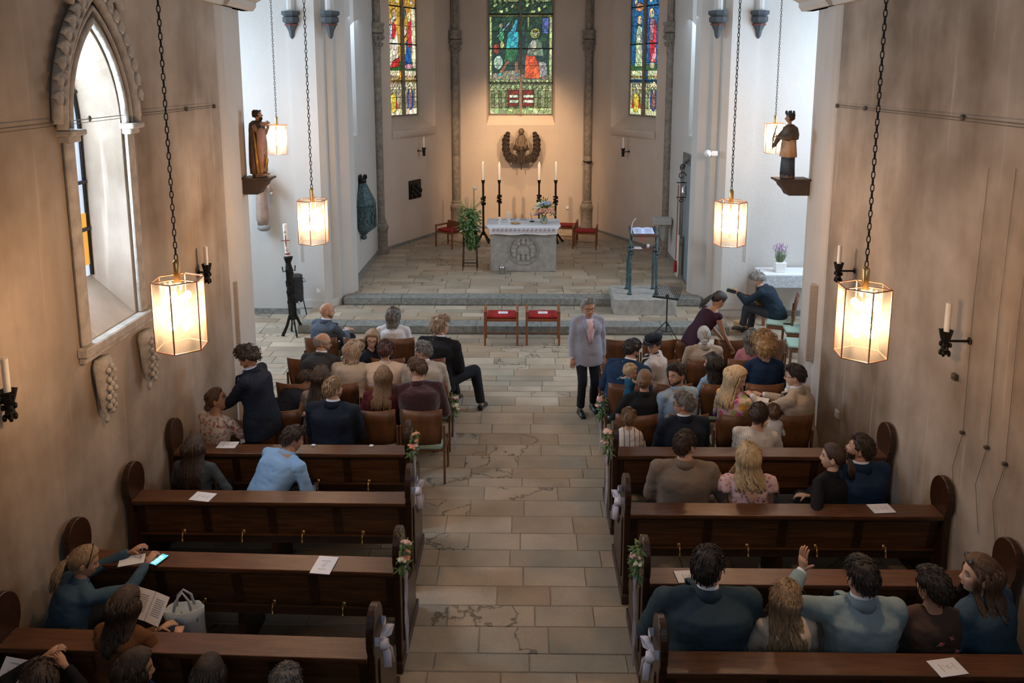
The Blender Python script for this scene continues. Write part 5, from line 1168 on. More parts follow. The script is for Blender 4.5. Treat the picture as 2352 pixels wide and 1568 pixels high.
B.add(vs, [(j * 7 + i, j * 7 + i + 1, (j + 1) * 7 + i + 1, (j + 1) * 7 + i) for j in range(8) for i in range(6)]); o = B.build('hanging_towel', mat('cream_cloth', (.62, .57, .47), .9), smooth=True, loc=(CW - .12, 17.0, 2.55)); o.modifiers.new('s', 'SOLIDIFY').thickness = .01; tag(o, 'cream cloth hanging by the sacristy doorway', 'cloth')
# stone credence shelf
p = P(1541, 500, 18.84); t = thing('stone_shelf', 'square pale stone shelf on a tapered bracket, right chancel corner', 'shelf', (3.55, 18.84, 1.38))
B = MB(); B.box((-.06, 0, 0), (.42, .36, .15)); B.build('slab', mat('pale_stone', (.46, .45, .43), .7), t, bev=.01); B = MB(); B.lathe([(.03, -.52), (.07, -.48), (.14, -.1), (.15, -.07)], (.0, 0, 0), 8); B.build('bracket', M_LIGHTSTONE, t)
B = MB(); B.lathe([(.01, 0), (.05, .01), (.07, .05), (.06, .05)], n=12); 
# console table with lavender in the right transept
p = P(1790, 622, 15.10); zt_ = 1.0
t = thing('side_table', 'white covered side table in the right transept', 'table', (p.x + .25, 15.1, 0)); zt_ = p.z
B = MB(); B.box((0, 0, zt_ - .02), (1.3, .6, .04)); B.build('tabletop', mat('white_paint', (.72, .74, .76), .5), t, bev=.005)
B = MB(); B.box((0, -.31, zt_ - .14), (1.3, .01, .24)); B.build('lace_front', mat('lace', (.60, .66, .70), .9, noise=.35, nscale=30), t)
for s in (-1, 1):
    for q in (-1, 1): B = MB(); B.box((s * .6, q * .25, (zt_ - .04) / 2), (.05, .05, zt_ - .04)); B.build('leg', M_ORANGEW, t)
p = P(1790, 615, 15.06); t = thing('lavender_pot', 'white square pot of lavender on the side table', 'plant', (p.x, 15.06, zt_))
B = MB(); B.prism([(-.09, 0), (.09, 0), (.12, .2), (-.12, .2)], 'y', -.1, .1); B.build('pot', M_WHITEP, t, bev=.01); B = MB()
for j in range(90): a = random.uniform(0, 6.28); r_ = random.uniform(.02, .14); B.tube([(math.cos(a) * r_ * .4, math.sin(a) * r_ * .4, .18), (math.cos(a) * r_, math.sin(a) * r_, random.uniform(.3, .48))], .005, 3)
B.build('stems', mat('sage_leaf', (.22, .28, .17), .8), t); B = MB()
for j in range(40): a = random.uniform(0, 6.28); r_ = random.uniform(.02, .15); B.ell((math.cos(a) * r_, math.sin(a) * r_, random.uniform(.4, .54)), (.01, .01, .03), 5, 4)
stuff(B.build('flower_spikes', FC['lilac'], t))
# mint seated chairs in the right transept
for px, py, lab, rz in ((1775, 735, 'mint-seated chair the guitarist sits on', R(70)), (1815, 752, 'mint-seated chair right behind the guitarist chair', R(80)), (1822, 785, 'mint-seated chair nearest the right pier', R(80))):
    g = G(px, py, .48); chair(g.x + .12, g.y + (.0), lab, rz)
g = G(1712, 765, 0); t = thing('foot_stool', 'small light wooden footstool under the guitarist foot', 'stool', (g.x, g.y + .2, 0), R(20))
M_PINE = mat('light_pine', (.50, .30, .13), .5, noise=.2); B = MB(); B.box((0, 0, .17), (.30, .22, .02)); B.build('top', M_PINE, t, bev=.004)
for s in (-1, 1): B = MB(); B.box((s * .13, 0, .08), (.02, .20, .16)); B.build('side', M_PINE, t)
# ---------------- decorations on the pews and chairs ----------------
M_RIB = mat('white_ribbon', (.66, .64, .74), .45)
def posy(x, y, z, label, s, cols, tail=.0):
    t = thing('pew_posy', label, 'flowers', (x, y, z)); rs = random.Random(int(abs(x * 100 + y * 10)))
    B = MB()
    for j in range(60): a = rs.uniform(0, 6.28); zz = rs.uniform(-.17, .10); leaf(B, (math.cos(a) * .03, math.sin(a) * .04, zz), (math.cos(a), math.sin(a), rs.uniform(-.8, .5)), .07, .016)
    for j in range(8): B.tube([(0, 0, .0), (rs.uniform(-.03, .03), rs.uniform(-.03, .03), -.24)], .003, 4)
    B.build('foliage', M_LEAF, t)
    for j in range(5): B = MB(); blob_flower(B, (s * rs.uniform(.0, .06), rs.uniform(-.06, .03), rs.uniform(-.06, .12)), .043 if j < 3 else .024); B.build('blossom', FC[cols[j % len(cols)]], t, smooth=True)
    B = MB()
    for j in range(14): B.ell((rs.uniform(-.05, .05), rs.uniform(-.05, .05), rs.uniform(.02, .17)), .008, 5, 4)
    B.build('small_buds', M_LEAFL, t)
    if tail:
        for q in (-1, 1):
            B = MB(); B.tube([(s * .02, q * .012 - .02, -.12)] + [(s * (.025 + .008 * math.sin(j * 1.3 + q)), q * .015 - .02 + .02 * math.sin(j * .9 + q), -.12 - tail * j / 8) for j in range(1, 9)], .009, 4, flat=.25, up=(1, 0, 0)); B.build('ribbon_tail', M_RIB, t)
def bow(x, y, z, label, s):
    t = thing('white_bow', label, 'ribbon', (x, y, z)); B = MB()
    B.tube([(s * .045, -.06, 0), (s * .045, .16, .0), (-s * .045, .16, 0), (-s * .045, -.06, 0), (s * .045, -.06, 0)], .035, 4, flat=.1, up=(0, 0, 1)); B.build('band', M_RIB, t)
    for q in (-1, 1):
        B = MB(); B.tube([(s * .05, -.03, 0), (s * .08, -.03 + q * .06, .05), (s * .09, -.03 + q * .11, .03), (s * .08, -.03 + q * .08, -.02), (s * .05, -.03, 0)], [.012, .03, .035, .03, .012], 5, flat=.2, up=(1, 0, 0)); B.build('loop', M_RIB, t, smooth=True)
        B = MB(); B.tube([(s * .055, -.03, 0), (s * .09, -.03 + q * .03, -.09), (s * .10, -.03 + q * .06, -.2 - .03 * q)], [.014, .032, .03], 5, flat=.15, up=(1, 0, 0)); B.build('tail', M_RIB, t, smooth=True)
    B = MB(); B.ell((s * .06, -.03, 0), .02, 8, 6); B.build('knot', M_RIB, t, smooth=True)
posy(PEWS[0].x + .05, PEWS[0].y + .02, 1.06, 'peach rose posy on the front left pew end', 1, ['peach', 'pink'], .8)
bow(PEWS[1].x + .02, PEWS[1].y + .06, 1.04, 'white satin bow on the second left pew end', 1)
posy(PEWS[2].x + .05, PEWS[2].y + .02, 1.10, 'posy with one yellow bloom on the third left pew end', 1, ['pink', 'peach', 'cream'], .8)
bow(PEWS[3].x + .02, PEWS[3].y + .06, 1.04, 'white satin bow on the fourth left pew end', 1)
posy(PEWR[0].x - .06, PEWR[0].y + .04, 1.08, 'pale rose posy on the front right pew end', -1, ['pink', 'cream'], .8)
bow(PEWR[1].x - .02, PEWR[1].y + .06, 1.04, 'white satin bow on the second right pew end', -1)
posy(PEWR[2].x - .06, PEWR[2].y + .04, 1.12, 'large pink rose posy on the third right pew end', -1, ['pink', 'cream'], .85)
bow(PEWR[3].x - .02, PEWR[3].y + .06, 1.04, 'white satin bow on the fourth right pew end', -1)
g = CH['left', 2, 0]; posy(g.x + .31, g.y - .22, .66, 'rose posy on the third left chair row by the aisle', 1, ['pink', 'cream'], .5)
g = CH['left', 0, 0]; posy(g.x + .31, g.y - .22, .66, 'white posy on the front left chair row by the aisle', 1, ['cream', 'white'], .4)
g = CH['right', 2, 0]; posy(g.x - .31, g.y - .22, .66, 'rose posy on the third right chair row by the aisle', -1, ['pink', 'peach'], .6)
# programmes, cards and small things lying on the pews
def programme(px, py, z, label, rz=0, w_=.15, h_=.21, tilt=0, name='programme'):
    g = G(px, py, z); t = thing(name, label, 'booklet', (g.x, g.y, z + .003), rz, 'printed order of service booklets'); t.rotation_euler = (tilt, 0, rz)
    B = MB(); B.box((0, 0, 0), (w_, h_, .004)); B.build('cover', M_PAPER, t)
    B = MB(); B.box((0, h_ * .22, .0026), (w_ * .45, h_ * .02, .0005)); B.box((0, -h_ * .25, .0026), (w_ * .4, h_ * .015, .0005))
    for k, (dx, dy, a) in enumerate(((-.012, -.01, .9), (.012, -.01, -.9), (0, .0, 0), (0, -.03, 1.5), (.01, .02, .4))): B.box((dx, dy, .0026), (.03, .0025, .0005), rz=a)
    B.build('printed_mark', M_INK, t); return t
ZS = .913
programme(523, 1022, ZS, 'white programme on the front left pew shelf', R(90)); programme(466, 1141, ZS, 'white programme on the second left pew shelf', R(80)); programme(745, 1298, ZS, 'white programme on the third left pew shelf', R(-6), .17, .23)
programme(2024, 1168, ZS, 'white programme at the wall end of the second right pew', R(95)); programme(1582, 1324, ZS, 'white programme beside the heavy man on the third right pew', R(95)); programme(2176, 1533, ZS, 'white programme on the fourth right pew shelf', R(100))
for px, py, lab in ((720, 1023, 'small white name tag in the middle of the front left pew shelf'), (853, 1024, 'small white name tag toward the aisle on the front left pew shelf')):
    g = G(px, py, ZS); B = MB(); B.box((0, 0, 0), (.04, .03, .012)); tag(B.build('number_tag', M_PAPER, loc=(g.x, g.y, ZS + .005)), lab, 'tag')
g = G(366, 1287, ZS); t = thing('smartphone', 'smartphone with lit blue screen on the third left pew', 'phone', (g.x, g.y, ZS + .006), R(-20))
B = MB(); B.box((0, 0, 0), (.075, .15, .009)); B.build('body', M_BLACK, t, bev=.003); B = MB(); B.box((0, 0, .005), (.068, .14, .001)); B.build('screen', mat('lit_screen', (.1, .4, .5), .2, emit=(.12, .5, .6), es=.9), t)
B = MB()
for k in range(5): B.box((-.01 + .008 * (k % 2), -.05 + k * .022, .006), (.045, .012, .0006))
B.build('screen_text', mat('screen_text', (.6, .8, .9), .3, emit=(.5, .8, .85), es=.9), t)
# cloth bag on the fourth left pew seat
g = G(430, 1462, .47); t = thing('tote_bag', 'white cloth tote bag beside the woman in the rust jacket', 'bag', (g.x, g.y - .02, .45), R(10))
M_TOTE = mat('tote_cloth', (.42, .47, .50), .9, noise=.2, nscale=12)
B = MB(); B.lathe([(.13, 0), (.15, .04), (.14, .2), (.155, .3), (.145, .3), (.12, .05)], n=20, sy=.5, wob=lambda th, z: 1 + .10 * math.sin(th * 5 + z * 10)); B.build('sack', M_TOTE, t, smooth=True)
for q in (-1, 1): B = MB(); B.tube([(-.07, q * .05, .28), (-.05, q * .04, .38), (0, q * .02, .44), (.05, q * .04, .38), (.07, q * .05, .28)], .012, 5, flat=.3); B.build('handle', M_TOTE, t, smooth=True)
text('Das\nnicht\nalles', .045, M_INK, (0, -.088, .17), (R(85), 0, 0), t)
# ======================= people =======================
from mathutils import noise as MN
def smooth(a, b, x): t = np.clip((x - a) / (b - a), 0, 1); return t * t * (3 - 2 * t)
NS, NR = 46, 38
_t = np.linspace(-1, 1, NS + 1)[:-1]; _az = np.pi * (.55 * _t + .45 * _t ** 3)       # 0 = front
_la = np.linspace(-np.pi / 2, np.pi / 2, NR + 1); AZ_, LA_ = np.meshgrid(_az, _la)
def headbase(male, child=False, plain=False, jaw=0):
    sz = np.sin(LA_); fr = np.cos(AZ_)
    rho_s = np.sqrt(np.maximum(1 - sz ** 2, 0)); rho_f = np.where(sz < 0, np.maximum(1 - np.abs(sz) ** 3.0, 0) ** .48, np.maximum(1 - sz ** 2.4, 0) ** .5)
    wf = smooth(-.2, .6, fr); rho = rho_s * (1 - wf) + rho_f * wf
    hw = .074 if male else .0705
    x = hw * np.sin(AZ_) * rho; low = np.clip(-sz, 0, 1)
    x *= 1 - (.26 if male else .34) * low ** 1.3 * 1
    y = np.where(fr > 0, .088, .104) * fr * rho
    y = np.where(fr < 0, y * (1 - .5 * low ** 1.2), y)
    y += .012 * low * wf
    z = np.where(sz > 0, .112, .118) * sz
    z = z - .0 * low
    if not plain:
        m = (fr > 0) * 1.0
        nl = .026 if male else .022
        if child: nl = .016
        prof = np.interp(z, [-.048, -.036, -.026, -.018, .0, .022, .03], [0, .12, .95, 1, .5, .12, 0])
        y += m * nl * np.exp(-(x / (.0125)) ** 2) * prof
        y += m * .010 * np.exp(-((np.abs(x) - .014) / .008) ** 2 - ((z + .028) / .009) ** 2)
        y -= m * .013 * np.exp(-((np.abs(x) - .030) / .016) ** 2 - ((z - .010) / .013) ** 2)
        y += m * (.006 if male else .003) * np.exp(-((z - .032) / .010) ** 2 - (x / .05) ** 2)
        y += m * .007 * np.exp(-(x / .022) ** 2 - ((z + .058) / .012) ** 2)
        y -= m * .005 * np.exp(-(x / .022) ** 2 - ((z + .076) / .006) ** 2)
        y += m * (.012 if male else .008) * np.exp(-(x / .020) ** 2 - ((z + .098) / .015) ** 2)
        y += m * .005 * np.exp(-((np.abs(x) - .045) / .018) ** 2 - ((z + .025) / .022) ** 2)
    return np.stack([x, y, z], -1)
def gridfaces(nr, ns): return [(i * ns + j, i * ns + (j + 1) % ns, (i + 1) * ns + (j + 1) % ns, (i + 1) * ns + j) for i in range(nr) for j in range(ns)]
HF = gridfaces(NR, NS)
HB = {k: headbase(*k) for k in ((True, False), (False, False), (False, True), (True, True))}
HP = {k: headbase(k, False, True) for k in (True, False)}
AZD = np.degrees(np.abs(AZ_))
def hairmask(V, style, rec=0):
    zl = np.interp(AZD, [0, 35, 55, 72, 84, 96, 112, 135, 180], [.070 + rec, .066 + rec, .052 + rec * .6, .012, -.004, .014, -.035, -.058, -.068])
    m = np.clip((V[..., 2] - zl) / .014, 0, 1)
    if style == 'bald': m *= (AZD > 78) * (V[..., 2] < .045)
    return m
JOBS = []
def remeshed(B, name, mats, parent, voxel, sm=5, disp=0, dscale=7, extra=None, dz=(1, 1, 1)):
    me = B.mesh(name, mats); o = link(name, me, parent); m = o.modifiers.new('r', 'REMESH'); m.mode = 'VOXEL'; m.voxel_size = voxel
    s = o.modifiers.new('s', 'SMOOTH'); s.iterations = sm; s.factor = .6
    JOBS.append((o, disp, dscale, extra, dz)); return o
def ik(a, b, l1, l2, pole):
    d = b - a; L = d.length
    if L > (l1 + l2) * .985: b = a + d.normalized() * (l1 + l2) * .985; d = b - a; L = d.length
    if L < abs(l1 - l2) + .06: L = abs(l1 - l2) + .06; b = a + d.normalized() * L; d = b - a
    u = d.normalized(); x = (l1 * l1 - l2 * l2 + L * L) / (2 * L); h = math.sqrt(max(l1 * l1 - x * x, 1e-6))
    p = Vector(pole) - u * u.dot(Vector(pole))
    if p.length < 1e-4: p = Vector((0, 0, -1)) - u * u.dot(Vector((0, 0, -1)))
    return a + u * x + p.normalized() * h, b
def seg(a, b, n): return [a.lerp(b, i / n) for i in range(n)]
def hand(B, w, d, nrm, s, side, curl=.5, m=0):
    d = d.normalized(); nrm = (nrm - d * d.dot(nrm))
    nrm = nrm.normalized() if nrm.length > .01 else d.orthogonal(); r = d.cross(nrm) * side
    B.tube([w - d * .03 * s, w + d * .01 * s, w + d * .05 * s, w + d * .088 * s], [.024 * s, .028 * s, .04 * s, .036 * s], 10, m, flat=.45, up=r)
    def bend(p, dd, L, c, rad):
        pts = [p]; a = 0; rr = []
        for k, l in enumerate((.45, .32, .27)):
            a += c * (.6 + .5 * k); v = dd * math.cos(a) - nrm * math.sin(a); pts.append(pts[-1] + v * L * l)
        B.tube([p - dd * .02 * s] + pts, [rad, rad, rad * .95, rad * .85, rad * .6], 6, m)
    for k, (o, L) in enumerate(((-.028, .068), (-.009, .078), (.010, .074), (.028, .058))):
        dd = (d + r * o * 2.2).normalized(); bend(w + d * .085 * s + r * o * s, dd, L * s, curl * (1 + .12 * k), .0085 * s)
    td = (d * .7 - r * .75 - nrm * .25).normalized(); bend(w + d * .025 * s - r * .028 * s, td, .062 * s, curl * .4, .0105 * s)
SK = [(.52, .30, .20), (.46, .25, .16), (.58, .36, .26), (.40, .21, .13)]
def skinmat(i):
    return mat('skin_%s' % ['light', 'warm', 'fair', 'tan'][i], SK[i], .5, noise=.12, nscale=20, bump=.05, bscale=60, spec=.35)
HC = {}
def hairmat(nm, c, c2):
    m = mat('hair_' + nm, c, .42, col2=c2, nscale=28, stretch=(2.2, 2.2, .35), bump=.5, bscale=80, spec=.5); return m
H_ = {'black': hairmat('black', (.012, .009, .008), (.03, .02, .016)), 'dark': hairmat('dark_brown', (.022, .012, .008), (.06, .032, .018)),
      'brown': hairmat('brown', (.06, .03, .016), (.15, .08, .042)), 'auburn': hairmat('auburn', (.035, .009, .007), (.08, .022, .016)),
      'lbrown': hairmat('light_brown', (.13, .075, .038), (.26, .16, .085)), 'blond': hairmat('blond', (.38, .25, .12), (.62, .47, .28)),
      'dblond': hairmat('dark_blond', (.16, .095, .05), (.42, .28, .155)), 'copper': hairmat('copper_blond', (.26, .14, .055), (.50, .33, .16)),
      'grey': hairmat('grey', (.16, .15, .14), (.42, .40, .37)), 'lgrey': hairmat('silver', (.30, .28, .26), (.58, .55, .50)), 'dgrey': hairmat('dark_grey', (.06, .055, .05), (.24, .22, .20)),
      'sand': hairmat('sandy_grey', (.28, .19, .12), (.50, .38, .27))}
M_EYEW = mat('eye_white', (.46, .43, .40), .35); M_IRIS = mat('iris', (.03, .02, .015), .2); M_LIP = mat('lips', (.38, .12, .10), .45)
M_SHOE = mat('black_shoe', (.012, .012, .013), .3)
M_GLS = mat('glasses_frame', (.015, .012, .012), .3)
def cloth(nm, c, noise=.12, rough=.85, bump=.15, sc=90, **k): return mat(nm, c, rough, noise=noise, nscale=6, bump=bump, bscale=sc, spec=.25, **k)
def floral(nm, base, cols, scale=24, thr=.32):
    m = bpy.data.materials.new(nm); m.use_nodes = True; nt = m.node_tree; L = nt.links; b = nt.nodes['Principled BSDF']; b.inputs['Roughness'].default_value = .85
    tc = nt.nodes.new('ShaderNodeTexCoord'); v = nt.nodes.new('ShaderNodeTexVoronoi'); v.inputs['Scale'].default_value = scale
    n = nt.nodes.new('ShaderNodeTexNoise'); n.inputs['Scale'].default_value = scale * .8
    mx0 = nt.nodes.new('ShaderNodeMix'); mx0.data_type = 'VECTOR'; mx0.inputs[0].default_value = .06; L.new(tc.outputs['Object'], mx0.inputs[4]); L.new(n.outputs['Color'], mx0.inputs[5]); L.new(mx0.outputs[1], v.inputs['Vector'])
    rp = nt.nodes.new('ShaderNodeValToRGB'); rp.color_ramp.interpolation = 'CONSTANT'; sp = nt.nodes.new('ShaderNodeSeparateColor'); L.new(v.outputs['Color'], sp.inputs[0]); L.new(sp.outputs[0], rp.inputs[0])
    e = rp.color_ramp.elements; k = len(cols); e[0].position = 0; e[0].color = tuple(cols[0]) + (1,); e[1].position = 1 / k; e[1].color = tuple(cols[1]) + (1,)
    for i in range(2, k): x = e.new(i / k); x.color = tuple(cols[i]) + (1,)
    lt = nt.nodes.new('ShaderNodeMath'); lt.operation = 'LESS_THAN'; L.new(v.outputs['Distance'], lt.inputs[0]); lt.inputs[1].default_value = thr
    mx = nt.nodes.new('ShaderNodeMix'); mx.data_type = 'RGBA'; L.new(lt.outputs[0], mx.inputs[0]); mx.inputs[6].default_value = tuple(base) + (1,); L.new(rp.outputs[0], mx.inputs[7]); L.new(mx.outputs[2], b.inputs['Base Color'])
    MATS[nm] = m; return m
def stripes(nm, a, b_, scale, thr=.2, axis=0):
    m = bpy.data.materials.new(nm); m.use_nodes = True; nt = m.node_tree; L = nt.links; b = nt.nodes['Principled BSDF']; b.inputs['Roughness'].default_value = .85
    tc = nt.nodes.new('ShaderNodeTexCoord'); sp = nt.nodes.new('ShaderNodeSeparateXYZ'); L.new(tc.outputs['Object'], sp.inputs[0])
    mu = nt.nodes.new('ShaderNodeMath'); mu.operation = 'MULTIPLY'; L.new(sp.outputs[axis], mu.inputs[0]); mu.inputs[1].default_value = scale
    f = nt.nodes.new('ShaderNodeMath'); f.operation = 'FRACT'; L.new(mu.outputs[0], f.inputs[0]); lt = nt.nodes.new('ShaderNodeMath'); lt.operation = 'LESS_THAN'; L.new(f.outputs[0], lt.inputs[0]); lt.inputs[1].default_value = thr
    mx = nt.nodes.new('ShaderNodeMix'); mx.data_type = 'RGBA'; L.new(lt.outputs[0], mx.inputs[0]); mx.inputs[6].default_value = tuple(a) + (1,); mx.inputs[7].default_value = tuple(b_) + (1,); L.new(mx.outputs[2], b.inputs['Base Color']); return m
def skel(s, sit, a, b, tw, bw, child):
    hz = (.44 + .08 * s) if sit else .93 * s
    if sit is None: hz = .93 * s
    pts = [Vector((0, 0, hz))]; ks = [.6, .9, 1.1, 1.25]; ds = [.12, .13, .13, .11]
    T = .49 / sum(ds)
    dirs = []
    for k, d in zip(ks, ds):
        v = Vector((math.sin(R(b * k)), math.sin(R(a * k)), max(.05, math.cos(R(a * k)) * math.cos(R(b * k))))); 
        if abs(a * k) > 85: v = Vector((math.sin(R(b * k)), math.sin(R(a * k)), math.cos(R(a * k))))
        v.normalize(); dirs.append(v); pts.append(pts[-1] + v * d * T * s)
    return hz, pts, dirs
def person(label, hp, Y=None, s=None, male=True, yaw=0, lean=(6, 0), head=(0, 0, 0), stand=False, bw=1.0, child=False, twist=0,
           hands=None, elbows=None, top='jacket', tc=None, pants=None, hair='short', hc='dark', skin=0, collar=None, glasses=False, beard=None,
           base=None, feet=None, knees=None, parts=None, rec=0, hl=.3, vol=1.0, sleeve=1.0, curl=.5, skirt=None, seatz=0, smile=False, shoe=None, hs=1.0, cat='person', neckfix=0):
    rnd = random.Random(hash(label) % 9973 if False else sum(ord(c) * (i + 1) for i, c in enumerate(label)))
    a, b = lean; sit = not stand
    def solve(s):
        hz, pts, dirs = skel(s, sit, a, b, twist, bw, child)
        hz += seatz; pts = [p + Vector((0, 0, seatz)) for p in pts]
        na = a * .55 + 6; nd = Vector((math.sin(R(b * .7)), math.sin(R(na)), math.cos(R(na)))).normalized()
        N = pts[-1]; Hc = N + nd * (.146 * s if not child else .14 * s) + Vector((0, 0, neckfix)); return hz, pts, dirs, N, Hc, nd
    Rz = Matrix.Rotation(R(yaw), 3, 'Z')
    if s is None:
        best = None
        for i in range(77):
            s_ = .84 + i * .005; Hc = solve(s_)[4]; Hw = Rz @ Hc; pt = P(hp[0], hp[1], Y + Hw.y); e = abs(pt.z - Hc.z)
            if best is None or e < best[0]: best = (e, s_)
        s = best[1]; print('%-60s s=%.2f err=%.2f' % (label[:60], s, best[0]))
    hz, pts, dirs, N, Hc, nd = solve(s)
    Hw = Rz @ Hc
    if Y is not None and not child:
        e = P(hp[0], hp[1], Y + Hw.y).z - Hc.z
        if abs(e) > .02: Y2 = G(hp[0], hp[1], Hc.z).y - Hw.y; print('   moved', round(Y2 - Y, 2)); Y = Y2
    if Y is None: g = G(hp[0], hp[1], Hc.z); root = Vector((g.x - Hw.x, g.y - Hw.y, 0)); print('%-60s hipY=%.2f X=%.2f' % (label[:60], root.y, root.x))
    else:
        pt = P(hp[0], hp[1], Y + Hw.y); root = Vector((pt.x - Hw.x, Y, 0))
    bz = base or 0
    t = thing('person', label, cat, (root.x, root.y, bz), R(yaw))
    sm_ = skinmat(skin)
    tws = R(twist); lat = Vector((math.cos(tws), math.sin(tws), 0)); lat = (lat + Vector((0, 0, -math.sin(R(b * 1.0)))) ).normalized(); lat0 = Vector((1, 0, 0))
    k1 = s * bw * (1.0 if child else 1.06); sw = (.172 if male else .150) * k1
    if child: sw = .135 * s
    shz = pts[3].lerp(pts[4], .50)
    shp = {q: shz + lat * q * sw for q in (-1, 1)}
    fwd = Vector((-math.sin(tws), math.cos(tws), 0))
    # --- arms
    la, lf = .285 * s, .255 * s
    hd = hands or {}; EL = {}; WR = {}; PN = {}
    for q in (-1, 1):
        tgt = hd.get(q)
        if tgt is None: tgt = (q * .09, .30, .12) if sit else (q * .24, .05, -.12)
        tg = Vector((tgt[0], tgt[1], tgt[2])) * s + Vector((0, 0, hz))
        pole = (elbows or {}).get(q, (q * .7, -.6, -.5)); e_, w_ = ik(shp[q], tg, la, lf, pole); EL[q] = e_; WR[q] = w_
    # --- legs
    KN = {}; AN = {}; hipj = {q: Vector((q * .085 * k1, 0, hz)) for q in (-1, 1)}
    for q in (-1, 1):
        if sit:
            kn = (knees or {}).get(q, (q * .14, .42, .03)); KN[q] = Vector((kn[0] * s, kn[1] * s, hz + kn[2] * s)); ft = (feet or {}).get(q, (kn[0], kn[1] + .04)); AN[q] = Vector((ft[0] * s, ft[1] * s, .08 if len(ft) < 3 else ft[2]))
        else:
            ft = (feet or {}).get(q, (q * .10, 0)); AN[q] = Vector((ft[0] * s, ft[1] * s, .08)); KN[q], _ = ik(hipj[q], AN[q], .44 * s, .44 * s, (0, 1, 0))
    # --- body
    bd = .68 if male else .66
    def torso(B, prof, add, flat, m=0):
        L = [0, .245, .51, .775, 1.0]
        def at(u):
            if u <= 0: return pts[0] + dirs[0] * u * .49 * s
            if u >= 1: return pts[4] + nd * (u - 1) * .49 * s
            for i in range(4):
                if u <= L[i + 1]: return pts[i].lerp(pts[i + 1], (u - L[i]) / (L[i + 1] - L[i]))
        P_ = [at(u) for u, w_ in prof]; 
        n = len(P_); vs = []
        rs = [w_ * (k1 if u < .9 else (s * min(bw, 1.1) * 1.05 if u >= .97 else (k1 + s * 1.1) / 2)) + add for u, w_ in prof]
        # orient rings, blending the hip line into the shoulder line
        for i, (u, w_) in enumerate(prof):
            tg = (P_[min(i + 1, n - 1)] - P_[max(i - 1, 0)]).normalized(); l_ = lat0.lerp(lat, max(0, min(1, u))); l_ = (l_ - tg * tg.dot(l_)).normalized(); f_ = l_.cross(tg) * -1
            fl = flat[i] if isinstance(flat, (list, tuple)) else flat
            for j in range(18):
                th = 2 * math.pi * j / 18; cs_, sn_ = math.cos(th), math.sin(th); vs.append(P_[i] + l_ * (rs[i] * math.copysign(abs(cs_) ** .85, cs_)) + f_ * (rs[i] * fl * math.copysign(abs(sn_) ** .85, sn_)))
        o = [(i * 18 + j, i * 18 + (j + 1) % 18, (i + 1) * 18 + (j + 1) % 18, (i + 1) * 18 + j) for i in range(n - 1) for j in range(18)] + [tuple(reversed(range(18))), tuple(range((n - 1) * 18, n * 18))]
        B.add(vs, o, m)
    w0 = [(-.16, .11), (0, .155), (.2, .14), (.45, .135), (.7, .155), (.86, .15), (.97, .10), (1.06, .055), (1.2, .05)] if male else [(-.16, .12), (0, .165), (.2, .14), (.42, .118), (.68, .135), (.86, .13), (.97, .085), (1.06, .046), (1.2, .043)]
    B = MB(); torso(B, w0, -.004, [.75, .75, .7, .68, .68, .6, .62, .95, 1.0])
    nr = .052 if male else .043
    if child: nr = .036
    B.tube([N - nd * .04 * s, N + nd * .05 * s, Hc - Vector((0, .012, .03)) * s], [nr * 1.1 * s, nr * s, nr * s], 12)
    ar = 1.0 if male else .86
    ar *= min(bw, 1.15)
    for q in (-1, 1):
        B.tube([N - nd * .03 * s, N.lerp(shp[q], .45) - nd * .005 * s, shp[q]], [.036 * s, .036 * s, .042 * s], 10); B.tube([shp[q] - lat * q * .05 * s] + [shp[q]] + [shp[q].lerp(EL[q], .4), EL[q]], [.05 * s, .050 * s * ar, .044 * s * ar, .037 * s * ar], 12)
        B.tube([EL[q], EL[q].lerp(WR[q], .3), WR[q]], [.038 * s * ar, .037 * s * ar, .025 * s * ar], 12); B.ell(EL[q], .037 * s * ar, 10, 8); B.ell(shp[q], .05 * s * ar, 10, 8)
        B.tube([hipj[q], hipj[q].lerp(KN[q], .5), KN[q]], [.078 * k1, .066 * s, .05 * s], 12); B.tube([KN[q], KN[q].lerp(AN[q], .35), AN[q]], [.05 * s, .048 * s, .032 * s], 12); B.ell(KN[q], .05 * s, 10, 8)
        B.tube([AN[q] + Vector((0, -.04, -.04)), AN[q] + Vector((0, .05, -.045)), AN[q] + Vector((0, .14, -.06))], [.03 * s, .032 * s, .022 * s], 10)
    # head + hands joined into the same mesh
    hk = (male, child) if (male, child) in HB else (male, False)
    hsz = s ** .5 * 1.06 * (hs if not child else 1.0) 
    if child: hsz = hs
    HR_ = Matrix.Rotation(R(head[0] - yaw), 3, 'Z') @ Matrix.Rotation(R(-head[1]), 3, 'X') @ Matrix.Rotation(R(head[2]), 3, 'Y')
    HM = np.array(HR_) * hsz; Hcn = np.array(Hc)
    def hw_(v): return Vector(HM @ np.array(v) + Hcn)
    X = MB(); hv = HB[hk].reshape(-1, 3) @ HM.T + Hcn; X.add([tuple(v) for v in hv], HF, 0)
    for q in (-1, 1):
        X.ell(hw_((q * .076, -.008, -.008)), (.009 * hsz, .019 * hsz, .032 * hsz), 8, 8, 0, M=HR_ @ Matrix.Rotation(R(q * 18), 3, 'Z')); X.tube([hw_((q * (.079 + .006 * math.sin(u * 3.1)), -.002 - .022 * math.sin(u * 3.1), -.030 + .050 * u)) for u in (0, .25, .5, .75, 1)], .0045 * hsz, 5, 0)
        X.ell(hw_((q * .030, .0635 + (.004 if male else .003), .009)), .0114 * hsz, 10, 7, 1); X.ell(hw_((q * .0305, .0742 + (.003 if male else .002), .0075)), (.0056 * hsz), 8, 6, 2)
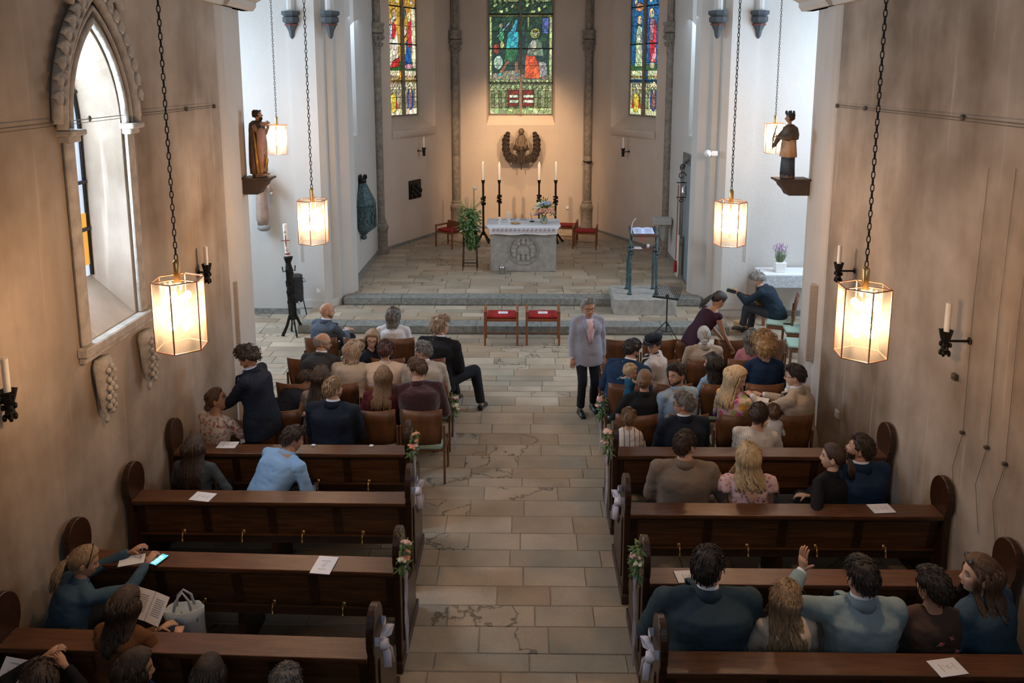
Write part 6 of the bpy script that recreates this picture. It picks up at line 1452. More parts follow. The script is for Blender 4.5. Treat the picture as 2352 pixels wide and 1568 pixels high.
        X.tube([hw_((q * (.016 + .030 * u), .083 - .012 * u * u * 1.6, .030 + .006 * math.sin(u * 3.1))) for u in (0, .33, .66, 1)], [.003 * hsz, .004 * hsz, .0035 * hsz, .001 * hsz], 5, 4)
        X.tube([hw_((q * (.017 + .026 * u), .0775 - .010 * u * u, .0145 + .004 * math.sin(u * 3.1))) for u in (0, .33, .66, 1)], .0034 * hsz, 4, 0 if male else 4)
    mz = -.060; cw = .025 if smile else .021
    for dz_, rr in ((.0035, .0038), (-.0035, .0046)):
        X.tube([hw_((u * cw, .0925 - .010 * u * u + (.001 if male else 0), mz + dz_ + (.007 * u * u if smile else .001 * u * u))) for u in (-1, -.5, 0, .5, 1)], [.001 * hsz, rr * hsz, rr * hsz, rr * hsz, .001 * hsz], 6, 3)
    if smile: X.tube([hw_((u * cw * .8, .094 - .010 * u * u, mz + .006 * u * u)) for u in (-1, 0, 1)], [.0005, .0028 * hsz, .0005], 5, 1)
    for q in (-1, 1):
        d = (WR[q] - EL[q]).normalized(); nn = hd.get(('n', q)) or (0, 0, 1); dd = hd.get(('d', q)); hand(X, WR[q] + d * .015, Vector(dd) if dd else d, Vector(nn), s * (.9 if not male else 1) * (.8 if child else 1), q, curl)
    hmat = H_[hc]
    remeshed(B, 'body', [sm_, M_EYEW, M_IRIS, M_LIP, hmat], t, .021 if not child else .016, 4, extra=X)
    # --- clothes
    tcm = tc or cloth('navy_wool', (.012, .017, .030))
    B = MB(); vx = .0165
    if top in ('jacket', 'coat'):
        add = .022 * s; prof = [(-.42, .19), (-.22, .185), (0, .178), (.22, .158), (.45, .15), (.7, .172), (.82, .165), (.92, .115), (.98, .075)] if male else [(-.35, .18), (-.2, .18), (0, .178), (.22, .15), (.42, .125), (.68, .145), (.84, .145), (.93, .11), (.99, .072)]
        if sit: prof = [(max(u, -.22), w_) for u, w_ in prof]; prof = prof[1:]
        torso(B, prof, add, .72); sr = (.066, .056, .046) if male else (.056, .048, .04)
    elif top == 'shirt':
        add = .014 * s; prof = [(-.2, .17), (0, .17), (.22, .15), (.45, .145), (.7, .165), (.83, .155), (.92, .105), (.98, .07)] if male else [(-.2, .175), (0, .172), (.22, .148), (.42, .125), (.68, .142), (.86, .135), (.94, .10), (.985, .075)]
        torso(B, prof, add, .70); sr = (.059, .051, .042) if male else (.05, .044, .037)
    elif top == 'dress':
        add = .010 * s; prof = [(-.2, .18), (0, .175), (.22, .15), (.42, .122), (.68, .14), (.84, .132), (.90, .115)]
        torso(B, prof, add, .70); sr = (.052, .046, .038)
    sr = [x * s * min(bw, 1.25) for x in sr]
    if child: sr = [x * .85 for x in sr]; vx = .014
    for q in (-1, 1):
        if sleeve > .01:
            tgt = WR[q]
            if sleeve >= 1:
                B.ell(shp[q], sr[0] * .98, 12, 8); B.tube([N - nd * .03 * s, N.lerp(shp[q], .45) + nd * .012 * s, shp[q] + nd * .004], [.045 * s, .048 * s, sr[0] * .82], 12); B.tube([shp[q] - lat * q * .07 * s, shp[q], shp[q].lerp(EL[q], .5), EL[q]], [sr[0] * .7, sr[0] * .98, sr[0] * .92, sr[1]], 14); B.ell(EL[q], sr[1], 12, 8)
                B.tube([EL[q], EL[q].lerp(tgt, .35), EL[q].lerp(tgt, .96)], [sr[1], sr[1] * .95, sr[2] * .9], 14)
            else:
                B.ell(shp[q], sr[0] * .96, 12, 8); (B.tube([N - nd * .035 * s, N.lerp(shp[q], .45) + nd * .006 * s, shp[q] + nd * .004], [.036 * s, .040 * s, sr[0] * .8], 12) if top != 'dress' else None); B.tube([shp[q] - lat * q * .07 * s, shp[q], shp[q].lerp(EL[q], sleeve)], [sr[0] * .7, sr[0] * .98, sr[0] * 1.05], 14)
    if top in ('jacket', 'coat') or (top == 'shirt' and male): B.tube([N - nd * .075 * s, N - nd * .03 * s, N + nd * .012 * s], [nr * s + .055 * s, nr * s + .032 * s, nr * s + .012 * s], 16, flat=.85, up=lat)
    elif top == 'shirt': B.tube([N - nd * .07 * s, N - nd * .03 * s, N - nd * .0 * s], [nr * s + .05 * s, nr * s + .03 * s, nr * s + .008 * s], 16, flat=.85, up=lat)
    if skirt and not sit: B.tube([pts[0] + Vector((0, 0, .05)), pts[0] - Vector((0, 0, .12)), Vector((0, .03, .35)), Vector((0, .03, skirt))], [.165 * s, .19 * s, .18 * s, .22 * s], 18, flat=.75, up=(1, 0, 0))
    if skirt and sit: B.tube([pts[0] + Vector((0, -.08, .02)), pts[0] + Vector((0, .15, .0)), (KN[-1] + KN[1]) / 2 + Vector((0, .03, -.01)), (AN[-1] + AN[1]) / 2 + Vector((0, .02, .15))], [.18 * s, .20 * s, .19 * s, .20 * s], 18, flat=.5, up=(1, 0, 0))
    if top: remeshed(B, {'jacket': 'jacket', 'coat': 'coat', 'shirt': 'shirt' if male else 'blouse', 'dress': 'dress'}[top], tcm, t, vx, 5, disp=.012 if top != 'jacket' else .010, dscale=7)
    if not (skirt) :
        pm = pants or cloth('dark_trousers', (.012, .014, .02)); B = MB(); B.tube([pts[0] + dirs[0] * .06 * s, pts[0] - Vector((0, 0, .02)), pts[0] - Vector((0, 0, .10 if not sit else .06))], [.160 * k1, .172 * k1, .13 * k1], 16, flat=.72, up=(1, 0, 0))
        for q in (-1, 1):
            B.tube([hipj[q], hipj[q].lerp(KN[q], .5), KN[q]], [.098 * k1, .085 * s, .072 * s], 14); B.ell(KN[q], .070 * s, 12, 8); B.tube([KN[q], KN[q].lerp(AN[q], .5), AN[q] + Vector((0, 0, .02))], [.070 * s, .064 * s, .058 * s], 14)
        remeshed(B, 'trousers', pm, t, .02, 4, disp=.008, dscale=6)
    for q in (-1, 1):
        B = MB(); A = AN[q]; f = .8 if child else 1; zz = A.z - .08; B.tube([(A.x, A.y - .055 * f, zz + .045), (A.x, A.y, zz + .05), (A.x + q * .005, A.y + .09 * f, zz + .038), (A.x + q * .01, A.y + .16 * f, zz + .028), (A.x + q * .01, A.y + .19 * f, zz + .022)], [.035 * f, .042 * f, .042 * f, .036 * f, .018], 12, flat=.8, up=(1, 0, 0)); B.box((A.x + q * .005, A.y + .06 * f, zz + .008), (.075 * f, .25 * f, .016)); B.build('shoe', shoe or M_SHOE, t, smooth=True)
    # --- collars
    def ring(r0, r1, z0, z1, m_, nm, fl=.92, fw=0):
        B = MB(); c0 = N + nd * z0; c1 = N + nd * z1 + Vector((0, fw, 0)); l_ = (lat - nd * nd.dot(lat)).normalized(); f_ = nd.cross(l_)
        vs = []
        for (c_, r_, o_) in ((c0, r0, 0), (c1, r1, 0), (c1, r1 + .006, -.004), (c0, r0 + .012, -.006)):
            for j in range(20): th = 2 * math.pi * j / 20; k_ = .03 * max(0, math.sin(th)) ** 3; vs.append(c_ + l_ * (r_ * math.cos(th)) + f_ * (r_ * fl * math.sin(th)) + nd * (o_ - k_ * .6))
        B.add(vs, [(a_ * 20 + j, a_ * 20 + (j + 1) % 20, ((a_ + 1) % 4) * 20 + (j + 1) % 20, ((a_ + 1) % 4) * 20 + j) for a_ in range(4) for j in range(20)]); return B.build(nm, m_, t, smooth=True)
    nrr = nr * s
    if collar: ring(nrr + .014 * s, nrr + .007 * s, -.005 * s, .056 * s, collar, 'shirt_collar')
    if top in ('jacket', 'coat'): ring(nrr + .040 * s, nrr + .019 * s, -.035 * s, .040 * s, tcm, 'jacket_collar')
    elif top == 'shirt' and male and not collar: ring(nrr + .028 * s, nrr + .010 * s, -.02 * s, .045 * s, tcm, 'shirt_collar')
    if top == 'jacket' and collar:   # shirt front and lapels
        B = MB(); vs = []; L_ = [(.99, .05), (.88, .06), (.7, .06), (.5, .045), (.3, .02)]
        for u, w_ in L_:
            i = min(3, int(u * 4)); c_ = pts[i].lerp(pts[i + 1], u * 4 - i) if u < 1 else pts[4]; dp = {.99: .062, .88: .118, .7: .142, .5: .135, .3: .137}[u] * k1 * (.95) 
            for x in (-1, 0, 1): vs.append(c_ + lat * x * w_ * s + fwd * (dp + .020 - .008 * abs(x)))
        B.add(vs, [(r_ * 3 + j, r_ * 3 + j + 1, (r_ + 1) * 3 + j + 1, (r_ + 1) * 3 + j) for r_ in range(4) for j in range(2)]); o = B.build('shirt_front', collar, t, smooth=True); o.modifiers.new('s', 'SOLIDIFY').thickness = .008
        for q in (-1, 1):
            B = MB(); B.tube([N + lat * q * .055 * s + fwd * .02, pts[4].lerp(pts[3], .3) + lat * q * .075 * s + fwd * .112 * k1, pts[3] + lat * q * .06 * s + fwd * .142 * k1, pts[2] + lat * q * .03 * s + fwd * .135 * k1], [.01, .032 * s, .03 * s, .006], 6, flat=.2, up=lat); B.build('lapel', tcm, t, smooth=True)
            B = MB(); w_ = WR[q]; d = (w_ - EL[q]).normalized(); B.tube([w_ - d * .02, w_ + d * .012], [.034 * s, .032 * s], 12); B.build('cuff', collar, t, smooth=True)
    # --- hair
    pv = HP[male if not child else False].copy(); nrm = pv / np.maximum(np.linalg.norm(pv, axis=-1, keepdims=True), 1e-6)
    if hair:
        mk = hairmask(pv, hair, rec); th = {'short': .014, 'buzz': .006, 'bald': .006, 'curly': .028, 'long': .022, 'bob': .024, 'wavy': .026, 'bun': .014, 'pony': .014, 'fluffy': .035}[hair] * vol
        nz = np.array([[MN.noise(Vector(nrm[i, j] * 4.5) + Vector((rnd.random() * 0 + len(label), 0, 0))) for j in range(NS)] for i in range(NR + 1)])
        na_ = {'curly': .6, 'fluffy': .5, 'short': .35, 'wavy': .2}.get(hair, .12)
        topb = 1 + .35 * np.clip(pv[..., 2] / .1, 0, 1)
        off = (th * topb * (1 + na_ * nz)) * mk - .004 * (1 - mk)
        hv = (pv + nrm * off[..., None]); flat_ = mk.reshape(-1); fs = [f for f in HF if max(flat_[list(f)]) > 0]
        B = MB(); B.add([tuple(v) for v in hv.reshape(-1, 3) @ HM.T + Hcn], fs)
        idx = np.argwhere(mk > .55)
        def scalp(i, j, k=1.0): return pv[i, j] + nrm[i, j] * (off[i, j]) * k
        if hair in ('short', 'curly', 'fluffy', 'bald', 'buzz', 'bob', 'wavy'):
            cnt = {'short': 380, 'curly': 420, 'fluffy': 520, 'bald': 60, 'buzz': 40, 'bob': 120, 'wavy': 60}[hair]
            for _ in range(cnt):
                i, j = idx[rnd.randrange(len(idx))]; p = scalp(i, j, .9); n_ = nrm[i, j]
                cv = np.array([0, -.35, -1.0]) if n_[2] < .9 else np.array([rnd.uniform(-1, 1), 1 if male else -1, 0]); cv = cv - n_ * n_.dot(cv); cv /= max(np.linalg.norm(cv), .1)
                cv = cv + np.array([rnd.uniform(-.5, .5), rnd.uniform(-.5, .5), rnd.uniform(-.3, .3)]) * (1.3 if hair in ('curly', 'fluffy') else .35)
                ln = {'short': .030, 'curly': .028, 'fluffy': .045, 'bald': .014, 'buzz': .012, 'bob': .05, 'wavy': .05}[hair] * rnd.uniform(.7, 1.3); up_ = {'curly': .016, 'fluffy': .022}.get(hair, .006)
                B.tube([hw_(p), hw_(p + cv * ln * .5 + n_ * up_), hw_(p + cv * ln + n_ * up_ * rnd.uniform(0, .9))], [.0045 * s, .004 * s, .001], 3)
        if hair in ('long', 'wavy', 'bob'):
            def back_y(z, x):
                for i in range(4):
                    if pts[i].z <= z <= pts[i + 1].z: return pts[i].lerp(pts[i + 1], (z - pts[i].z) / max(1e-4, pts[i + 1].z - pts[i].z)).y
                return pts[4].y if z > pts[4].z else pts[0].y
            nl = {'long': 95, 'wavy': 105, 'bob': 80}[hair]
            zend = Hc.z - hl
            for q in range(nl):
                az = rnd.choice((-1, 1)) * R(rnd.uniform(58, 180) if hair != 'bob' else rnd.uniform(62, 180)); z0 = rnd.uniform(.0, .085); r_ = math.sqrt(max(0, 1 - (z0 / .112) ** 2))
                fr_ = math.cos(az); base_ = np.array([.074 * math.sin(az) * r_, (.088 if fr_ > 0 else .104) * fr_ * r_, z0]); P_ = []
                for k in range(5):
                    zz = z0 + (-.055 - z0) * k / 4; rr = math.sqrt(max(0, 1 - (zz / .114) ** 2)); bb = 1.0 + (th + .004) / .08; P_.append(hw_((.074 * math.sin(az) * rr * bb, (.088 if fr_ > 0 else .104) * fr_ * rr * bb * (1 if zz > -.0 else 1 - 1.2 * abs(zz) * (1 if fr_ < 0 else 0)), zz)))
                p = P_[-1].copy(); ze = zend + rnd.uniform(-.03, .05); n_ = 7; front = (Rz @ (p - Hc)).y * 0 + (p - Hc).dot(Vector((0, 1, 0))) > .02
                x0, y0 = p.x, p.y; ph = rnd.uniform(0, 6.28); wv = {'long': .004, 'wavy': .018, 'bob': .003}[hair]
                for k in range(1, n_ + 1):
                    z = p.z + (ze - p.z) * k / n_
                    if z >= p.z: break
                    spread = 1 + (.25 if hair != 'bob' else -.1) * k / n_; xx = Hc.x + (x0 - Hc.x) * spread; yy = y0
                    by = back_y(z, xx)
                    kf = max(0, min(1, (shz.z + .13 - z) / .16))
                    if kf > 0:
                        if front: yy = yy + (max(yy, by + (.118 + .03) * s * bw) - yy) * kf
                        else: yy = yy + (min(yy, by - (.105 + .035) * s * min(bw, 1.2) * (1 - .5 * min(1, abs(xx - N.x) / .2))) - yy) * kf
                    xx += wv * math.sin(ph + k * 1.5) * (k / n_ + .4); yy += wv * math.cos(ph + k * 1.5) * (k / n_ + .3) * (1 if front else -1) * .7
                    P_.append(Vector((xx, yy, z)))
                m_ = len(P_); rr = (.0135 if hair != 'wavy' else .0125) * s
                B.tube(P_, [rr * .5] + [rr] * (m_ - 3) + [rr * .8, rr * .2], 5, flat=.55)
        if hair == 'bun':
            c = np.array([0, -.118, .01]) if hl > .2 else np.array([0, -.105, -.055]); M_ = HR_
            B.ell(hw_(c), (.042 * s, .03 * s, .038 * s), 12, 8, M=M_)
            for k in range(5): pts_ = [hw_(c + np.array([math.cos(u + k) * (.036 - .004 * k), -.014 - .004 * k, math.sin(u + k) * (.034 - .004 * k)])) for u in np.linspace(0, 4.6, 9)]; B.tube(pts_, .010 * s, 6)
            for k in range(40):
                i, j = idx[rnd.randrange(len(idx))]; p = scalp(i, j, 1); mid = (p + c) / 2; mid = mid / np.linalg.norm(mid) * (np.linalg.norm(p) + .0) ; B.tube([hw_(p), hw_(mid), hw_(c)], [.002, .0055 * s, .003], 4)
        if hair == 'pony':
            c = np.array([0, -.108, -.01 + .03 * (hl < .26)]); st_ = hw_(c); B.ell(st_, .022 * s, 10, 6); by = pts[3].y - .14 * s
            for k in range(26):
                a_ = k * 2.4; r_ = .022 * math.sqrt(k / 26); e_ = Vector((st_.x + math.cos(a_) * r_ * 1.6, min(st_.y - .05, by) + math.sin(a_) * r_, st_.z - hl + rnd.uniform(0, .06)))
                m1 = st_ + Vector((math.cos(a_) * r_, -.045 + math.sin(a_) * r_ * .5, -.02)); m2 = m1.lerp(e_, .5) + Vector((math.cos(a_) * r_ * 1.2, -.01, 0)); B.tube([st_, m1, m2, e_], [.006, .012 * s, .011 * s, .001], 5)
            for k in range(40):
                i, j = idx[rnd.randrange(len(idx))]; p = scalp(i, j, 1); mid = (p + c) / 2; mid = mid / np.linalg.norm(mid) * (np.linalg.norm(p)); B.tube([hw_(p), hw_(mid), hw_(c)], [.002, .0055 * s, .003], 4)
        B.build('hair', hmat, t, smooth=True)
    if beard:
        hb = HB[hk]; zz = hb[..., 2]; bm = np.clip((-.045 - np.clip((AZD - 30) / 60, 0, 1) * -.030 - zz) / .012, 0, 1) * (AZD < 84)
        ms = np.exp(-(hb[..., 0] / .03) ** 2 - ((zz + .048) / .006) ** 2) * (AZD < 60); lipz = (np.abs(hb[..., 0]) < .022) * (np.abs(zz + .060) < .007); bm = np.clip(np.maximum(bm, ms), 0, 1) * (1 - lipz)
        if beard == 'moustache': bm = ms
        nn = hb / np.maximum(np.linalg.norm(hb, axis=-1, keepdims=True), 1e-6); bv = hb + nn * (bm * (.0035 if beard == 'stubble' else .009) - .002)[..., None]; fl_ = bm.reshape(-1); fs = [f for f in HF if min(fl_[list(f)]) > .25]
        B = MB(); B.add([tuple(v) for v in bv.reshape(-1, 3) @ HM.T + Hcn], fs); B.build('beard', H_['lgrey'] if beard == 'moustache' else (mat('stubble_%d' % skin, tuple(a_ * .45 for a_ in SK[skin]), .7, noise=.3, nscale=60) if beard == 'stubble' else H_['dark']), t, smooth=True)
    if glasses:
        B = MB(); M_ = HR_ @ Matrix.Rotation(R(90), 3, 'X')
        for q in (-1, 1): B.torus(hw_((q * .031, .094, .008)), .0225 * hsz, .0022 * hsz, 18, 5, M=M_); B.tube([hw_((q * .053, .092, .012)), hw_((q * .077, .06, .012)), hw_((q * .081, -.01, .008))], .0024 * hsz, 5)
        B.tube([hw_((-.009, .097, .012)), hw_((.009, .097, .012))], .0022 * hsz, 5); B.build('glasses', M_GLS, t, smooth=True)
    info = dict(t=t, root=root, Rz=Rz, Hc=Hc, N=N, pts=pts, WR=WR, EL=EL, shp=shp, hw=hw_, s=s, lat=lat, fwd=fwd, nd=nd, hz=hz, HR=HR_, KN=KN)
    if parts: parts(info)
    return info
def finish_people():
    dg = bpy.context.evaluated_depsgraph_get(); dg.update(); res = []
    for o, disp, ds, extra, dz in JOBS: res.append(bpy.data.meshes.new_from_object(o.evaluated_get(dg)))
    for (o, disp, ds, extra, dz), me in zip(JOBS, res):
        old = o.data; o.modifiers.clear(); n = len(me.vertices); co = np.empty(n * 3, np.float32); me.vertices.foreach_get('co', co); co = co.reshape(-1, 3)
        if disp:
            no = np.empty(n * 3, np.float32); me.vertices.foreach_get('normal', no); no = no.reshape(-1, 3); sd = o.parent.location.x * 3.1
            f = np.array([MN.noise(Vector((c[0] * ds + sd, c[1] * ds, c[2] * ds * 1.5))) + .5 * MN.noise(Vector((c[0] * ds * 3 + sd, c[1] * ds * 2, c[2] * ds * 5))) for c in co.tolist()], np.float32)
            f = np.where(f > 0, f * .6, f * 1.1); co = co + no * (f * disp)[:, None]; me.vertices.foreach_set('co', co.ravel())
        if extra is not None:
            ex = extra.mesh('x', [m for m in old.materials]); bm = bmesh.new(); bm.from_mesh(me); bm.from_mesh(ex); nm = old.name; me2 = bpy.data.meshes.new('body'); bm.to_mesh(me2); bm.free()
            for m in old.materials: me2.materials.append(m)
            bpy.data.meshes.remove(ex); me = me2
        if not me.materials:
            for m in old.materials: me.materials.append(m)
        me.polygons.foreach_set('use_smooth', [True] * len(me.polygons)); me.update(); o.data = me
# ---------------- the guests ----------------
RL = {i: CH['left', i, 0].y for i in range(4)}; RR = {i: CH['right', i, 0].y for i in range(4)}
PL = {i: PEWS[i].y + .54 for i in range(5)}; PR = {i: PEWR[i].y + .54 for i in range(5)}
C_NAVY = cloth('navy_wool', (.010, .015, .028)); C_BLACK = cloth('black_wool', (.008, .008, .010)); C_GREY = cloth('charcoal_wool', (.035, .037, .045)); C_BLUEG = cloth('slate_wool', (.075, .10, .135))
C_WHITE = cloth('white_cotton', (.66, .67, .70), .06); C_SHIRT = cloth('white_shirt', (.70, .72, .78), .05); C_BEIGE = cloth('beige_linen', (.44, .37, .30), .15); C_CREAM = cloth('cream_linen', (.62, .49, .38), .1)
C_MAROON = cloth('maroon_knit', (.085, .014, .018), .2, bump=.4); C_VELV = cloth('maroon_velvet', (.045, .008, .010), .4, sheen=.5); C_TAUPE = cloth('taupe_wool', (.19, .145, .11), .1); C_DENIM = cloth('blue_denim', (.05, .10, .15), .35, bump=.4, sc=160)
C_LBLUE = cloth('light_blue_cotton', (.27, .46, .72), .12); C_PBLUE = cloth('pale_blue_cotton', (.30, .42, .56), .1); C_TEAL = cloth('teal_grey_wool', (.035, .06, .078), .2); C_MINTG = cloth('grey_blue_linen', (.22, .30, .33), .12)
C_PLUM = cloth('plum_crepe', (.035, .010, .022), .15); C_PINK = cloth('pink_cotton', (.50, .22, .28), .1); C_MEL = cloth('grey_melange', (.07, .085, .095), .5, sc=40); C_BROWN = cloth('rust_brown_wool', (.13, .055, .02), .2); C_LILAC = cloth('lilac_grey_linen', (.30, .32, .40), .12)
C_ROYAL = cloth('ink_blue_wool', (.008, .025, .065)); C_KBLUE = cloth('petrol_knit', (.015, .09, .16), .3, bump=.4); C_JEANS = cloth('faded_jeans', (.20, .32, .50), .2); C_IVORY = cloth('ivory_knit', (.52, .46, .38), .12, bump=.4); C_SAND = cloth('sand_linen', (.45, .37, .29), .1)
F_PAISLEY = floral('paisley_print', (.62, .55, .48), [(.40, .14, .13), (.30, .26, .24), (.55, .28, .24), (.62, .55, .48)], 26, .5); F_ROSE = floral('rose_print', (.66, .46, .46), [(.42, .04, .10), (.62, .20, .16), (.16, .07, .22), (.66, .48, .48)], 30, .36)
F_BRIGHT = floral('bright_print', (.62, .38, .38), [(.70, .32, .04), (.52, .08, .20), (.20, .12, .42), (.66, .50, .36), (.30, .34, .10)], 15, .6); S_BOY = stripes('striped_cotton', (.66, .60, .54), (.06, .06, .09), 17, .14); S_KNIT = stripes('ribbed_ivory', (.60, .56, .50), (.46, .41, .35), 45, .3)
# left block
person('bald man in a slate suit turned right, front left row', (751, 712), RL[0], yaw=-25, head=(-70, 6, 0), tc=C_BLUEG, hair='buzz', hc='grey', rec=.2, collar=C_SHIRT, skin=0, beard='stubble', bw=1.05, twist=-10,
       hands={1: (.12, .44, .22), -1: (.16, .46, .24)}, knees={1: (.2, .44, .14), -1: (-.14, .42, .03)}, elbows={1: (.9, .1, -.4)}) if False else person('bald man in a slate suit turned right, front left row', (751, 714), RL[0], yaw=-28, head=(-72, 8, 0), tc=C_BLUEG, hair=None, hc='dark', collar=C_SHIRT, skin=0, beard='stubble', bw=1.05, twist=-8,
       hands={1: (.06, .42, .26), -1: (.0, .42, .25)}, knees={1: (.1, .46, .16), -1: (-.16, .42, .03)}, feet={1: (.1, .5, .2), -1: (-.16, .44)}, lean=(10, 0))
person('grey bobbed woman in a white blouse, front left row', (903, 726), RL[0], male=False, head=(-12, 4, 4), top='shirt', tc=C_WHITE, hair='bob', hc='dgrey', hl=.14, lean=(4, 0), bw=1.22, vol=.9)
person('blonde woman with glasses turned back over her chair, second left row', (855, 778), RL[1] - .1, male=False, yaw=-120, head=(-175, 16, -8), top='shirt', tc=C_NAVY, hair='long', hc='dblond', hl=.24, glasses=True, lean=(10, 3), hands={1: (.20, .25, .25), -1: (-.2, .30, .3)}, skin=2)
person('curly grey-blond man in a black suit on the aisle, second left row', (1012, 750), RL[1], yaw=-20, head=(-62, 4, 0), tc=C_BLACK, hair='fluffy', hc='sand', vol=.6, collar=C_SHIRT, bw=1.18, lean=(14, 0), knees={1: (.34, .40, .03), -1: (.0, .42, .03)}, feet={1: (.44, .34), -1: (.05, .46)})
person('balding man with glasses in a charcoal suit, third left row', (741, 786), RL[2], yaw=-25, head=(-78, 12, 0), tc=C_GREY, hair='bald', hc='grey', glasses=True, collar=C_SHIRT, lean=(20, -4), bw=1.1, beard='stubble')
person('grey bobbed woman with glasses in a beige jacket, third left row', (813, 806), RL[2], male=False, head=(-62, 14, 0), top='jacket', tc=C_BEIGE, hair='bob', hc='sand', hl=.12, glasses=True, lean=(16, 0), bw=1.25, yaw=-8)
person('woman with dark red hair in a cream blazer, third left row', (885, 806), RL[2] - .02, male=False, head=(0, 16, 0), top='jacket', tc=C_CREAM, hair='short', hc='auburn', vol=1.5, lean=(14, 0), bw=1.2)
person('grey-haired man with glasses in a light grey blazer, third left row', (973, 806), RL[2], head=(72, 10, 0), tc=C_BEIGE, hair='short', hc='dgrey', glasses=True, collar=C_SHIRT, lean=(12, 0), bw=1.08, yaw=10, skin=1)
person('woman with long dark hair in a grey top, last left chair row', (738, 866), RL[3], male=False, head=(-20, 8, 0), top='shirt', tc=cloth('grey_viscose', (.20, .18, .17)), hair='wavy', hc='dark', hl=.30, lean=(8, 4), sleeve=.3)
person('man in a navy suit bent low in the last left chair row', (700, 872), RL[3] + .15, yaw=-40, head=(-60, 30, 0), tc=C_NAVY, hair='short', hc='dark', lean=(46, 0), bw=1.1, s=.98)
person('woman with long light brown hair in a maroon knit, last left chair row', (880, 866), RL[3], male=False, head=(5, 14, 0), top='shirt', tc=C_MAROON, hair='long', hc='lbrown', hl=.34, lean=(12, 0), bw=1.1)
person('man in a maroon velvet jacket turned left, last left chair row', (958, 848), RL[3], yaw=6, head=(72, 14, 0), tc=C_VELV, hair='short', hc='brown', lean=(12, -3), bw=1.12, skin=2)
person('short-haired blond man in a navy suit, front left pew', (765, 893), PL[0] - .05, head=(-42, 4, 0), tc=C_NAVY, hair='short', hc='dblond', vol=.7, rec=.01, collar=C_SHIRT, lean=(4, 0), bw=1.12, skin=2, beard='stubble', yaw=-6)
def tie(i):
    B = MB(); c = [i['N'] + i['fwd'] * .068, i['pts'][3] + i['fwd'] * .150, i['pts'][2] + i['fwd'] * .150, i['pts'][1] + i['fwd'] * .150]; B.tube(c, [.012, .022, .028, .02], 6, flat=.3, up=i['lat']); B.build('tie', cloth('dark_tie', (.02, .05, .045), .5), i['t'], smooth=True)
person('standing man with dark curly hair in a navy suit by the left pier', (570, 822), None, s=1.10, stand=True, yaw=84, head=(92, 32, 0), tc=C_NAVY, hair='curly', hc='dark', collar=cloth('pale_shirt', (.45, .52, .66), .06), bw=1.12, lean=(10, 0), skin=1, beard='stubble',
       hands={1: (.07, .44, .06), -1: (.0, .46, .03), ('n', 1): (0, .3, 1), ('n', -1): (0, .3, 1)}, elbows={1: (.8, -.6, -.3), -1: (-.8, -.6, -.3)}, parts=tie)
# left pews
person('woman with braided updo in a paisley blouse, front left pew', (499, 917), PL[0], male=False, yaw=-22, head=(-78, -14, 0), top='shirt', tc=F_PAISLEY, hair='bun', hc='brown', hl=.15, lean=(4, 2), sleeve=.75, skin=1, bw=1.05, hands={1: (.10, .40, .20), -1: (-.02, .42, .22)})
def strap(i):
    B = MB(); l, f = i['lat'], i['fwd']; B.tube([i['shp'][-1] + Vector((.04, 0, .07)), i['pts'][3] - f * .125 - l * .10, i['pts'][2] - f * .12 - l * .14, i['pts'][0] - f * .14 - l * .16], .013, 5, flat=.3); B.build('bag_strap', M_BLACK, i['t'])
    B = MB(); B.ell(i['pts'][0] - f * .10 - l * .20 + Vector((0, 0, .02)), (.13, .06, .09), 12, 8); B.build('shoulder_bag', M_BLACK, i['t'], smooth=True)
person('woman with long dark hair and black shoulder strap, second left pew', (447, 1028), PL[1], male=False, yaw=-6, head=(-28, 6, 0), top='shirt', tc=C_MEL, hair='long', hc='dark', hl=.38, lean=(4, 0), bw=1.12, hands={1: (.26, .18, .02), -1: (-.12, .3, .1)}, elbows={1: (.9, -.5, -.2), -1: (-1, -.3, -.2)}, parts=strap)
person('man in a light blue shirt leaning forward, second left pew', (672, 1008), PL[1] - .02, yaw=-30, head=(-58, 22, 0), top='shirt', tc=C_LBLUE, hair='short', hc='dark', lean=(38, 4), bw=1.12, skin=1, hands={1: (.16, .46, .02), -1: (-.1, .5, .02)})
def band(i):
    B = MB(); hw = i['hw']; B.tube([hw((.083 * math.cos(u), .02, .012 + .118 * math.sin(u))) for u in np.linspace(-.1, math.pi + .1, 12)], .010, 6, flat=.4); B.build('black_headband', M_BLACK, i['t'], smooth=True)
person('woman with ponytail and headband in a denim jacket writing, fourth left pew', (193, 1290), PL[3] + .02, male=False, yaw=-38, head=(-62, 22, 0), tc=C_DENIM, hair='pony', hc='dblond', hl=.24, lean=(20, 0), bw=1.12, skin=1, hands={1: (.13, .62, .42), -1: (-.12, .60, .43), ('n', 1): (0, 0, 1), ('n', -1): (0, 0, 1)}, parts=band)
person('woman with straight dark brown hair in a rust jacket, fourth left pew', (287, 1392), PL[3] - .02, s=1.0, male=False, yaw=-12, head=(-22, 18, 0), tc=C_BROWN, hair='long', hc='dark', hl=.24, lean=(10, 0), bw=1.12, hands={1: (.22, .36, .22), -1: (.02, .40, .22)}, pants=C_JEANS)
person('dark-haired laughing woman in profile at the bottom edge, nearest left pew', (312, 1538), PL[4] + .25, s=1.0, male=False, yaw=-20, head=(-62, 10, 0), top='shirt', tc=C_BLACK, hair='long', hc='dark', hl=.3, smile=True, skin=1)
person('guest with glossy dark hair at the bottom edge, nearest left pew', (478, 1556), PL[4] + .25, s=1.0, male=False, head=(0, 10, 0), top='shirt', tc=C_BLACK, hair='long', hc='black', hl=.3)
person('guest with grey hair at the bottom edge, nearest left pew', (656, 1580), PL[4] + .25, s=1.0, male=True, head=(0, 10, 0), tc=C_GREY, hair='short', hc='dgrey', vol=1.3)
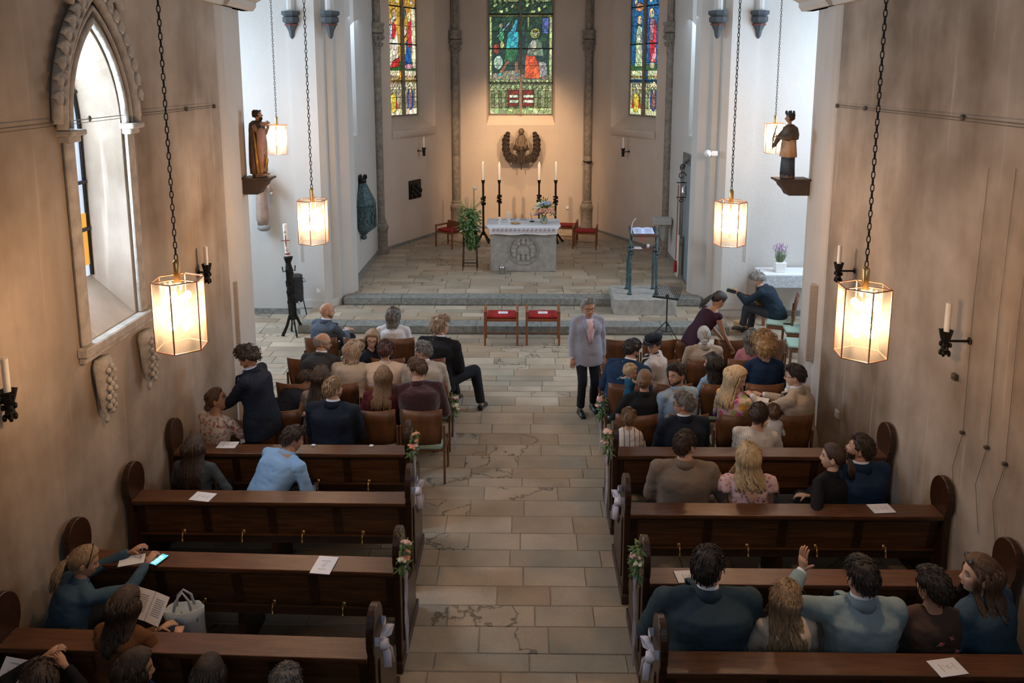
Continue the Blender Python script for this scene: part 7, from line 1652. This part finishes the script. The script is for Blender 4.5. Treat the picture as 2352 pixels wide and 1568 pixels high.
person('dark-haired guest holding a paper at the bottom left corner', (88, 1572), PL[4] + .25, s=1.0, male=False, head=(20, 20, 0), tc=C_BLACK, hair='bob', hc='dark', hl=.2, hands={-1: (-.14, .34, .60), 1: (-.02, .38, .5)})
# right block
def spec(i): pass
person('standing grey-haired man with moustache in a lilac-grey blazer on the aisle', (1351, 706), None, s=1.02, hs=1.12, stand=True, yaw=-168, head=(-165, 6, 0), tc=C_LILAC, hair='short', hc='grey', collar=cloth('pink_shirt', (.62, .45, .48), .06), bw=1.04, lean=(0, 0), skin=1, beard='moustache', glasses=True, smile=True, hands={1: (.24, .06, -.12), -1: (-.24, .03, -.12)}, elbows={1: (.35, -1, -.2), -1: (-.35, -1, -.2)}, feet={1: (.12, .1), -1: (-.10, -.02)})
person('dark-bearded man with glasses in a royal blue suit leaning right, third right row', (1452, 803), RR[2], yaw=-35, head=(-62, 18, 0), tc=C_ROYAL, hair='short', hc='black', vol=1.4, glasses=True, collar=C_SHIRT, lean=(26, 0), bw=1.12, beard='full', skin=0)
def cap(i):
    B = MB(); hw = i['hw']; B.add([hw((x, y, z)) for z, r_ in ((.06, .092), (.09, .108), (.125, .104), (.14, .05)) for x, y in [(r_ * math.cos(2 * math.pi * j / 20), -.01 + r_ * 1.15 * math.sin(2 * math.pi * j / 20)) for j in range(20)]], [(k * 20 + j, k * 20 + (j + 1) % 20, (k + 1) * 20 + (j + 1) % 20, (k + 1) * 20 + j) for k in range(3) for j in range(20)] + [tuple(range(60, 80))])
    B.add([hw((r_ * math.cos(a), .05 + r_ * 1.0 * math.sin(a), z)) for r_, z in ((.07, .066), (.105, .052)) for a in [math.pi * j / 10 for j in range(11)]], [(j, j + 1, j + 12, j + 11) for j in range(10)]); B.build('cap', cloth('navy_cap_cloth', (.008, .012, .022), .3), i['t'], smooth=True)
person('smiling person with navy cap and glasses in a white jacket, second right row', (1502, 792), RR[1], male=False, yaw=70, s=1.06, head=(130, 8, 6), tc=cloth('offwhite_wool', (.56, .50, .46), .1), hair='short', hc='dark', glasses=True, collar=C_NAVY, lean=(4, 0), bw=1.25, smile=True, skin=2, parts=cap)
person('person with grey hair in a bun and beige blazer, second right row', (1617, 770), RR[1], head=(-8, 4, 0), tc=C_BEIGE, hair='bun', hc='lgrey', hl=.15, collar=C_WHITE, lean=(4, 0), bw=1.05)
person('woman with dark grey hair in a pink top, second right row', (1727, 777), RR[1], male=False, head=(-40, 4, 0), top='shirt', tc=C_PINK, hair='bob', hc='dgrey', hl=.19, lean=(6, 0), bw=1.05)
person('woman with bushy copper-blonde hair in a navy top, third right row', (1756, 796), RR[2], male=False, head=(-10, 4, 0), top='shirt', tc=C_ROYAL, hair='fluffy', hc='copper', vol=1.5, lean=(4, 0), bw=1.05, seatz=.03)
def tiara(i):
    B = MB(); hw = i['hw']; B.tube([hw((.086 * math.cos(u), .012, .012 + .122 * math.sin(u))) for u in np.linspace(.0, math.pi, 12)], .008, 6, flat=.5); B.build('pearl_headband', mat('pearl', (.7, .65, .6), .3), i['t'], smooth=True)
person('dark-haired girl with pearl headband in light blue, third right row', (1637, 836), RR[2], male=False, head=(62, 4, 0), top='shirt', tc=C_LBLUE, hair='wavy', hc='black', hl=.26, lean=(2, 0), yaw=25, parts=tiara, hs=1.05)
child = person('toddler with blond hair in a petrol blue jumper held over a shoulder', (1448, 858), RR[3] + .30, s=.50, male=False, child=True, seatz=.48, yaw=-60, head=(-120, 10, 0), top='shirt', tc=C_KBLUE, hair='short', hc='blond', vol=1.1, lean=(0, 0), pants=C_JEANS, hs=.84, hands={-1: (-.30, .10, .45), 1: (.2, .3, .45)}, knees={1: (.1, .3, -.15), -1: (-.12, .3, -.15)}, feet={1: (.1, .25, .75), -1: (-.12, .25, .75)}, shoe=mat('pink_shoe', (.55, .35, .32), .7))
person('parent with tied brown hair in black holding the toddler, last right chair row', (1480, 874), RR[3], male=False, head=(-20, 6, 0), top='jacket', tc=C_BLACK, hair='bun', hc='lbrown', hl=.3, lean=(4, 0), bw=1.1, hands={-1: (-.25, .25, .1), 1: (.05, .3, .2)})
person('smiling dark-bearded man in a light blue shirt, last right chair row', (1554, 858), RR[3], yaw=30, head=(128, 6, 8), top='shirt', tc=C_PBLUE, hair='short', hc='black', vol=1.1, lean=(10, 4), bw=1.1, beard='full', smile=True, skin=1)
person('blonde woman in a bright floral blouse looking down right, last right chair row', (1692, 868), RR[3], male=False, yaw=-50, head=(-128, 20, 0), top='shirt', tc=F_BRIGHT, hair='long', hc='blond', hl=.34, lean=(6, 0), smile=True, skin=2, hands={1: (.1, .4, .1)}, vol=1.1)
person('man with glasses in a sand linen suit by the right wall, last right chair row', (1826, 860), RR[3] + .05, yaw=48, head=(66, 10, 0), tc=C_SAND, hair='short', hc='black', glasses=True, collar=C_SHIRT, lean=(8, 0), skin=2, hands={-1: (-.04, .50, .30), 1: (.12, .46, .28), ('n', -1): (0, 0, 1)}, pants=C_SAND)
person('boy with light brown hair in a striped shirt, front right pew', (1443, 980), PR[0] - .1, s=.92, seatz=.02, male=False, child=True, head=(-15, 6, 0), top='shirt', tc=S_BOY, hair='short', hc='lbrown', vol=1.4, lean=(2, 0), hs=.92)
person('grey-haired man with black glasses in a navy suit, front right pew', (1570, 928), PR[0] - .05, head=(68, 6, 0), tc=C_NAVY, hair='short', hc='dgrey', vol=1.2, glasses=True, collar=C_SHIRT, lean=(4, 0), bw=1.12, skin=1, yaw=8)
person('woman with short dark hair in an ivory knit hugging a child, front right pew', (1740, 954), PR[0] - .05, s=1.02, male=False, head=(-20, 16, 14), top='shirt', tc=S_KNIT, hair='short', hc='dark', vol=1.8, lean=(14, 8), bw=1.3, sleeve=.9, hands={1: (.16, .32, .25), -1: (.06, .34, .2)})
person('small brown-haired child in front of the woman in ivory, front right pew', (1777, 948), PR[0] + .3, s=.62, seatz=.12, male=False, child=True, head=(-10, 6, 0), top='shirt', tc=C_WHITE, hair='short', hc='brown', vol=1.2, hs=.88)
# right pews
person('man with dark hair in a taupe suit, second right pew', (1573, 1022), PR[1] - .12, head=(-48, 2, 0), tc=C_TAUPE, hair='short', hc='dark', lean=(2, 0), bw=1.15, skin=2, yaw=-5, vol=1.0, hands={1: (.26, .22, .05), -1: (-.12, .3, .1)})
def lowback(i):
    B = MB(); f, l = i['fwd'], i['lat']; p = i['pts']; vs = []
    for u, w_ in ((1.0, .075), (.9, .10), (.8, .075), (.68, .045), (.58, .006)):
        k = min(3, int(u * 4)); c = p[k].lerp(p[k + 1], u * 4 - k) if u < 1 else p[4]; dp = {1.0: .075, .9: .122, .8: .140, .68: .146, .58: .142}[u] * i['s']
        for x in (-1, 0, 1): vs.append(c + l * x * w_ - f * (dp - .012 * abs(x)))
    B.add(vs, [(r_ * 3 + j, r_ * 3 + j + 1, (r_ + 1) * 3 + j + 1, (r_ + 1) * 3 + j) for r_ in range(4) for j in range(2)]); B.build('bare_back', skinmat(2), i['t'], smooth=True)
    for q in (-1, 1):
        B = MB(); a = i['shp'][q]; e = i['EL'][q]; B.lathe([(.055, .03), (.075, -.02), (.085, -.07), (.09, -.10)], a + l * q * .02, 16, sy=.9, wob=lambda th, z: 1 + .08 * math.sin(th * 6)); B.build('flutter_sleeve', F_ROSE, i['t'], smooth=True)
person('woman with wavy blond hair in a rose print dress, second right pew', (1719, 1050), PR[1] - .12, male=False, head=(-4, 4, 0), top='dress', tc=F_ROSE, hair='wavy', hc='blond', hl=.27, lean=(2, 0), sleeve=.02, skirt=.3, bw=1.1, skin=2, parts=lowback)
def scrunchie(i):
    B = MB(); B.torus(i['hw']((0, -.118, -.01)), .024, .012, 14, 6, M=i['HR'] @ Matrix.Rotation(R(80), 3, 'X')); B.build('white_scrunchie', mat('scrunchie', (.6, .57, .52), .8), i['t'], smooth=True)
person('woman in black with dark ponytail and scrunchie, second right pew', (1913, 1050), PR[1] - .12, male=False, yaw=30, head=(62, 4, 0), top='jacket', tc=C_BLACK, hair='pony', hc='dark', hl=.22, lean=(2, 3), skin=2, parts=scrunchie, elbows={-1: (-.8, -.8, .1)}, hands={-1: (-.22, .05, .16)}, bw=1.08)
person('dark-haired bearded man in a navy jacket by the wall, second right pew', (1976, 1030), PR[1] - .05, yaw=12, head=(58, -6, 0), tc=C_ROYAL, hair='short', hc='dark', vol=1.2, collar=C_SHIRT, lean=(2, 0), bw=1.15, beard='full', skin=0)
person('broad man in a teal-grey suit at the aisle, fourth right pew', (1626, 1304), PR[3] - .10, head=(-38, 2, 0), tc=C_TEAL, hair='short', hc='black', collar=C_SHIRT, lean=(2, 0), bw=1.42, skin=1, hands={-1: (-.26, .2, -.02), 1: (.2, .3, .1)}, elbows={-1: (-1, -.4, -.3)}, hs=1.1)
def bagstrap(i):
    B = MB(); f, l = i['fwd'], i['lat']; B.tube([i['shp'][-1] + l * .03 + Vector((0, .02, .065)), i['shp'][-1] + l * .02 - f * .06 + Vector((0, 0, .0)), i['pts'][2] - f * .13 - l * .12, i['pts'][0] - f * .14 - l * .12], .012, 5, flat=.3); B.build('bag_strap', mat('taupe_leather', (.16, .11, .08), .5), i['t'])
person('woman with long highlighted curls in a cream jacket, fourth right pew', (1805, 1378), PR[3] - .12, male=False, head=(-30, 14, 6), tc=C_CREAM, hair='wavy', hc='dblond', hl=.38, lean=(6, 0), bw=1.18, vol=1.1, parts=bagstrap, hs=1.05)
person('man with dark hair in a grey-blue blazer raising a hand, fourth right pew', (1979, 1326), PR[3] - .12, head=(12, 0, 0), tc=C_MINTG, hair='short', hc='black', glasses=True, collar=C_SHIRT, lean=(2, 0), bw=1.16, skin=1, hands={-1: (-.24, .34, .46), ('d', -1): (0, .05, 1), ('n', -1): (-1, -.4, 0), 1: (.1, .3, .1)}, elbows={-1: (-1, -.3, -.8)}, curl=.15, hs=1.06)
def lace(i):
    f, l, p = i['fwd'], i['lat'], i['pts']; rs = random.Random(4); fc = [mat('embroidered_rose', (.60, .10, .14), .7), mat('embroidered_blush', (.66, .36, .38), .7), mat('embroidered_leaf', (.04, .12, .07), .7)]
    for k, (x, u, c, r_) in enumerate(((-.07, .42, 0, .03), (-.03, .46, 1, .026), (-.08, .30, 1, .024), (-.03, .32, 1, .024), (-.05, .20, 1, .02), (.11, .60, 0, .016), (.13, .45, 0, .016), (.10, .35, 0, .018), (-.02, .72, 0, .016), (.06, .80, 0, .014))):
        kk = min(3, int(u * 4)); cc = p[kk].lerp(p[kk + 1], u * 4 - kk) + l * x - f * (.150 * i['s'] * (1.08 - abs(x) * 1.5))
        B = MB()
        for j in range(6): a = j * 1.047; B.ell(cc + l * (math.cos(a) * r_ * .6) + Vector((0, 0, math.sin(a) * r_ * .6)) - f * .002, (r_ * .38, .006, r_ * .38), 6, 4)
        B.build('embroidered_flower', fc[c], i['t'], smooth=True)
        B = MB()
        for j in range(4): leaf(B, cc, l * math.cos(j * 1.7 + k) + Vector((0, 0, math.sin(j * 1.7 + k))), r_ * 2.2, r_ * .4)
        B.build('embroidered_leaves', fc[2], i['t'])
    B = MB(); B.tube([i['N'] + l * .055 * math.cos(a) - f * (.05 * math.sin(a)) - Vector((0, 0, .03)) for a in np.linspace(-.4, 3.54, 14)], .006, 5); B.torus(p[4] - f * .088 - Vector((0, 0, .05)), .018, .005, 14, 5, M=Matrix.Rotation(R(80), 3, 'X')); B.build('black_neckline', M_BLACK, i['t'], smooth=True)
    B = MB(); B.lathe([(.004, -.02), (.007, 0), (.004, .02)], i['hw']((-.08, -.004, -.05)), 8); B.build('gold_earring', M_BRASS, i['t'], smooth=True)
person('woman with short black hair in a sheer embroidered black top, fourth right pew', (2142, 1350), PR[3] - .12, male=False, head=(22, 4, 0), top='shirt', tc=mat('sheer_black_mesh', (.075, .038, .024), .8, col2=(.05, .026, .018), nscale=5), hair='short', hc='black', vol=1.5, lean=(2, 0), bw=1.18, skin=1, parts=lace, hs=1.05)
def sung(i):
    B = MB(); hw = i['hw']
    for q in (-1, 1): B.ell(hw((q * .034, .062, .105)), (.03, .012, .022), 12, 6, M=i['HR'] @ Matrix.Rotation(R(50), 3, 'X')); B.tube([hw((q * .065, .05, .105)), hw((q * .09, -.03, .075)), hw((q * .092, -.05, .055))], .003, 5)
    B.build('sunglasses', mat('dark_lens', (.02, .03, .045), .1), i['t'], smooth=True)
person('woman with sunglasses on her hair in a denim jacket, fourth right pew', (2249, 1320), PR[3] - .05, male=False, yaw=28, head=(78, 2, 0), tc=C_DENIM, hair='long', hc='brown', hl=.24, lean=(8, -6), bw=1.2, smile=True, skin=2, parts=sung, hs=1.06)
# musicians
def watch(i): pass
person('woman in a plum jumpsuit with dark ponytail bending over by the music stand', (1651, 689), None, s=1.1, stand=True, male=False, yaw=-72, head=(-78, 40, 0), top='dress', tc=C_PLUM, pants=C_PLUM, hair='pony', hc='black', hl=.20, lean=(36, 0), sleeve=.02, skin=1, hands={1: (.10, .50, -.14), -1: (-.04, .50, -.12)}, elbows={1: (.3, -.5, 0), -1: (-.3, -.5, 0)}, feet={1: (.1, -.05), -1: (-.1, .12)}, bw=1.08)
gp = person('grey curly-haired guitarist in a dark blue coat bent over his guitar', (1741, 642), 14.3, s=1.12, yaw=62, head=(70, 42, 0), tc=cloth('midnight_coat', (.010, .022, .036)), pants=cloth('grey_trousers', (.03, .034, .042)), hair='curly', hc='grey', lean=(34, 0), skin=2, bw=1.1, hands={-1: (-.10, .62, .30), 1: (.22, .30, .22)}, knees={-1: (-.12, .46, .08), 1: (.18, .42, .02)}, feet={-1: (-.12, .52, .22), 1: (.2, .44)})
R0 = gp['root']; Mz = gp['Rz']; hl_ = gp['WR'][-1]
t = thing('acoustic_guitar', 'acoustic guitar with black headstock and gold pegs in the guitarist lap', 'guitar', (R0.x, R0.y, 0), R(62))
nk0 = Vector((.16, .26, gp['hz'] + .18)); nk1 = Vector(hl_) + Vector((-.06, .05, .02)); dv = (nk1 - nk0).normalized(); M_GW = mat('guitar_spruce', (.45, .22, .07), .3, noise=.3)
up_ = Vector((0, 0, 1)); sd = dv.cross(up_).normalized(); Mg = Matrix((dv, sd.cross(dv), sd)).transposed()
prof = []
for k in range(28): a = 2 * math.pi * k / 28; x = math.cos(a); r_ = .17 * (1 - .2 * math.exp(-((x + .0) / .28) ** 2)) * (1 - .12 * x); prof.append((x * .23, math.sin(a) * r_))
B = MB(); n = len(prof); vs = [nk0 + Mg @ Vector((x - .05, y, z)) for z in (-.045, .045) for x, y in prof]; B.add(vs, [tuple(reversed(range(n))), tuple(range(n, 2 * n))] + [(i, (i + 1) % n, n + (i + 1) % n, n + i) for i in range(n)]); B.build('body', M_GW, t, bev=.006)
B = MB(); B.tube([nk0 + Mg @ Vector((.16, 0, .03)), nk1 - dv * .02], .022, 8, flat=.6); B.build('neck', mat('rosewood', (.25, .10, .035), .35), t, smooth=True)
B = MB(); B.box(nk1 + dv * .07, (.19, .07, .018), rot=Mg); B.build('headstock', M_BLACK, t, bev=.006)
for q in (-1, 1):
    for k in range(3): B = MB(); c = nk1 + dv * (.02 + k * .05) + (Mg @ Vector((0, q * .05, 0))); B.ell(c, .013, 8, 6); B.build('tuning_peg', M_BRASS, t, smooth=True)
finish_people()
# held papers and small things
def held(i, q, off, label, w_, h_, rot, nm='sheet', lines=3):
    p = i['root'] + i['Rz'] @ (i['WR'][q] + Vector(off)); t = thing(nm, label, 'paper', p); t.rotation_euler = rot
    B = MB(); B.box((0, 0, 0), (w_, h_, .003)); B.build('leaf', M_PAPER, t)
    B = MB()
    for k in range(lines): B.box((0, h_ * .3 - k * h_ * .6 / max(1, lines), .002), (w_ * .6, h_ * .02, .0005))
    B.build('printed_text', M_INK, t); return t

def heldat(px, py, Y, label, w_, h_, rot, lines=3, fold=False):
    t = thing('sheet', label, 'paper', P(px, py, Y)); t.rotation_euler = rot
    for q in ((-1, 1) if fold else (0,)):
        B = MB(); B.box((q * w_ / 2, 0, 0), (w_, h_, .003), rot=Matrix.Rotation(-q * .25, 3, 'Y')); B.build('leaf', M_PAPER, t)
        B = MB()
        for k in range(lines): B.box((q * w_ / 2, h_ * .3 - k * h_ * .6 / max(1, lines), .0025), (w_ * .6, h_ * .02, .0008), rot=Matrix.Rotation(-q * .25, 3, 'Y'))
        B.build('printed_text', M_INK, t)
heldat(571, 1001, 8.35, 'white sheet held by the woman in the paisley blouse', .20, .13, (R(40), R(-12), R(12)))
heldat(303, 1286, PEWS[2].y + .12, 'white note the denim woman writes on', .20, .12, (R(4), R(0), R(18)), 1)
heldat(342, 1392, 5.35, 'open booklet with printed text held by the woman in rust', .15, .21, (R(55), R(8), R(-14)), 9, True)
heldat(1752, 918, 8.95, 'small white card held by the man in the sand suit', .14, .07, (R(30), 0, R(-25)), 0)
heldat(40, 1543, 4.75, 'white paper held up at the bottom left corner', .22, .16, (R(60), R(20), R(10)), 2)
B = MB(); p = P(321, 1281, PEWS[2].y + .12); B.tube([p, p + Vector((.03, .02, .10))], .005, 6); tag(B.build('pen', M_STEEL, smooth=True), 'silver pen in the hand of the denim woman', 'pen')
